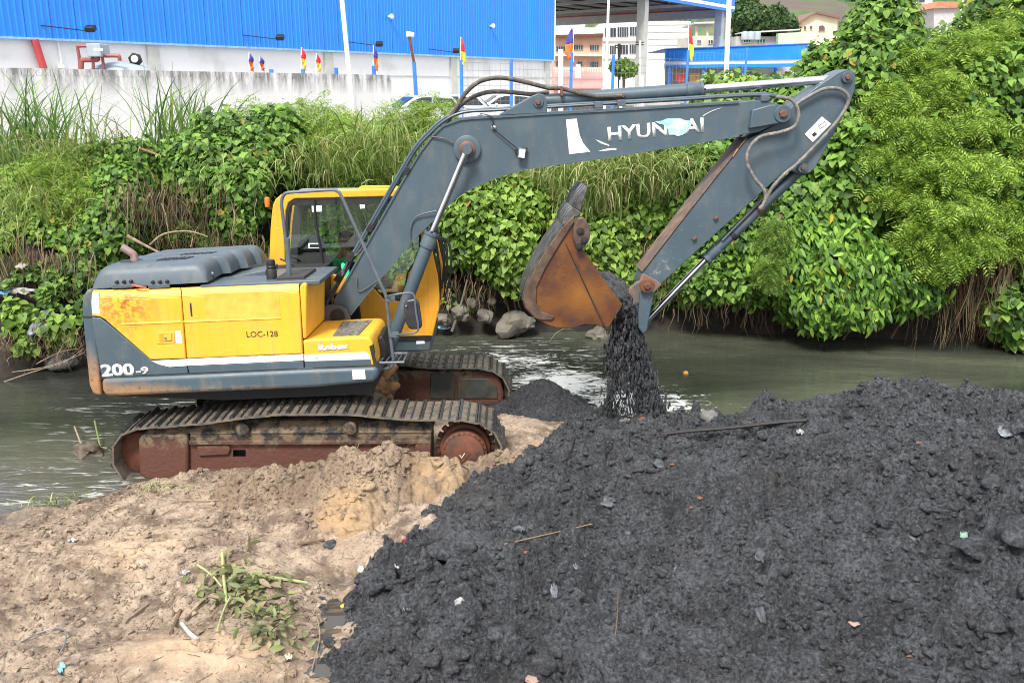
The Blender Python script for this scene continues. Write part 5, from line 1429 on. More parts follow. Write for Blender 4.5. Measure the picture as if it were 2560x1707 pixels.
posts = [(1153, 150, 250, 40), (1278, 148, 265, 42), (1429, 132, 230, 46), (1534, 138, 225, 48), (1721, 126, 205, 52), (1868, 120, 200, 55), (934, 165, 215, 38), (840, 170, 210, 36), (757, 174, 200, 34), (678, 174, 200, 33)]
FN = empty('wire_fence', P(1300, 250, 42), 'wire mesh fence on blue posts along the yard edge', 'fence')
pts = sorted(posts)
for x, y0, y1, Y in pts:
    A = P(x - (x - CX) * .0, y0, Y); MB().tube([A, Vector((A.x * .995, Y, LAND))], .075, 8).build('fence_post', m_blue2, FN)
m_wire = simple('fence_wire', (.35, .36, .37), .5, .5)
for i in range(4, len(pts) - 1):
    (xa, ya, _, Ya), (xb, yb, _, Yb) = pts[i], pts[i + 1]
    A, B_ = P(xa, ya, Ya), P(xb, yb, Yb)
    b = MB()
    zt_ = min(A.z, B_.z) - .1
    for k in range(9):
        z = LAND + (zt_ - LAND) * (k + 1) / 9
        b.tube([(A.x, A.y, z), (B_.x, B_.y, z)], .008, 3)
    n = int((B_ - A).length / .3)
    for k in range(n):
        p = A.lerp(B_, k / n); b.tube([(p.x, p.y, LAND), (p.x, p.y, zt_)], .006, 3)
    b.build('mesh_panel', m_wire, FN)
FC = {'b': (.06, .06, .30), 'o': (.80, .16, .03), 'r': (.70, .03, .05), 'y': (.85, .58, .04)}
fm = {k: simple('flag_' + k, c, .8, 0, .12, 6) for k, c in FC.items()}
def flag(x, y0, y1, Y, c1, c2, lab, side=1, w=11):
    root = empty('flag', P(x, y1, Y), lab, 'flag', 'small flags along the yard fence')
    MB().tube([P(x, y0 - 1, Y), P(x - side, y1 + 10, Y)], .022, 6).build('stick', m_steelw, root)
    h = y1 - y0; n = 8
    for part, (f0, f1), m in (('upper_cloth', (0, .52), c1), ('lower_cloth', (.5, 1.0), c2)):
        V_ = []
        for i in range(n + 1):
            f = f0 + (f1 - f0) * i / n
            yy = y0 + h * f
            for j in range(4):
                u = j / 3
                ww = w * (.25 + .75 * math.sin(min(1, f * 1.4) * 1.9)) * (1 - .35 * (f > .85))
                q = P(x + side * (ww * u + 5 * max(0, f - .5) * 1.2), yy + 5 * u * f, Y)
                q.y += .10 * math.sin(u * 5 + f * 9)
                V_.append(q)
        Fs = [(i * 4 + j, i * 4 + j + 1, i * 4 + 5 + j, i * 4 + 4 + j) for i in range(n) for j in range(3)]
        o = MB().add(V_, Fs).build(part, fm[m], root, smooth=180)
        sd = o.modifiers.new('thick', 'SOLIDIFY'); sd.thickness = .01
for a in ((623, 133, 175, 34, 'b', 'o', 'blue and orange flag above the wall, leftmost of all flags'), (650, 142, 174, 34, 'b', 'o', 'small blue and orange flag next to the leftmost flag'),
          (754, 120, 172, 35, 'r', 'y', 'red and yellow flag above the wall left of the tall white pole'), (791, 135, 177, 35, 'r', 'y', 'smaller red and yellow flag close left of the tall white pole'),
          (934, 115, 174, 38, 'b', 'o', 'blue and orange flag at the right end of the concrete wall'), (1152, 94, 162, 40, 'r', 'y', 'red and yellow flag on blue post right of the leaning lamp post'),
          (1722, 66, 152, 52, 'r', 'y', 'long red and yellow flag before the blue shop fascia')):
    flag(*a[:4], a[4], a[5], a[6])
flag(1433, 72, 145, 46, 'b', 'o', 'blue and orange flag under the canopy before the peach house', side=-1, w=20)
for x, y0, Y in ((1402, 124, 50), (1606, 190, 52), (1552, 200, 52)):
    pole((x, y0), (x, 225), Y, .13 if x == 1402 else .09, m_steelw, {1402: 'short thick white post beside the warehouse corner', 1606: 'short white post at the foot of the front canopy column', 1552: 'short white post behind the blue fence post'}[x], 'post', 'short white posts', 'post')
sg = MB().prism(XZ([(1440, 162), (1451, 162), (1452, 195), (1438, 195)], 50), 50, 50.05).build('white_banner', m_steelw)
tag(sg, 'plain white banner hanging by the fence before the peach house', 'banner')
for xa, xb, Y, lab in ((1548, 110, 70, 'dark utility pole with crossarms before the white block'), (1600, 102, 72, 'pale utility pole with crossarm beside the front canopy column')):
    up = empty('utility_pole', P(xa, 220, Y), lab, 'utility pole', 'utility poles in the street')
    MB().tube([P(xa, xb, Y), P(xa, 225, Y)], .11, 8).build('post', m_dark if xa == 1548 else m_conc, up)
    for k in (4, 10): MB().tube([P(xa - 11, xb + k, Y), P(xa + 9, xb + k + 1, Y)], .06, 4).build('crossarm', m_dark, up)

# ---- parked cars behind the bank
def car(cx, Y, label, ang, paint):
    root = empty('parked_car', (cx, Y, LAND), label, 'car', 'cars parked by the warehouse')
    M = Matrix.Translation((cx, Y, LAND)) @ Matrix.Rotation(ang, 4, 'Z')
    def put(b, name, mat, par=root, **k):
        b.v = [tuple(M @ Vector(p)) for p in b.v]; return b.build(name, mat, par, **k)
    prof = [(-2.05, .35), (-2.1, .75), (-1.9, .92), (-1.45, 1.0), (1.1, 1.02), (1.95, .85), (2.12, .6), (2.1, .35)]
    put(MB().prism(prof, -.82, .82), 'body', paint, bevel=.09, bseg=3)
    cab = [(-1.75, .95), (-1.25, 1.42), (-.9, 1.5), (.1, 1.5), (.45, 1.42), (1.15, .98)]
    b = MB(); b.prism(cab, -.72, .72); put(b, 'roof', paint, bevel=.08, bseg=3)
    for s_ in (-1, 1):
        put(MB().prism([(-1.5, 1.0), (-1.15, 1.36), (-.35, 1.42), (-.35, 1.0)], s_ * .725, s_ * .735), 'side_window', m_winglass)
        put(MB().prism([(-.28, 1.0), (-.28, 1.42), (.1, 1.42), (.4, 1.34), (.9, 1.0)], s_ * .725, s_ * .735), 'side_window', m_winglass)
        for x in (-1.3, 1.32):
            w = put(MB().disc((x, s_ * .74, .31), (0, s_, 0), [(.31, -.1), (.32, 0), (.3, .08), (.2, .085)], 20), 'wheel', m_black)
            put(MB().disc((x, s_ * .75, .31), (0, s_, 0), [(.19, 0), (.18, .08), (.05, .09)], 12), 'rim', m_chrome, w)
        put(MB().box((2.06, s_ * .58, .7), (.12, .34, .14)), 'headlight', m_steelw, bevel=.03)
        put(MB().box((.55, s_ * .86, 1.02), (.12, .14, .12)), 'side_mirror', paint, bevel=.03)
    put(MB().hexa([(1.18, -.66, 1.0), (1.18, .66, 1.0), (1.14, .66, .99), (1.14, -.66, .99)], [(.5, -.6, 1.44), (.5, .6, 1.44), (.46, .6, 1.42), (.46, -.6, 1.42)]), 'windscreen', m_winglass)
    put(MB().hexa([(-1.8, -.66, .98), (-1.8, .66, .98), (-1.76, .66, .97), (-1.76, -.66, .97)], [(-1.3, -.6, 1.42), (-1.3, .6, 1.42), (-1.26, .6, 1.4), (-1.26, -.6, 1.4)]), 'rear_window', m_winglass)
m_cwhite = simple('car_white', (.78, .79, .80), .25, 0, .03, 1)
m_csilver = simple('car_silver', (.50, .53, .56), .3, .3, .05, 1)
car(col_x(1048, 40), 40, 'silver car parked at the warehouse below the leaning lamp post', R(205), m_csilver)
car(col_x(1262, 47), 47, 'white car parked near the warehouse corner behind the boom hose', R(190), m_cwhite)
car(col_x(1120, 44), 44, 'white car parked between the silver car and the warehouse corner', R(200), m_cwhite)
# =================================================================== PLANTS
def leaf_mat(name, dark, mid, light, old=(.32, .25, .04), trans=.35, rough=.5, oldp=.97, top=.9):
    t = NT(name)
    g = t.n('NewGeometry'); oi = t.n('ObjectInfo')
    r_ = t.math('FRACT', t.math('ADD', g.outputs['Random Per Island'], oi.outputs['Random']))
    pos = t.noise(.9, 3)
    f = t.math('ADD', t.math('MULTIPLY', r_, .6), t.math('MULTIPLY', pos, .4))
    col = t.ramp(f, [(.24, tuple(x * .8 for x in dark)), (.48, mid), (.70, light), (.80, tuple(min(.6, x * 1.25) for x in light))])
    col = t.mix(t.ramp(r_, [(oldp, 0.), (min(1, oldp + .005), 1.)]), col, old)
    t.base(col).rough(rough).spec(.32)
    tr = t.n('BsdfTranslucent'); ms = t.n('MixShader'); ms.inputs[0].default_value = trans
    t.l(t.mix(.5, col, t.mix(1.0, col, (1.5, 1.6, .5), 'MULTIPLY')), tr.inputs[0])
    t.l(t.b.outputs[0], ms.inputs[1]); t.l(tr.outputs[0], ms.inputs[2]); t.l(ms.outputs[0], t.out.inputs[0])
    return t.m
m_vine = leaf_mat('vine_leaf', (0.038, 0.09, 0.014), (0.095, 0.196, 0.029), (0.19, 0.322, 0.057), oldp=.985)
m_vine_y = leaf_mat('bright_vine_leaf', (0.065, 0.13, 0.018), (0.151, 0.263, 0.038), (0.27, 0.397, 0.075), oldp=.985)
m_fern = leaf_mat('feathery_leaf', (0.085, 0.155, 0.022), (0.19, 0.308, 0.043), (0.333, 0.46, 0.081), trans=.45, oldp=.995)
m_fern_d = leaf_mat('feathery_leaf_deep', (0.06, 0.115, 0.022), (0.134, 0.23, 0.039), (0.218, 0.333, 0.057), trans=.4, oldp=.99)
m_grass = leaf_mat('grass_blade', (.12, .185, .045), (.24, .33, .10), (.42, .49, .22), old=(.48, .40, .22), oldp=.88, trans=.3)
m_cane = leaf_mat('cane_blade', (0.065, 0.14, 0.05), (0.146, 0.258, 0.09), (0.265, 0.38, 0.138), old=(.32, .30, .13), oldp=.94, trans=.3)
m_dry = leaf_mat('dry_straw', (.06, .042, .025), (.13, .095, .055), (.27, .21, .13), old=(.12, .06, .03), oldp=.85, trans=.1, rough=.8)
m_lance = leaf_mat('lance_leaf', (0.042, 0.105, 0.018), (0.112, 0.235, 0.034), (0.23, 0.391, 0.057), old=(.48, .34, .03), oldp=.985)
m_twig = simple('twig_bark', (.13, .085, .055), .9, 0, .4, 12)
m_root = simple('pale_root', (.25, .19, .13), .9, 0, .4, 12)

def heart_leaf():
    v = [(0, 0, 0), (0, 1.0, -.16)]
    L_ = [(.30, -.13, .04), (.47, .16, .07), (.33, .58, .01)]
    for s in (1, -1): v += [(x * s, y, z) for x, y, z in L_]
    f = [(0, 2, 3), (0, 3, 4), (0, 4, 1), (0, 6, 5), (0, 7, 6), (0, 1, 7)]
    return np.array(v), np.array(f)
def lance_leaf():
    v = [(0, 0, 0), (0, 1, -.2), (0, .5, -.02)]
    L_ = [(.17, .28, .04), (.16, .62, .0)]
    for s in (1, -1): v += [(x * s, y, z) for x, y, z in L_]
    f = [(0, 3, 2), (2, 3, 4), (2, 4, 1), (0, 2, 5), (2, 6, 5), (2, 1, 6)]
    return np.array(v), np.array(f)
def frond():
    """feathery leaf: a rib with pairs of narrow leaflets"""
    v, f = [], []
    n = 6
    for i in range(n):
        y = .12 + .85 * i / (n - 1); zc = -.22 * y * y
        ln = .30 * math.sin(math.pi * (.25 + .68 * i / (n - 1))) + .05
        for s in (1, -1):
            k = len(v)
            a = .55
            v += [(0, y, zc), (s * ln * .5 - s * .0, y + ln * .30 + .045, zc - .02), (s * ln, y + ln * a, zc - .07), (s * ln * .55, y + ln * .30 - .05, zc - .02)]
            f += [(k, k + 1, k + 2), (k, k + 2, k + 3)] if s < 0 else [(k, k + 2, k + 1), (k, k + 3, k + 2)]
    k = len(v)
    v += [(-.008, 0, 0), (.008, 0, 0), (0, 1, -.22)]; f.append((k, k + 1, k + 2))
    return np.array(v), np.array(f)
HEART, LANCE, FROND = heart_leaf(), lance_leaf(), frond()
def frames(N, D):
    """rotation matrices whose z looks along N and whose y (leaf tip) runs along D"""
    N = N / (np.linalg.norm(N, axis=1, keepdims=True) + 1e-9)
    D = D - N * (N * D).sum(1, keepdims=True); D = D / (np.linalg.norm(D, axis=1, keepdims=True) + 1e-9)
    X = np.cross(D, N)
    return np.stack([X, D, N], -1)
def scatter(tmpl, pos, Rm, size):
    v, f = tmpl; n = len(pos)
    V = np.einsum('nij,kj->nki', Rm, v) * size[:, None, None] + pos[:, None, :]
    Fa = f[None] + (np.arange(n) * len(v))[:, None, None]
    return V.reshape(-1, 3), Fa.reshape(-1, f.shape[1])
def leaf_mass(name, tmpl, pos, N, D, size, mat, parent=None):
    V, Fa = scatter(tmpl, pos, frames(N, D), size)
    return finish(name, arrmesh(name, V, Fa), mat, parent, smooth=180)
def leaf_parts(name, tmpl, pos, N, D, size, mat, parent):
    """each leaf an object of its own"""
    Rm = frames(N, D)
    me = arrmesh(name, tmpl[0], tmpl[1]); me.materials.append(mat); me.shade_smooth()
    for i in range(len(pos)):
        o = bpy.data.objects.new(name, me)
        M = Matrix.Translation(Vector(pos[i])) @ Matrix(Rm[i].tolist()).to_4x4() @ Matrix.Scale(size[i], 4)
        o.matrix_basis = M
        COL.objects.link(o); o.parent = parent; o.matrix_parent_inverse = Matrix.Translation(-WLOC[parent.name])
def shell(blobs, n, depth=.3, front=True):
    """points and normals on a bumpy envelope of ellipsoids (c, r); n points shared by area; inner points of one blob inside another are dropped"""
    P_, N_ = [], []
    ar = np.array([r[0] * r[2] + r[0] * r[1] + r[1] * r[2] for c, r in blobs]); ar = ar / ar.sum()
    for bi, (c, r) in enumerate(blobs):
        m = int(n * ar[bi] * 1.9)
        d = RNG.normal(size=(m, 3)); d /= np.linalg.norm(d, axis=1, keepdims=True)
        if front: d = d[(d[:, 1] < .35)]
        k = 1 - depth * RNG.random(len(d)) ** 1.6 + .26 * fbm(d[:, 0] * 2.6 + bi * 7, d[:, 2] * 2.6 + d[:, 1] * 2, 3, 600)
        p = np.array(c) + d * np.array(r) * k[:, None] + RNG.normal(size=(len(d), 3)) * .05
        nn = d / np.array(r); nn /= np.linalg.norm(nn, axis=1, keepdims=True)
        ok = np.ones(len(p), bool)
        for bj, (c2, r2) in enumerate(blobs):
            if bj != bi: ok &= (((p - np.array(c2)) / np.array(r2)) ** 2).sum(1) > .55
        P_.append(p[ok]); N_.append(nn[ok])
    return np.concatenate(P_), np.concatenate(N_)
def jit(n, s): return RNG.normal(size=(n, 3)) * s
UP = np.array([0, 0, 1.0]); DOWN = -UP
def blob_px(px, py, Y, r, ry=None, rz=None):
    """ellipsoid round the photo point at distance Y, radius in photo pixels"""
    k = Y * CP / F
    c = P(px, py, Y)
    return ((c.x, c.y, c.z), (r * k, (ry if ry else r) * k, (rz if rz else r) * k))

# ---- vines over the far bank
n = 66000
X = RNG.uniform(-9.5, 4.6, n); T = RNG.uniform(.12, 4.2, n) ** 1.0
toe = bank_toe(X)
Y = toe + T
Z = bank_z(X, Y, False)
e = .05
nx = -(bank_z(X + e, Y, False) - Z) / e; ny = -(bank_z(X, Y + e, False) - Z) / e
N = np.stack([nx, ny, np.ones(n)], -1); N /= np.linalg.norm(N, axis=1, keepdims=True)
Pw = np.stack([X, Y, Z], -1)
bul = .26 + .26 * fbm(X * 1.1, T * 1.3, 3, 620) + .10 * sstep(2.2, 3.2, T)
off = np.clip(bul, .03, .9) * (1 - .6 * RNG.random(n) ** 2)
Pw = Pw + N * off[:, None]
def in_ell(px, py, rx, ry, Yd):
    c = P(px, py, Yd); k = Yd * CP / F
    return ((Pw[:, 0] - c.x) / (rx * k)) ** 2 + ((Pw[:, 2] - c.z) / (ry * k)) ** 2 + .6 * fbm(Pw[:, 0] * 2, Pw[:, 2] * 2, 3, 640) < 1
bare = in_ell(400, 530, 80, 85, 15) | in_ell(540, 600, 90, 50, 15) | in_ell(30, 800, 90, 110, 13.5) | in_ell(250, 760, 90, 60, 13.5) | in_ell(1170, 750, 140, 85, 15.4) | in_ell(150, 900, 160, 60, 13) 
gap = fbm(X * .9, T * 1.1, 3, 630) < -.42
low = Z < np.interp(X, [-9, -4, -1.5, 0, 2, 4.6], [.35, .35, .5, .22, .22, .25])
keep = ~bare & ~gap & ~low & (RNG.random(n) < np.interp(T, [0, 3.1, 3.8, 4.2], [1, 1, .5, .15]))
sparse_ok = (RNG.random(n) < .045) & (bare | low) & (Z > .3)
k1 = keep | sparse_ok
p, nn = Pw[k1], N[k1]
m = len(p)
Nl = nn * .7 + np.array([0, -.45, .6]) + jit(m, .38)
Dl = np.array([0, -.3, -.8]) + jit(m, .5)
sz = RNG.uniform(.05, .115, m)
bright = fbm(p[:, 0] * .8, p[:, 2] * .9, 2, 650) + .25 * (p[:, 2] - 2.0) > .05
tag(leaf_mass('vine_cover', HEART, p[~bright], Nl[~bright], Dl[~bright], sz[~bright], m_vine), 'heart shaped vine leaves covering the far bank', 'vines', kind='stuff')
tag(leaf_mass('vine_cover', HEART, p[bright], Nl[bright], Dl[bright], sz[bright], m_vine_y), 'bright vine leaves along the upper far bank', 'vines', kind='stuff')

# ---- grass
def blades(name, roots, H, W, lean, mat, parent=None, seg=6, droop=1.0, spread=.5):
    """arching blades: roots (n,3), lengths H, widths W, lean = main direction (n,3) the blades bow to"""
    n = len(roots)
    a = lean + jit(n, spread); a[:, 2] = 0
    a /= np.linalg.norm(a, axis=1, keepdims=True) + 1e-9
    side = np.stack([-a[:, 1], a[:, 0], np.zeros(n)], -1)
    side = side + jit(n, .35); side /= np.linalg.norm(side, axis=1, keepdims=True)
    th0 = RNG.uniform(.05, .4, n); th1 = th0 + droop * RNG.uniform(.7, 1.9, n)
    VV = np.zeros((n, seg + 1, 2, 3)); p = roots.copy()
    for i in range(seg + 1):
        f = i / seg
        w = W * (.65 + .9 * f - 1.5 * f * f) * .9 + .0012
        VV[:, i, 0] = p - side * w[:, None] * .5; VV[:, i, 1] = p + side * w[:, None] * .5
        th = th0 + (th1 - th0) * (f + .5 / seg) ** 1.4
        p = p + (a * np.sin(th)[:, None] + UP * np.cos(th)[:, None]) * (H / seg)[:, None]
    idx = np.arange(n * (seg + 1) * 2).reshape(n, seg + 1, 2)
    Fa = np.stack([idx[:, :-1, 0], idx[:, :-1, 1], idx[:, 1:, 1], idx[:, 1:, 0]], -1).reshape(-1, 4)
    return finish(name, arrmesh(name, VV.reshape(-1, 3), Fa), mat, parent, smooth=180)
def bank_pt(X, T):
    Y = bank_toe(X) + T
    return np.stack([X, Y, bank_z(X, Y, False)], -1)
def clump(name, label, px, Y, n, H, W, mat, rad, lean=(0, -1, 0), droop=.8, spread=.7, base=None, cat='grass clump', stems=6, off=.0):
    c = P(px, HOR, Y)
    xs = c.x + RNG.normal(0, rad, n); ys = Y + RNG.normal(0, rad * .7, n)
    zs = bank_z(xs, ys, False) + off if base is None else np.full(n, base)
    r = np.stack([xs, ys, zs], -1)
    root = empty(name, (c.x, Y, float(np.min(zs))), label, cat)
    b = blades('blades', r, RNG.uniform(.55, 1.05, n) * H, RNG.uniform(.6, 1.1, n) * W, np.tile(np.array(lean, float), (n, 1)), mat, root, droop=droop, spread=spread)
    b['kind'] = 'stuff'
    for k in range(stems):
        i = RNG.integers(n); q = Vector(r[i]); d = Vector((random.uniform(-.25, .25), random.uniform(-.3, .1), 1)).normalized()
        MB().tube(smooth_pts([q, q + d * H * .4, q + d * H * .75 + Vector((0, -.05, 0))], 3), .008, 5, r_end=.004).build('stem', mat, root)
    return root
clump('cane_grass', 'tall blue green cane grass at the left edge before the concrete wall', 45, 16.6, 170, 2.15, .055, m_cane, .5, (.5, -.4, 0), .75, .8, stems=8)
clump('cane_grass', 'tall cane grass standing alone before the wall below the grey tank', 440, 18.0, 150, 2.05, .05, m_cane, .38, (.4, -.3, 0), .7, 1.0, stems=8)
clump('reed_clump', 'thin reeds before the parked silver car left of the boom hoses', 1060, 19.0, 90, 1.15, .018, m_grass, .55, (.1, -.5, 0), .35, .9, stems=10)
clump('reed_clump', 'thin reeds rising behind the boom base left of the white car', 1190, 19.0, 70, 1.1, .018, m_grass, .4, (-.1, -.3, 0), .3, .9, stems=8)
clump('cane_grass', 'arching cane grass in front of the white pole beside the blue shop', 1720, 18.5, 70, 1.35, .03, m_cane, .6, (.2, -.4, 0), .6, .9, stems=5)
clump('cane_grass', 'sparse cane grass under the canopy columns behind the boom ram', 1560, 18.8, 60, 1.15, .03, m_cane, .6, (.1, -.4, 0), .7, .9, stems=4)
clump('reed_clump', 'thin weeds rising over the bushes before the middle of the wall', 690, 18.2, 90, 1.35, .026, m_grass, .5, (.1, -.3, 0), .6, .9, stems=4)
clump('reed_clump', 'thin weeds before the right end of the concrete wall', 860, 18.3, 90, 1.3, .026, m_grass, .5, (.1, -.3, 0), .6, .9, stems=4)
clump('arching_grass', 'large mound of pale arching grass hanging down the bank between bucket and boom', 1500, 16.5, 800, 1.45, .032, m_grass, .6, (-.1, -1, 0), 1.35, .6, stems=0, off=.35)
clump('arching_grass', 'pale arching grass on the bank just left of the arm', 1690, 16.6, 520, 1.3, .030, m_grass, .5, (.0, -1, 0), 1.35, .6, stems=0, off=.35)
clump('arching_grass', 'arching grass on the bank top behind the cab roof', 950, 17.0, 480, 1.25, .028, m_grass, .65, (.05, -1, 0), 1.2, .6, stems=0, off=.35)
clump('arching_grass', 'arching grass below the white logo patch of the boom', 1330, 16.7, 420, 1.1, .026, m_grass, .5, (-.1, -1, 0), 1.3, .7, stems=0, off=.3)
clump('arching_grass', 'loose grass on the slope behind the engine hood exhaust', 170, 15.6, 320, 1.1, .026, m_grass, .6, (.1, -1, 0), 1.2, .7, stems=0, off=.3)
def mane(label, px, py, Y, n, H, W, sx, mat=m_grass, droop=1.5):
    c = P(px, py, Y)
    r = np.array(c) + RNG.normal(size=(n, 3)) * np.array([sx, .22, .18])
    root = empty('arching_grass', (c.x, Y, c.z - .3), label, 'grass clump')
    b = blades('blades', r, RNG.uniform(.5, 1.05, n) * H, RNG.uniform(.6, 1.1, n) * W, np.tile(np.array((0., -1, 0)), (n, 1)), mat, root, droop=droop, spread=.75)
    b['kind'] = 'stuff'
mane('pale arching grass right of the bucket teeth', 1500, 500, 15.5, 330, 1.25, .034, .42)
mane('pale arching grass above and right of the bucket under the boom', 1610, 470, 15.6, 330, 1.3, .034, .42)
mane('arching grass between the bucket teeth and the boom patch', 1400, 450, 15.9, 240, 1.1, .030, .40)
mane('arching grass just right of the boom bend', 1240, 470, 16.0, 140, .9, .026, .35)
mane('long green grass on the bank top left of the boom bend', 960, 400, 16.4, 260, 1.3, .032, .50)
mane('long arching grass behind the left part of the cab roof', 800, 440, 16.0, 170, 1.1, .028, .45)
mane('dull arching grass on the bank above the hood louvres', 560, 470, 15.6, 110, .9, .026, .45, droop=1.7)
mane('yellow green grass hanging at the far left of the bank', 60, 560, 14.9, 200, 1.1, .028, .45)
mane('grass drooping over the bank above the exhaust pipe', 260, 400, 16.2, 130, 1.0, .026, .45)
mane('grass drooping behind the arm near the leafy shrub', 1800, 480, 15.4, 120, 1.0, .026, .35)
n = 5200
gx, gt = RNG.uniform(-9, 4.2, n), RNG.uniform(.9, 4.3, n)
kp = fbm(gx * .8, gt * .9, 2, 700) > -.05
r = bank_pt(gx[kp], gt[kp]); m = len(r)
r[:, 2] += .22
tag(blades('bank_grass', r, RNG.uniform(.3, .95, m), RNG.uniform(.012, .026, m), np.tile(np.array([0, -1.0, 0]), (m, 1)), m_grass, droop=1.1, spread=.8), 'grass growing through the vines on the far bank', 'grass', kind='stuff')
# dry straw hanging at the foot of the bank
def hang(xpx, ypx, Yd, n, sx, L0, L1, mat, name='dry_grass', label=None, w=.016, kind='stuff', cat='dry grass'):
    c = P(xpx, ypx, Yd)
    r = np.array(c) + RNG.normal(size=(n, 3)) * np.array([sx, .12, .14])
    V = []
    seg = 5; H = RNG.uniform(L0, L1, n); W = RNG.uniform(.5, 1.2, n) * w
    sw = RNG.normal(0, .16, n); fo = -np.abs(RNG.normal(.12, .1, n))
    VV = np.zeros((n, seg + 1, 2, 3))
    an = RNG.uniform(0, 3.14, n); side = np.stack([np.cos(an), np.sin(an), 0 * an], -1)
    for i in range(seg + 1):
        f = i / seg
        p = r + np.stack([sw * f * H + .03 * np.sin(f * 7 + an), fo * f * (1 - .5 * f), -f * H], -1)
        ww = W * (1.1 - f)
        VV[:, i, 0] = p - side * ww[:, None] * .5; VV[:, i, 1] = p + side * ww[:, None] * .5
    idx = np.arange(n * (seg + 1) * 2).reshape(n, seg + 1, 2)
    Fa = np.stack([idx[:, :-1, 0], idx[:, :-1, 1], idx[:, 1:, 1], idx[:, 1:, 0]], -1).reshape(-1, 4)
    o = finish(name, arrmesh(name, VV.reshape(-1, 3), Fa), mat, smooth=180)
    return tag(o, label, cat, kind=kind)
hang(2440, 640, 14.3, 420, .42, .6, 1.5, m_dry, label='dry brown grass hanging from the tree down to the water at the right', w=.022)
hang(2250, 700, 14.9, 130, .5, .3, .8, m_dry, label='dry stalks hanging under the leafy shrub')
hang(1660, 620, 15.3, 200, .55, .4, 1.0, m_dry, label='straw hanging behind the arm tip and ram rod')
hang(1500, 520, 15.6, 140, .4, .4, .9, m_grass, label='long pale blades hanging down right of the bucket')
hang(400, 480, 14.7, 240, .55, .3, 1.0, m_dry, label='dead roots and stalks over the bare earth above the hood')
hang(560, 600, 14.9, 200, .6, .3, .8, m_dry, label='dead stalks on the bare earth left of the cab')
hang(60, 640, 14.0, 260, .55, .3, 1.1, m_dry, label='tangled dry stalks on the bank at the left edge')
hang(1180, 700, 15.2, 130, .55, .2, .6, m_dry, label='fine roots hanging over the stones right of the cab')
hang(1850, 740, 15.0, 130, .8, .2, .6, m_dry, label='roots hanging over the dark wall behind the arm')

# ---- feathery shrubs and tree
def fern_mass(name, label, blobs, n, size, mat, cat, parts=120, trunk=None, branches=6, depth=.5, extra_up=.5):
    p, nn = shell(blobs, n, depth)
    c0 = p.mean(0)
    root = empty(name, trunk[0] if trunk else (c0[0], c0[1], p[:, 2].min()), label, cat)
    m = len(p)
    Nl = nn * .3 + np.array([0, -.35, extra_up + .35]) + jit(m, .35)
    Dl = nn * .8 + np.array([0, -.3, -.45]) + jit(m, .5)
    sz = RNG.uniform(.7, 1.2, m) * size
    front = np.argsort(p[:, 1] - .6 * p[:, 2])[:parts * 5]
    pick = RNG.choice(front, parts, replace=False) if parts else np.array([], int)
    rest = np.setdiff1d(np.arange(m), pick)
    if parts: leaf_parts('frond', FROND, p[pick], Nl[pick], Dl[pick], sz[pick] * 1.1, mat, root)
    o = leaf_mass('crown', FROND, p[rest], Nl[rest], Dl[rest], sz[rest], mat, root); o['kind'] = 'stuff'
    if trunk:
        MB().tube(smooth_pts(trunk, 4), .07, 8, r_end=.03).build('trunk', m_twig, root)
        top = Vector(trunk[-1])
        for c, r in blobs[:branches]:
            a = Vector(trunk[-1 if random.random() < .5 else len(trunk) // 2])
            MB().tube(smooth_pts([a, a.lerp(Vector(c), .5) + Vector((0, 0, .12)), Vector(c) + Vector((0, -.2, .1))], 3), .03, 6, r_end=.012).build('branch', m_twig, root)
    return root
tb_ = [P(2440, 800, 15.6), P(2430, 600, 15.7), P(2410, 400, 15.7), P(2420, 200, 15.8)]
tb_[0].z = 0.05
sp_ = random.Random(21)
sprays = [blob_px(*q_, sp_.uniform(48, 82), rz=sp_.uniform(30, 52)) for q_ in
    [(2300, 150, 15.2), (2240, 240, 15.0), (2360, 220, 14.8), (2290, 320, 14.6), (2420, 300, 14.6), (2500, 180, 15.2), (2530, 60, 15.6), (2470, 120, 15.5), (2210, 380, 14.6), (2330, 410, 14.3), (2450, 420, 14.4), (2540, 350, 14.7),
     (2260, 480, 14.4), (2380, 510, 14.1), (2500, 520, 14.3), (2310, 570, 14.1), (2420, 600, 14.1), (2560, 600, 14.3), (2600, 250, 15.2), (2600, 450, 14.6), (2180, 300, 15.2), (2400, 130, 15.4), (2560, -20, 16), (2620, 100, 15.8), (2350, 640, 14.0), (2190, 460, 14.8)]]
fern_mass('feathery_tree', 'tall feathery leaved tree leaning over the water at the right edge', sprays, 6400, .255, m_fern, 'tree', 220, tb_, branches=26, depth=.6, extra_up=.55)
leafy_later = True
fern_mass('feathery_bush', 'yellow green feathery bush on the bank above the exhaust pipe', [blob_px(130, 460, 15.6, 75), blob_px(200, 500, 15.3, 65), blob_px(70, 540, 15.2, 55), blob_px(220, 430, 16.0, 45), blob_px(150, 580, 15.0, 50)], 1300, .24, m_fern, 'bush', 60, [P(150, 600, 15.6), P(145, 520, 15.6), P(150, 450, 15.7)])
fern_mass('feathery_bush', 'light feathery bush on the bank top behind the cab', [blob_px(780, 300, 17.6, 80, rz=45), blob_px(850, 330, 17.2, 80, rz=50), blob_px(700, 330, 17.2, 60), blob_px(640, 310, 17.8, 55), blob_px(900, 390, 16.8, 55)], 1500, .24, m_fern, 'bush', 60, [P(780, 400, 17.5), P(782, 350, 17.6), P(790, 310, 17.6)])
fern_mass('feathery_bush', 'light feathery bush beside the parked silver car', [blob_px(1010, 300, 18.4, 60, rz=45), blob_px(1090, 285, 18.6, 50, rz=40), blob_px(960, 330, 18.0, 50, rz=40)], 800, .22, m_fern, 'bush', 30, [P(1020, 360, 18.4), P(1022, 330, 18.4), P(1025, 300, 18.4)])
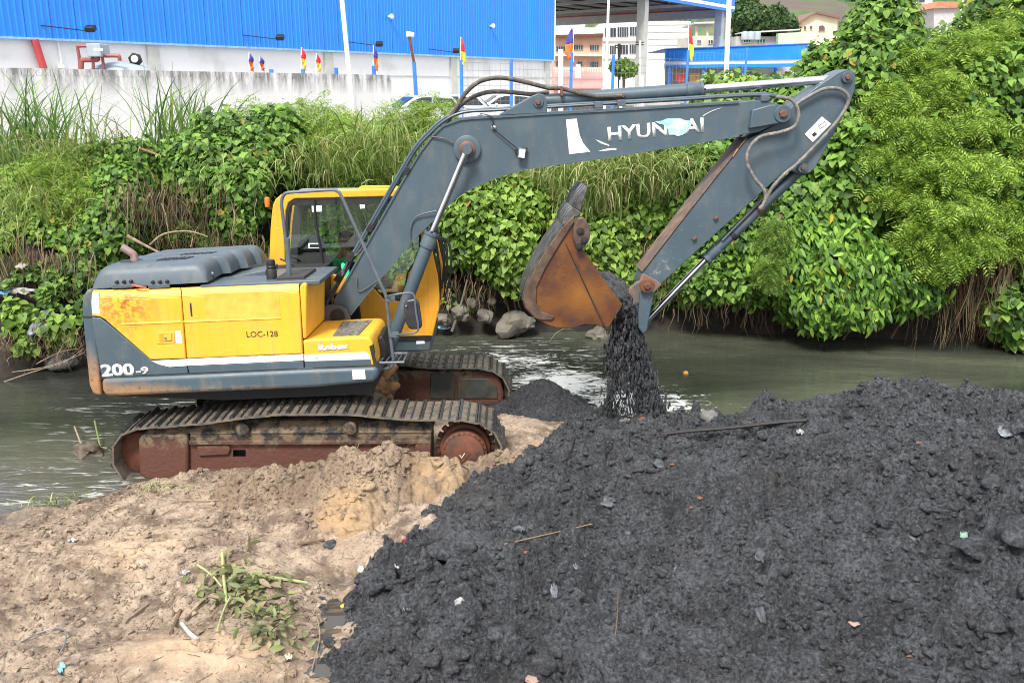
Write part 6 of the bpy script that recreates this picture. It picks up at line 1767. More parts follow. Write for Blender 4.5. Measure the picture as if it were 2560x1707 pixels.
fern_mass('hanging_sprig', 'thin feathery sprig hanging down behind the bucket ram', [blob_px(1935, 590, 14.4, 34, rz=50), blob_px(1925, 670, 14.3, 34, rz=40)], 260, .2, m_fern_d, 'sprig', 20, [P(1960, 520, 14.8), P(1945, 580, 14.5), P(1930, 660, 14.4)])

# ---- big mound draped with heart leaved vine
def leafy(name, label, tmpl, blobs, n, smin, smax, mat, cat, parts=280, depth=.35, lean=(0, -.35, .7), tip=(0, -.35, -.75), trunk=None, stems=10, pname='leaf', rnd=.46):
    p, nn = shell(blobs, n, depth)
    ok = p[:, 2] > .12
    p, nn = p[ok], nn[ok]
    root = empty(name, (float(p[:, 0].mean()), float(p[:, 1].mean()), max(0.05, float(p[:, 2].min()))), label, cat)
    m = len(p)
    Nl = nn * .75 + np.array(lean) + jit(m, rnd)
    Dl = nn * .2 + np.array(tip) + jit(m, .45)
    sz = RNG.uniform(smin, smax, m)
    front = np.argsort(p[:, 1] - sz * 6)[:parts * 4]
    pick = RNG.choice(front, min(parts, len(front)), replace=False) if parts else np.array([], int)
    rest = np.setdiff1d(np.arange(m), pick)
    if parts: leaf_parts(pname, tmpl, p[pick], Nl[pick], Dl[pick], np.maximum(sz[pick], smax * .85), mat, root)
    o = leaf_mass('foliage', tmpl, p[rest], Nl[rest], Dl[rest], sz[rest], mat, root); o['kind'] = 'stuff'
    for k in range(stems):
        c, r_ = blobs[k % len(blobs)]
        a = Vector(c); q = Vector((a.x + random.uniform(-.2, .2), a.y + .35, max(.1, a.z - random.uniform(.8, 2.2))))
        MB().tube(smooth_pts([q, q.lerp(a, .5) + Vector((random.uniform(-.1, .1), -.05, 0)), a + Vector((random.uniform(-.3, .3), -.2, .2))], 3), .022, 6, r_end=.008).build('stem', m_twig, root)
    return root
leafy('vine_mound', 'tall mound of dark heart leaved vine between the arm and the feathery tree', HEART,
    [blob_px(2180, 95, 16.6, 78), blob_px(2075, 195, 16.4, 85), blob_px(1950, 285, 16.3, 85), blob_px(2215, 60, 16.6, 75), blob_px(2200, 210, 15.9, 130), blob_px(2060, 330, 15.8, 140), blob_px(1900, 345, 16.2, 80),
     blob_px(1790, 345, 16.4, 60), blob_px(2170, 430, 15.3, 150), blob_px(2030, 520, 15.3, 130), blob_px(1900, 470, 15.6, 120), blob_px(1780, 450, 15.9, 100), blob_px(2280, 560, 15.2, 120)],
    26350, 0.08, 0.148, m_vine, 'vine mound', 290)
leafy('leafy_shrub', 'shrub of pointed bright leaves overhanging the water below the vine mound', LANCE,
    [blob_px(1960, 640, 14.8, 100), blob_px(2080, 640, 14.7, 110), blob_px(2180, 690, 14.5, 105), blob_px(2060, 740, 14.4, 85), blob_px(2280, 720, 14.4, 75, rz=50), blob_px(2150, 770, 14.3, 60, rz=45), blob_px(2020, 580, 14.9, 90)],
    10075, 0.12, 0.208, m_lance, 'shrub', 260, lean=(0, -.5, .45), tip=(.1, -.5, -.6))
leafy('vine_drape', 'heart leaved vine hanging down the bank behind the arm ram', HEART,
    [blob_px(1830, 600, 15.3, 95), blob_px(1760, 690, 15.2, 80, rz=60), blob_px(1880, 700, 15.1, 80, rz=60), blob_px(1740, 560, 15.6, 80), blob_px(1990, 760, 14.9, 60, rz=40)],
    6510, 0.072, 0.128, m_vine, 'vine', 120)
leafy('vine_drape', 'round leaved vine patch between the bucket and the arm tip', HEART,
    [blob_px(1520, 610, 15.5, 85, rz=75), blob_px(1440, 590, 15.7, 70), blob_px(1590, 560, 15.8, 80), blob_px(1560, 680, 15.4, 60, rz=45)],
    5580, 0.072, 0.124, m_vine_y, 'vine', 160)
leafy('vine_drape', 'bright heart leaved vine hanging between the boom ram and the bucket', HEART,
    [blob_px(1190, 560, 15.5, 95), blob_px(1260, 620, 15.3, 85), blob_px(1130, 610, 15.5, 60), blob_px(1290, 520, 15.8, 80), blob_px(1210, 480, 16.1, 80), blob_px(1290, 690, 15.2, 45)],
    7440, 0.072, 0.128, m_vine_y, 'vine', 200)
leafy('vine_drape', 'drooping leafy vine over the bare earth behind the cab', HEART,
    [blob_px(520, 430, 15.9, 85), blob_px(600, 480, 15.6, 80), blob_px(560, 370, 16.5, 90), blob_px(470, 400, 16.2, 60), blob_px(640, 400, 16.3, 80), blob_px(690, 350, 16.9, 80), blob_px(590, 560, 15.3, 45)],
    8060, 0.072, 0.128, m_vine, 'vine', 200)
leafy('vine_drape', 'heart leaved vine hanging down to the exhaust pipe above the engine hood', HEART,
    [blob_px(290, 560, 15.0, 75), blob_px(240, 620, 14.7, 70), blob_px(300, 480, 15.6, 70), blob_px(210, 690, 14.3, 50), blob_px(330, 420, 16.2, 70), blob_px(250, 420, 16.2, 60)],
    6510, 0.068, 0.12, m_vine, 'vine', 160)
leafy('vine_drape', 'few vine leaves on the trash ledge at the left edge of the water', HEART,
    [blob_px(50, 790, 13.3, 35), blob_px(150, 820, 13.2, 35), blob_px(75, 860, 13.1, 20)], 330, .08, .16, m_vine_y, 'vine', 40, stems=3)
leafy('vine_drape', 'dark vine leaves at the right edge above the water', HEART,
    [blob_px(2540, 760, 14.4, 90), blob_px(2600, 680, 14.6, 90), blob_px(2560, 840, 14.3, 45)], 1800, .10, .17, m_vine, 'vine', 60)

# vine climbing inside the feathery tree
leafy('climbing_vine', 'dark heart leaved vine climbing inside the feathery tree at the right edge', HEART,
    [blob_px(2330, 185, 15.75, 100), blob_px(2490, 90, 16.15, 110), blob_px(2380, 300, 15.45, 160), blob_px(2520, 240, 15.55, 160), blob_px(2260, 440, 15.05, 110), blob_px(2420, 480, 15.05, 150), blob_px(2550, 450, 15.05, 150), blob_px(2350, 590, 14.55, 90, rz=60), blob_px(2620, 150, 15.95, 180), blob_px(2430, 200, 15.95, 110)],
    14725, 0.08, 0.144, m_vine, 'vine', 120, depth=.25, rnd=.5)
# ---- trees of the hill and of the yard
def far_tree(label, px, py, Y, r, n, size, mat, zr=.8):
    k = Y * CP / F
    c = P(px, py, Y)
    bl = [((c.x + random.uniform(-.5, .5) * r * k, c.y + random.uniform(-.3, .3) * r * k, c.z + random.uniform(-.35, .3) * r * k), (r * k * random.uniform(.45, .65),) * 2 + (r * k * random.uniform(.35, .5),)) for _ in range(7)]
    zg = float(max(LAND, hill_z(np.array([c.x]), np.array([Y]))[0]))
    root = empty('broad_tree', (c.x, Y, min(zg, c.z - r * k * .4)), label, 'tree')
    p, nn = shell(bl, n, .4)
    m = len(p)
    o = leaf_mass('crown', HEART, p, nn + jit(m, .5), jit(m, 1), RNG.uniform(.6, 1.2, m) * size, mat, root); o['kind'] = 'stuff'
    MB().tube([(c.x, Y, min(zg, c.z - r * k * .4)), (c.x, Y, c.z)], .25 if Y > 90 else .12, 7, r_end=.1).build('trunk', m_twig, root)
m_far = leaf_mat('far_tree_leaf', (.028, .060, .022), (.05, .10, .035), (.085, .15, .05))
far_tree('dark broad tree on the hill foot beside the canopy end', 1885, 55, 120, 58, 7000, .42, m_far)
far_tree('dark broad tree left of the cream gabled house', 1955, 52, 122, 52, 6500, .42, m_far)
far_tree('lighter tree on the slope above the terrace house', 1850, 20, 150, 45, 4000, .5, m_far)
far_tree('small green tree by the fence under the canopy', 1560, 172, 58, 34, 2600, .2, m_fern_d)
n = 5500
hx, hy = RNG.uniform(35, 260, n), RNG.uniform(165, 420, n)
hz = hill_z(hx, hy)
kp = (hz > LAND + 1) & (fbm(hx * .03, hy * .03, 3, 720) > -.25) & (((hx - q.x) / 24) ** 2 + ((hy - q.y) / 38) ** 2 > 1)
hp = np.stack([hx, hy, hz + .5], -1)[kp]; m = len(hp)
tag(leaf_mass('hill_woods', HEART, np.concatenate([hp + jit(m, 1.3) for _ in range(4)]), jit(4 * m, .6) + UP, jit(4 * m, 1), RNG.uniform(.9, 2.0, 4 * m), m_far), 'woods and scrub covering the far hillside', 'woods', kind='stuff')
# tall weeds along the top of the bank at the right, before the shop
leafy('vine_drape', 'vine creeping along the bank top below the blue shop', HEART, [blob_px(1700, 330, 17.2, 80, rz=50), blob_px(1800, 260, 17.0, 70), blob_px(1600, 360, 17.2, 70, rz=45), blob_px(1870, 235, 16.9, 50)], 4000, .07, .13, m_vine_y, 'vine', 60)
# =================================================================== SMALL THINGS
def surf_v(x, y):
    z = near_z(x, y)
    d = poly_dist(x, y, TOE)
    z = np.where(d > -.05, np.maximum(z, pile_z(x, y)), z)
    return np.where((x > -3.4) & (x < .9) & (y > 7) & (y < 10), np.maximum(z, heap_z(x, y)), z)
def surf_z(x, y): return float(surf_v(np.array([x]), np.array([y]))[0])
_T = np.arange(4.0, 14, .02)
def on_surf(px, py):
    """where the line of sight of a photo point meets the near ground"""
    dx, dy, dz = _ray(px, py)
    hit = CAM_H + dz * _T <= surf_v(dx * _T, dy * _T)
    t = float(_T[np.argmax(hit)]) if hit.any() else 10.0
    return Vector((dx * t, dy * t, CAM_H + dz * t))
m_stone = simple('grey_stone', (.12, .115, .11), .9, 0, .3, 6, (.09, .085, .08), .4, .4)
m_stone2 = simple('pale_bank_stone', (.13, .12, .10), .9, 0, .3, 4, (.15, .13, .1), .5, .5)
m_brick = simple('brick_red', (.16, .06, .04), .9, 0, .25, 12, (.2, .15, .13), .4)
m_litter = simple('white_plastic', (.42, .42, .41), .5, 0, .3, 30, (.08, .08, .08), .6)
m_bag = simple('pale_blue_bag', (.16, .18, .21), .35, 0, .3, 22, (.05, .05, .055), .6)
m_tile = simple('pink_tile', (.30, .21, .165), .8, 0, .15, 12)
m_trash = simple('dirty_plastic', (.30, .29, .27), .6, 0, .3, 14, (.12, .1, .08), .5)
m_stickd = simple('wet_dark_stick', (.02, .018, .016), .5, 0, .3, 12)
m_bamboo = simple('tan_cane', (.26, .175, .08), .7, 0, .2, 12)
m_slateb = simple('grey_plate', (.060, .066, .074), .5, 0, .4, 18, (.025, .026, .028), .5)
def stone(px, py, rpx, mat, label, cat='stone', name='stone', flat=.7, seed=None, lift=.35, Y=None, z=None, grp=None):
    q = on_surf(px, py) if Y is None else P(px, py, Y)
    if z is not None: q = PZ(px, py, z)
    k = (q - cam.location).length / F * rpx * (.8 if Y is None else 1)
    lift = lift * .5
    o = rock(name, q + Vector((0, 0, k * lift)), (k, k * .8, k * flat), seed or int(px + py) % 97, mat)
    return tag(o, label, cat, grp)
# stones on the mud heap and at the waterline
stone(1772, 1048, 28, m_stone, 'grey rounded boulder standing at the waterline behind the black pipe', 'boulder', 'boulder', 1.0)
stone(1607, 1052, 16, m_brick, 'pinkish broken brick lying where the mud falls', 'brick', 'broken_brick')
stone(1560, 1058, 19, m_stone, 'dark grey stone left of the pinkish brick', 'stone')
stone(1770, 1075, 13, m_stickd, 'black wedge of rubble at the foot of the grey boulder', 'rubble')
stone(2135, 1560, 14, m_tile, 'flat pale tile chip on the lower right of the mud heap', 'tile chip', 'tile_chip', .25)
stone(1338, 1697, 30, m_tile, 'pinkish flat stone at the bottom edge of the mud heap', 'stone', flat=.3)
stone(1648, 1165, 22, m_slateb, 'dark square lump on the upper mud heap', 'lump', 'mud_lump', .8)
stone(1570, 1335, 18, m_slateb, 'smooth oval grey stone in the middle left of the mud heap', 'stone', flat=.5)
stone(2090, 1165, 18, m_slateb, 'grey stone high on the mud heap left of the big clods', 'stone', flat=.5)
stone(1410, 1518, 22, m_mud, 'dark round clod right of the pale blue bag', 'clod', 'mud_lump', .8)
stone(2480, 1210, 30, m_slateb, 'grey boulder half sunk in the right of the mud heap', 'boulder', 'boulder', .8)
for px, py, lab in ((1315, 1380, 'red brick chip on the left flank of the mud heap'), (1728, 1268, 'small pink brick chip in the upper middle of the mud heap'), (2200, 1370, 'orange chip right of the middle of the mud heap'), (2275, 1640, 'red chip low on the right of the mud heap'), (2055, 1690, 'red chip at the bottom edge of the mud heap'), (1680, 1162, 'orange brick chip beside the dark square lump'), (2298, 1108, 'orange chip high at the right of the mud heap'), (1750, 1245, 'brown chip in the upper middle of the mud heap')):
    stone(px, py, 8, m_brick, lab, 'brick chip', 'brick_chip', .5, grp='brick chips in the mud')
for k, (px, py, r_, lab) in enumerate(((827, 1363, 20, 'black rounded lump on the sand left of the mud heap'), (805, 1520, 16, 'black lump by the puddle, larger of two'), (803, 1498, 11, 'small black lump above the larger one by the puddle'), (812, 1570, 14, 'black lump at the puddle edge below the pair'), (822, 1608, 19, 'flat black lump at the foot of the mud heap'))):
    stone(px, py, r_, m_mud, lab, 'mud lump', 'mud_lump', .7, grp='black lumps by the puddle')
for px, py, r_, lab in ((690, 1362, 12, 'pale clod beside the ditch'), (345, 1370, 14, 'round tan stone on the light sand patch'), (425, 1535, 18, 'tan rounded clod left of the pulled plant'), (140, 1380, 12, 'grey clod on the sand near the left edge'), (200, 1560, 13, 'brown clod low on the sand at the left'), (735, 1255, 10, 'small round stone below the soil heap'), (690, 1258, 9, 'small stone at the foot of the soil heap'), (530, 1262, 12, 'flat stone at the left foot of the soil heap')):
    stone(px, py, r_, m_sand, lab, 'clod', 'soil_clod', .7)
for px, py, r_, lab in ((1280, 812, 46, 'large pale rock at the far waterline left of the bucket'), (1212, 790, 26, 'rounded pale rock at the far waterline'), (1150, 782, 30, 'grey rock under the vine right of the cab'), (1180, 758, 18, 'wedge shaped grey rock above the waterline'), (1110, 800, 22, 'flat rock at the far waterline beside the cab'), (1070, 790, 20, 'low dark rock beside the cab base'), (1230, 752, 16, 'small grey rock above the rounded rock'), (1495, 838, 32, 'pale flat rock in the water behind the bucket'), (1320, 806, 24, 'dark rock behind the bucket heel')):
    q = P(px, py, 15.15 if py > 780 else 15.35)
    k = q.y / F * r_
    tag(rock('bank_rock', q, (k * .85, k * .7, k * .7), px % 71, m_stone2, sub=3, rough=.42, smooth=24), lab, 'rock', 'rocks at the far waterline')
# broken concrete ledge and trash at the left
for px, py, r_, lab in ((40, 870, 55, 'concrete ledge block at the left edge of the water'), (140, 900, 40, 'dark broken slab under the dry stalks at the left')):
    q = PZ(px, py + 30, .0); k = q.y / F * r_
    tag(rock('ledge_block', q + Vector((0, .2, .12)), (k * 1.5, k, k * .6), px, m_stone, rough=.25, smooth=25), lab, 'rock')
def sheet_litter(px, py, w, h, mat, label, cat, name, Y=None, tilt=.5, seed=1):
    q = on_surf(px, py) if Y is None else P(px, py, Y)
    s = (q - cam.location).length / F * (.72 if Y is None else 1)
    n = 7
    V_ = []
    for i in range(n):
        for j in range(n):
            u, v = i / (n - 1) - .5, j / (n - 1) - .5
            k = 1 - .5 * abs(u) * abs(v) * 3 * (1 + mnoise.noise((u * 5, v * 5, seed)))
            V_.append(q + Vector((u * w * s * k + .25 * w * s * mnoise.noise((v * 3, seed, 0)), v * h * s * 1.2 * k * (1 - tilt * .3), .02 + .035 * mnoise.noise((u * 4 + seed, v * 4, seed * 2.2)) + (v + .5) * h * s * tilt * .8)))
    o = MB().add(V_, [(i * n + j, (i + 1) * n + j, (i + 1) * n + j + 1, i * n + j + 1) for i in range(n - 1) for j in range(n - 1)]).build(name, mat, smooth=180)
    sd = o.modifiers.new('thick', 'SOLIDIFY'); sd.thickness = .004
    return tag(o, label, cat)
for a in ((1148, 1513, 34, 26, m_litter, 'crumpled white rag on the lower left of the mud heap', 'rag', 'white_rag'), (1012, 1528, 24, 14, m_litter, 'small white scrap left of the white rag', 'scrap', 'plastic_scrap'),
          (996, 1418, 24, 34, m_litter, 'curled white strip near the left edge of the mud heap', 'strip', 'plastic_scrap'), (902, 1432, 22, 28, simple('pale_green_plastic', (.5, .58, .48), .5), 'pale green crumpled scrap at the left edge of the mud heap', 'scrap', 'plastic_scrap'),
          (2000, 1086, 26, 18, m_litter, 'white scrap below the right end of the black pipe', 'scrap', 'plastic_scrap'), (2518, 1090, 62, 50, m_bag, 'pale torn bag at the right edge of the mud heap', 'bag', 'plastic_bag'),
          (1385, 1492, 26, 66, m_bag, 'long pale blue plastic bag low on the left of the mud heap', 'bag', 'plastic_bag'), (1520, 1265, 52, 44, m_slateb, 'flat grey plastic sheet on the upper left of the mud heap', 'sheet', 'plastic_sheet'),
          (1898, 1400, 34, 60, m_slateb, 'grey curved strip in the middle of the mud heap', 'strip', 'plastic_sheet'), (2290, 1352, 52, 26, m_slateb, 'smooth grey sheet on the right of the mud heap', 'sheet', 'plastic_sheet'),
          (1900, 1548, 34, 70, m_slateb, 'dark upright plastic strip low in the mud heap', 'strip', 'plastic_sheet'), (2410, 1350, 30, 26, simple('dull_green_plastic', (.2, .3, .25), .5), 'dull green scrap on the right of the mud heap', 'scrap', 'plastic_scrap'),
          (1298, 1330, 46, 20, m_slateb, 'grey strip left of the tan cane', 'strip', 'plastic_sheet'), (1440, 1422, 26, 30, m_bag, 'small pale scrap above the pale blue bag', 'scrap', 'plastic_scrap'),
          (182, 1355, 30, 14, m_litter, 'pale flat scrap on the sand at the left', 'scrap', 'plastic_scrap'), (463, 1437, 34, 14, m_litter, 'white curved peel left of the pulled plant', 'scrap', 'plastic_scrap'), (722, 1650, 26, 20, simple('dry_leaf_pale', (.5, .45, .33), .8), 'pale dry leaf at the foot of the sand', 'leaf', 'dry_leaf'),
          (155, 1680, 20, 30, simple('light_blue_plastic', (.15, .42, .62), .4), 'light blue plastic scrap inside the wire hoop', 'scrap', 'plastic_scrap')):
    sheet_litter(*a, seed=a[0] % 13)
for a in ((55, 735, 60, 22, m_trash, 'pale trash sheets on the ledge at the left edge', 'trash', 'plastic_sheet', 13.6), (100, 830, 34, 90, m_bag, 'dirty clear plastic bag hanging on the left ledge', 'bag', 'plastic_bag', 13.2), (55, 672, 24, 20, m_trash, 'small white trash scrap on the left bank', 'trash', 'plastic_scrap', 13.8), (12, 738, 22, 14, simple('blue_plastic', (.12, .3, .65), .4), 'blue plastic scrap at the left edge of the bank', 'scrap', 'plastic_scrap', 13.5), (1110, 824, 34, 12, simple('sky_blue_bag', (.35, .6, .8), .4), 'light blue bag at the far waterline beside the cab', 'bag', 'plastic_bag', 15.2)):
    sheet_litter(*a[:8], Y=a[8], seed=a[0] % 11)
def stick(pts, r, mat, label, cat='stick', name='stick', lift=.02, r_end=None, n=7, Y=None):
    ps = [(on_surf(*p) + Vector((0, 0, lift))) if Y is None else P(*p, Y) for p in pts]
    return tag(MB().tube(smooth_pts(ps, 4), r, n, r_end=r_end).build(name, mat), label, cat)
_a, _b = on_surf(1666, 1092), on_surf(2016, 1058)
_n = [_a.lerp(_b, k / 20) for k in range(21)]
_up = max(surf_z(p.x, p.y) - p.z for p in _n) * .8 + .02
tag(MB().tube([p + Vector((0, 0, _up + .004 * math.sin(i * .5))) for i, p in enumerate(_n)], .022, 8).build('black_pipe', m_stickd), 'long black pipe lying across the crest of the mud heap', 'pipe')
if False: stick([(1666, 1092), (1740, 1085), (1850, 1077), (2016, 1058)], .022, m_stickd, 'long black pipe lying across the crest of the mud heap', 'pipe', 'black_pipe', .07)
stick([(1260, 1368), (1340, 1350), (1480, 1317)], .0045, m_bamboo, 'thin tan cane lying on the left of the mud heap', 'cane', 'cane', .03)
stick([(978, 1400), (1012, 1355)], .012, simple('dark_red_plastic', (.28, .04, .04), .5), 'dark red stick at the left edge of the mud heap', lift=.03)
stick([(1310, 1215), (1380, 1170), (1420, 1150), (1436, 1100)], .009, m_stickd, 'dark bent branch on the left crest of the mud heap', 'branch', 'branch', .03)
stick([(1385, 1110), (1425, 1100), (1450, 1098)], .02, m_stickd, 'short dark branch by the orange sand at the heap top', 'branch', 'branch', .03)
stick([(1545, 1485), (1542, 1560), (1530, 1640), (1522, 1690)], .003, m_twig, 'long thin pale root running down the lower mud heap', 'root', 'root', .02)
stick([(1690, 1420), (1682, 1440), (1688, 1455)], .006, m_bag, 'short pale string in the middle of the mud heap', 'string', 'string')
for pts, r_, m, lab in (([(312, 1562), (345, 1535), (372, 1515)], .009, m_root, 'pale stick left of the brown sticks'), ([(428, 1590), (440, 1560), (452, 1530)], .014, m_twig, 'brown stick crossing beside the grey stick'), ([(465, 1555), (490, 1530), (520, 1505)], .012, m_twig, 'brown stick below the pulled plant'),
                        ([(455, 1565), (475, 1590), (492, 1604)], .016, simple('grey_wood', (.38, .37, .35), .8), 'short grey stick below the brown sticks'), ([(620, 1340), (618, 1378)], .010, m_root, 'upright pale stalk in the ditch'), ([(745, 1366), (790, 1358), (812, 1354)], .013, m_twig, 'brown stick left of the black rounded lump'),
                        ([(667, 1662), (700, 1630), (740, 1600)], .006, m_root, 'thin pale twig low on the sand by the puddle'), ([(460, 1255), (500, 1258), (570, 1253)], .006, m_root, 'thin white straw at the track end'), ([(1110, 1178), (1140, 1165), (1170, 1178)], .008, m_root, 'pale bent root before the sprocket cover'), ([(780, 1680), (800, 1600), (790, 1540)], .004, m_root, 'fine root along the puddle'), ([(225, 1255), (280, 1240), (330, 1238)], .006, m_twig, 'thin dark twig at the left waterline')):
    stick(pts, r_, m, lab, lift=.025)
# wire hoop
c_ = on_surf(82, 1642)
s_ = (c_ - cam.location).length / F
ring = [c_ + Vector((58 * s_ * math.cos(a), 70 * s_ * 1.35 * math.sin(a), .03 + .02 * math.sin(a * 2))) for a in [2 * math.pi * i / 36 for i in range(35)]]
tag(MB().tube(ring, .006, 6).build('wire_hoop', simple('grey_wire', (.2, .19, .19), .5, .5)), 'loop of grey wire lying on the sand at bottom left', 'wire')
# branches on the far bank, pole by the rocks, branch in the water
for pts, r_, Y, m, lab in (([(318, 590), (360, 612), (410, 638)], .03, 14.2, m_root, 'pale broken branch pointing left over the engine hood'), ([(375, 612), (410, 585), (470, 578), (520, 592)], .018, 14.4, m_root, 'thin bowed pale branch above the engine hood'), ([(572, 622), (610, 622), (632, 650), (640, 660)], .028, 13.6, simple('orange_hose', (.5, .24, .1), .6), 'orange brown bent hose behind the engine hood'),
                           ([(1130, 828), (1150, 770), (1168, 700)], .028, 15.1, m_stone2, 'pale leaning pole at the far waterline beside the cab'), ([(350, 372), (400, 390), (420, 410)], .02, 16.0, simple('red_brown_branch', (.3, .13, .07), .8), 'red brown branch on the bank top left of the cab'), ([(320, 480), (318, 560), (318, 620)], .01, 14.4, m_root, 'thin upright dry stem left of the hood branch'),
                           ([(60, 300), (20, 420)], .012, 16.8, m_root, 'thin leaning stalk at the left edge'), ([(0, 958), (80, 930), (160, 905), (210, 870)], .008, 12.7, m_root, 'bundle edge of straw along the left waterline'), ([(30, 930), (110, 918), (180, 895), (212, 880)], .007, 12.7, m_root, 'tan straw stem above the left waterline'), ([(90, 910), (150, 880), (195, 872)], .007, 12.8, m_root, 'short straw stem at the left waterline')):
    stick(pts, r_, m, lab, 'branch', 'branch', Y=Y, r_end=r_ * .5)
hang(110, 850, 12.95, 180, .5, .1, .35, m_dry, label='tangle of straw at the left waterline')
wb = PZ(225, 1130, 0)
o = rock('debris_clump', wb + Vector((0, 0, .02)), (.2, .14, .09), 31, simple('wet_debris', (.10, .075, .055), .8, 0, .5, 14), rough=.6)
tag(o, 'small clump of wet debris in the water left of the track', 'debris')
for pts, lab in (([(190, 1095), (205, 1122), (270, 1130)], 'pale twig lying on the debris clump in the water'), ([(240, 1080), (252, 1128)], 'green stalk rising from the debris clump')):
    ps = [PZ(a, c, .0) + Vector((0, 0, .05 + .1 * (i == 0))) for i, (a, c) in enumerate(pts)]
    tag(MB().tube(ps, .01, 6).build('twig', m_root if 'pale' in lab else m_grass), lab, 'twig')
# orange ball, yellow bits
tag(MB().disc(PZ(1714, 934, 0), (0, 0, 1), [(.01, -.03), (.035, -.015), (.042, .01), (.03, .035), (.01, .042)], 14).build('orange_ball', simple('orange_peel', (.8, .33, .05), .5), smooth=180), 'small orange ball floating on the green water', 'ball')
stone(858, 1517, 11, simple('yellow_plastic', (.7, .42, .03), .5), 'yellow plastic toy piece by the puddle at the heap foot', 'toy', 'yellow_toy')
# weeds along the near waterline
for px, py, n_, lab in ((120, 1262, 60, 'green weeds at the near waterline on the left'), (210, 1247, 30, 'small green weeds at the near waterline'), (400, 1225, 50, 'weeds crushed at the end of the near track')):
    c = on_surf(px, py); r = np.array(c) + RNG.normal(size=(n_, 3)) * np.array([.16, .06, 0])
    tag(blades('weed_tuft', r, RNG.uniform(.05, .16, n_), np.full(n_, .012), np.tile(np.array([0, -1.0, 0]), (n_, 1)), m_grass, droop=1.4, spread=1.2), lab, 'weeds', kind='stuff')
# pulled up plant on the sand
c = on_surf(590, 1490)
UPR = empty('pulled_plant', c, 'wilted green plant pulled up and lying on the sand', 'plant')
m_wilt = leaf_mat('wilted_leaf', (.09, .12, .05), (.17, .20, .08), (.26, .28, .13), old=(.25, .2, .12), oldp=.8, trans=.2)
m_stalk = simple('green_stalk', (.30, .33, .14), .7, 0, .2, 12)
for pts, r_ in (([(557, 1395), (560, 1450), (568, 1520)], .016), ([(630, 1455), (690, 1458), (770, 1470)], .016), ([(495, 1425), (530, 1450), (556, 1480)], .011), ([(488, 1500), (510, 1465), (530, 1440)], .009), ([(590, 1480), (620, 1530), (640, 1560)], .012), ([(545, 1590), (560, 1540), (580, 1500)], .009)):
    MB().tube(smooth_pts([on_surf(*p) + Vector((0, 0, .05)) for p in pts], 3), r_, 7, r_end=r_ * .7).build('stalk', m_stalk, UPR)
n_ = 260
px_ = np.concatenate([RNG.normal(600, 42, n_ // 2), RNG.normal(665, 48, n_ // 2)]); py_ = np.concatenate([RNG.normal(1480, 36, n_ // 2), RNG.normal(1565, 45, n_ // 2)])
pp = np.array([on_surf(a, c2)[:] for a, c2 in zip(px_, py_)]); pp[:, 2] += RNG.uniform(.01, .10, n_)
leaf_parts('leaf', LANCE, pp[:80], jit(80, .5) + UP, jit(80, 1), RNG.uniform(.09, .17, 80), m_wilt, UPR)
o = leaf_mass('leaf_litter', LANCE, pp[80:], jit(n_ - 80, .6) + UP, jit(n_ - 80, 1), RNG.uniform(.06, .14, n_ - 80), m_wilt, UPR); o['kind'] = 'stuff'
# fibres and straw bits trodden into the sand
n_ = 900
fx, fy = RNG.uniform(-5, -.3, n_), RNG.uniform(4.8, 8.8, n_)
kp = (poly_dist(fx, fy, TOE) < -.05) & (np.interp(fx, SHX_, SHY_) - fy > .2)
fx, fy = fx[kp], fy[kp]; fz = np.maximum(near_z(fx, fy), heap_z(fx, fy)); m = len(fx)
p0 = np.stack([fx, fy, fz + .006], -1); d = jit(m, 1); d[:, 2] *= .12; d /= np.linalg.norm(d, axis=1, keepdims=True)
ln = RNG.uniform(.03, .14, m); sd = np.cross(d, UP) * .0028
p1 = p0 + d * ln[:, None]
V = np.stack([p0 - sd, p0 + sd, p1 + sd, p1 - sd], 1).reshape(-1, 3); V[:, 2] += 0
tag(finish('straw_bits', arrmesh('straw_bits', V, np.arange(4 * m).reshape(-1, 4)), m_dry, smooth=0), 'bits of straw and fibre trodden into the sand', 'straw', kind='stuff')
# puddle at the foot of the mud heap
b = MB(); V_ = []
for i_, (a, b_) in enumerate(PUDL[:-5]):
    zz = float(near_z(np.array([a]), np.array([b_]), False)[0]) + .022
    w_ = (.10 + .04 * math.sin(i_ * 1.3)) * min(1, (len(PUDL) - 5 - i_) * .25)
    V_ += [(a - w_, b_, zz), (a + .16 * min(1, (len(PUDL) - 5 - i_) * .25), b_ + .02, zz)]
b.add(V_, [(2 * i_, 2 * i_ + 1, 2 * i_ + 3, 2 * i_ + 2) for i_ in range(len(PUDL) - 6)])
pm = NT('puddle_water'); pm.base((.06, .055, .05)).rough(.05).bump(pm.noise(5, 3), .05, .02)
tag(b.build('puddle', pm.m, smooth=0), 'narrow shiny puddle between the sand and the mud heap', 'water', kind='structure')

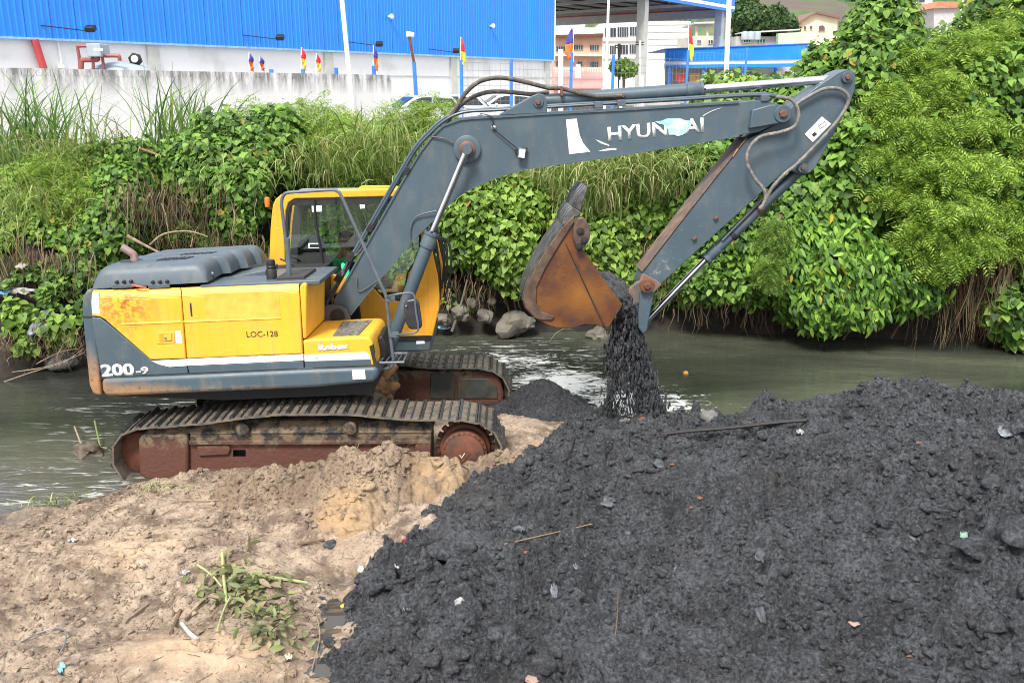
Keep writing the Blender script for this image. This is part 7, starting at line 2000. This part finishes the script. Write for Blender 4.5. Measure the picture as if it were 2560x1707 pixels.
# ---- mud in the bucket and falling from it
mb_ = P(1525, 735, 10.65)
V_, F_ = [], []
me = rock_mesh('tmp', (1, 1, 1), 5, 5, .22)
for v in me.vertices:
    p = v.co
    v.co = Vector((p.x * .26 + .10 * p.z * -.5, p.y * .44, p.z * .24 - .06 * p.x)) * (1 + .10 * mnoise.noise(p * 6) + .05 * mnoise.noise(p * 14)) + mb_
tag(finish('mud_load', me, m_mud, smooth=180), 'black mud load spilling over the bucket edge', 'mud load')
def stream(n, path, w0, w1, yw, s0, s1, name, label, pw=1.0):
    f = RNG.random(n) ** pw
    xs = np.interp(f, np.linspace(0, 1, len(path)), [a for a, _ in path]); ys = np.interp(f, np.linspace(0, 1, len(path)), [c2 for _, c2 in path])
    w = w0 + (w1 - w0) * f
    # ropes: the fall gathers in strands
    st = np.round(RNG.uniform(-1.6, 1.6, n) * 2) / 2 * .55 + .18 * np.sin(f * 9 + RNG.integers(0, 3, n))
    xs = xs + w * .5 * (.85 * st + .30 * RNG.normal(size=n) * (.5 + f))
    Yv = 10.62 + yw * RNG.normal(size=n)
    pts = [P(a, c2, y) for a, c2, y in zip(xs, ys, Yv)]
    pts = [p for p in pts if p.z > .03]
    sz = s0 + (s1 - s0) * RNG.random(len(pts)) ** 3
    return tag(clods(name, pts, sz, m_mud, 7, flat=1.0, stretch=lambda i: (.75, .75, random.uniform(1.4, 4.2))), label, 'falling mud', kind='stuff')
stream(8500, [(1552, 755), (1572, 790), (1592, 860), (1606, 930), (1622, 1000), (1634, 1048)], 30, 62, .10, .004, .022, 'falling_mud', 'main fall of black mud clods under the bucket edge', .85)
stream(1500, [(1528, 845), (1532, 900), (1538, 945), (1525, 990), (1514, 1045)], 12, 26, .07, .004, .016, 'falling_mud', 'thin strand of falling mud left of the main fall')
stream(1500, [(1545, 800), (1556, 920), (1576, 1040)], 44, 120, .2, .006, .02, 'falling_mud', 'scattered drops around the falling mud')

# ---- operator
def person():
    Yp = 11.33
    J = {}
    def pt(px, py, dy=0): return P(px, py, Yp + dy) 
    hip, chest, neck, head0, head1 = pt(852, 742), pt(850, 665), pt(857, 632), pt(861, 618), pt(866, 590)
    vs = [hip, pt(850, 705), chest, pt(854, 645), neck, head0]
    ra = [(.16, .14), (.16, .135), (.17, .135), (.12, .11), (.055, .055), (.06, .06)]
    ed = [(0, 1), (1, 2), (2, 3), (3, 4), (4, 5)]
    zone = {}
    def chain(start, pts, rads):
        k = start
        for p, r_ in zip(pts, rads):
            vs.append(p); ra.append((r_, r_)); ed.append((k, len(vs) - 1)); k = len(vs) - 1
        return k
    for s in (-1, 1):
        chain(0, [pt(880, 745, s * .1), pt(930, 722, s * .13), pt(980, 702, s * .15), pt(988, 745, s * .15), pt(994, 800, s * .15), pt(1015, 812, s * .15)], [.10, .085, .065, .055, .045, .035])
        e_ = chain(3, [pt(858, 650, s * .2), pt(868, 690, s * .24), pt(880, 722, s * .24), pt(915, 705, s * .22), pt(938, 692, s * .2), pt(948, 688, s * .2)], [.065, .05, .043, .036, .028, .03])
        for q in range(4):
            dy = (q - 1.5) * .02
            chain(e_, [pt(958, 687 + abs(q - 1.5), s * .2 + dy), pt(964, 692 + abs(q - 1.5), s * .2 + dy), pt(962, 698, s * .2 + dy)], [.011, .010, .009])
        chain(e_ - 1, [pt(944, 682, s * .2 - s * .03), pt(952, 679, s * .2 - s * .04)], [.012, .010])
    me = bpy.data.meshes.new('person'); me.from_pydata([v[:] for v in vs], ed, [])
    o = bpy.data.objects.new('person', me); COL.objects.link(o)
    sk = o.modifiers.new('skin', 'SKIN'); sk.use_smooth_shade = True
    for i, d_ in enumerate(me.skin_vertices[0].data): d_.radius = ra[i]; d_.use_root = (i == 0)
    o.modifiers.new('sub', 'SUBSURF').levels = 2
    o.modifiers['sub'].render_levels = 2
    bpy.context.view_layer.update()
    m2 = bpy.data.meshes.new_from_object(o.evaluated_get(bpy.context.evaluated_depsgraph_get()))
    bpy.data.objects.remove(o)
    # head joined to the neck: one more surface grown with face features
    bm = bmesh.new(); bm.from_mesh(m2)
    hc = (head0 + head1) / 2 + Vector((.005, 0, .02))
    r0 = bmesh.ops.create_icosphere(bm, subdivisions=4, radius=1)
    for v in r0['verts']:
        p = v.co.copy()
        x, y, z = p
        k = 1.0
        fx = max(0, x)
        rx, ry, rz = .098, .077, .118
        d_ = Vector((x * rx, y * ry, z * rz))
        if z < -.3: d_.y *= 1 - .25 * (-z - .3); d_.x += .012 * fx
        nose = math.exp(-((y / .16) ** 2 + ((z + .12) / .2) ** 2)) * (x > .5) * .022
        brow = math.exp(-((abs(y) - .35) ** 2 / .06 + (z - .2) ** 2 / .01)) * (x > .4) * .006
        eye = math.exp(-(((abs(y) - .36) / .14) ** 2 + ((z - .02) / .09) ** 2)) * (x > .4) * -.010
        mouth = math.exp(-((y / .3) ** 2 + ((z + .48) / .05) ** 2)) * (x > .4) * -.006
        lips = math.exp(-((y / .28) ** 2 + ((z + .48) / .14) ** 2)) * (x > .4) * .009
        ear = math.exp(-((x / .13) ** 2 + ((z + .05) / .22) ** 2)) * (abs(y) > .85) * .016
        d_ += Vector((nose + brow + eye + mouth + lips, math.copysign(ear, y), 0))
        v.co = hc + Matrix.Rotation(R(12), 3, 'Y') @ d_
    bm.to_mesh(m2); bm.free()
    skin = simple('skin', (.46, .27, .18), .55, 0, .1, 20); shirt = simple('green_shirt', (.05, .72, .32), .85, 0, .12, 18); jean = simple('blue_jeans', (.07, .30, .48), .9, 0, .2, 25)
    ob = finish('person', m2, [skin, shirt, jean], smooth=180, origin=True)
    off = ob.location
    elbow = pt(880, 722)
    for f in m2.polygons:
        c = f.center + off
        px_x = c.x
        if c.z < neck.z - .035 and not (c.x > elbow.x + .02 and c.z > pt(900, 730).z and c.z > hip.z + .06 and c.x > pt(885, 700).x): f.material_index = 1
        if c.z < hip.z + .05 or (c.x > pt(905, 700).x and c.z < pt(930, 705).z and abs(c.y - Yp) < .23 and c.x > pt(900, 700).x and c.z < hip.z + .22): f.material_index = 2
        if c.x > pt(1003, 800).x and c.z < pt(1000, 795).z: f.material_index = 0
    tag(ob, 'seated person in a green shirt and blue jeans working levers in the cab', 'person')
    # cropped hair
    bm = bmesh.new(); r0 = bmesh.ops.create_icosphere(bm, subdivisions=3, radius=1)
    kill = []
    for v in bm.verts:
        x, y, z = v.co
        if z < .12 + .55 * max(0, x) - .35 * max(0, -x): kill.append(v)
        v.co = hc + Matrix.Rotation(R(12), 3, 'Y') @ Vector((x * .101, y * .082, z * .123))
    bmesh.ops.delete(bm, geom=kill, context='VERTS')
    mh = bpy.data.meshes.new('hair'); bm.to_mesh(mh); bm.free()
    h = finish('hair', mh, simple('dark_brown_hair', (.05, .03, .02), .8, 0, .3, 60), ob, smooth=180)
    s_ = h.modifiers.new('thick', 'SOLIDIFY'); s_.thickness = .012
person()
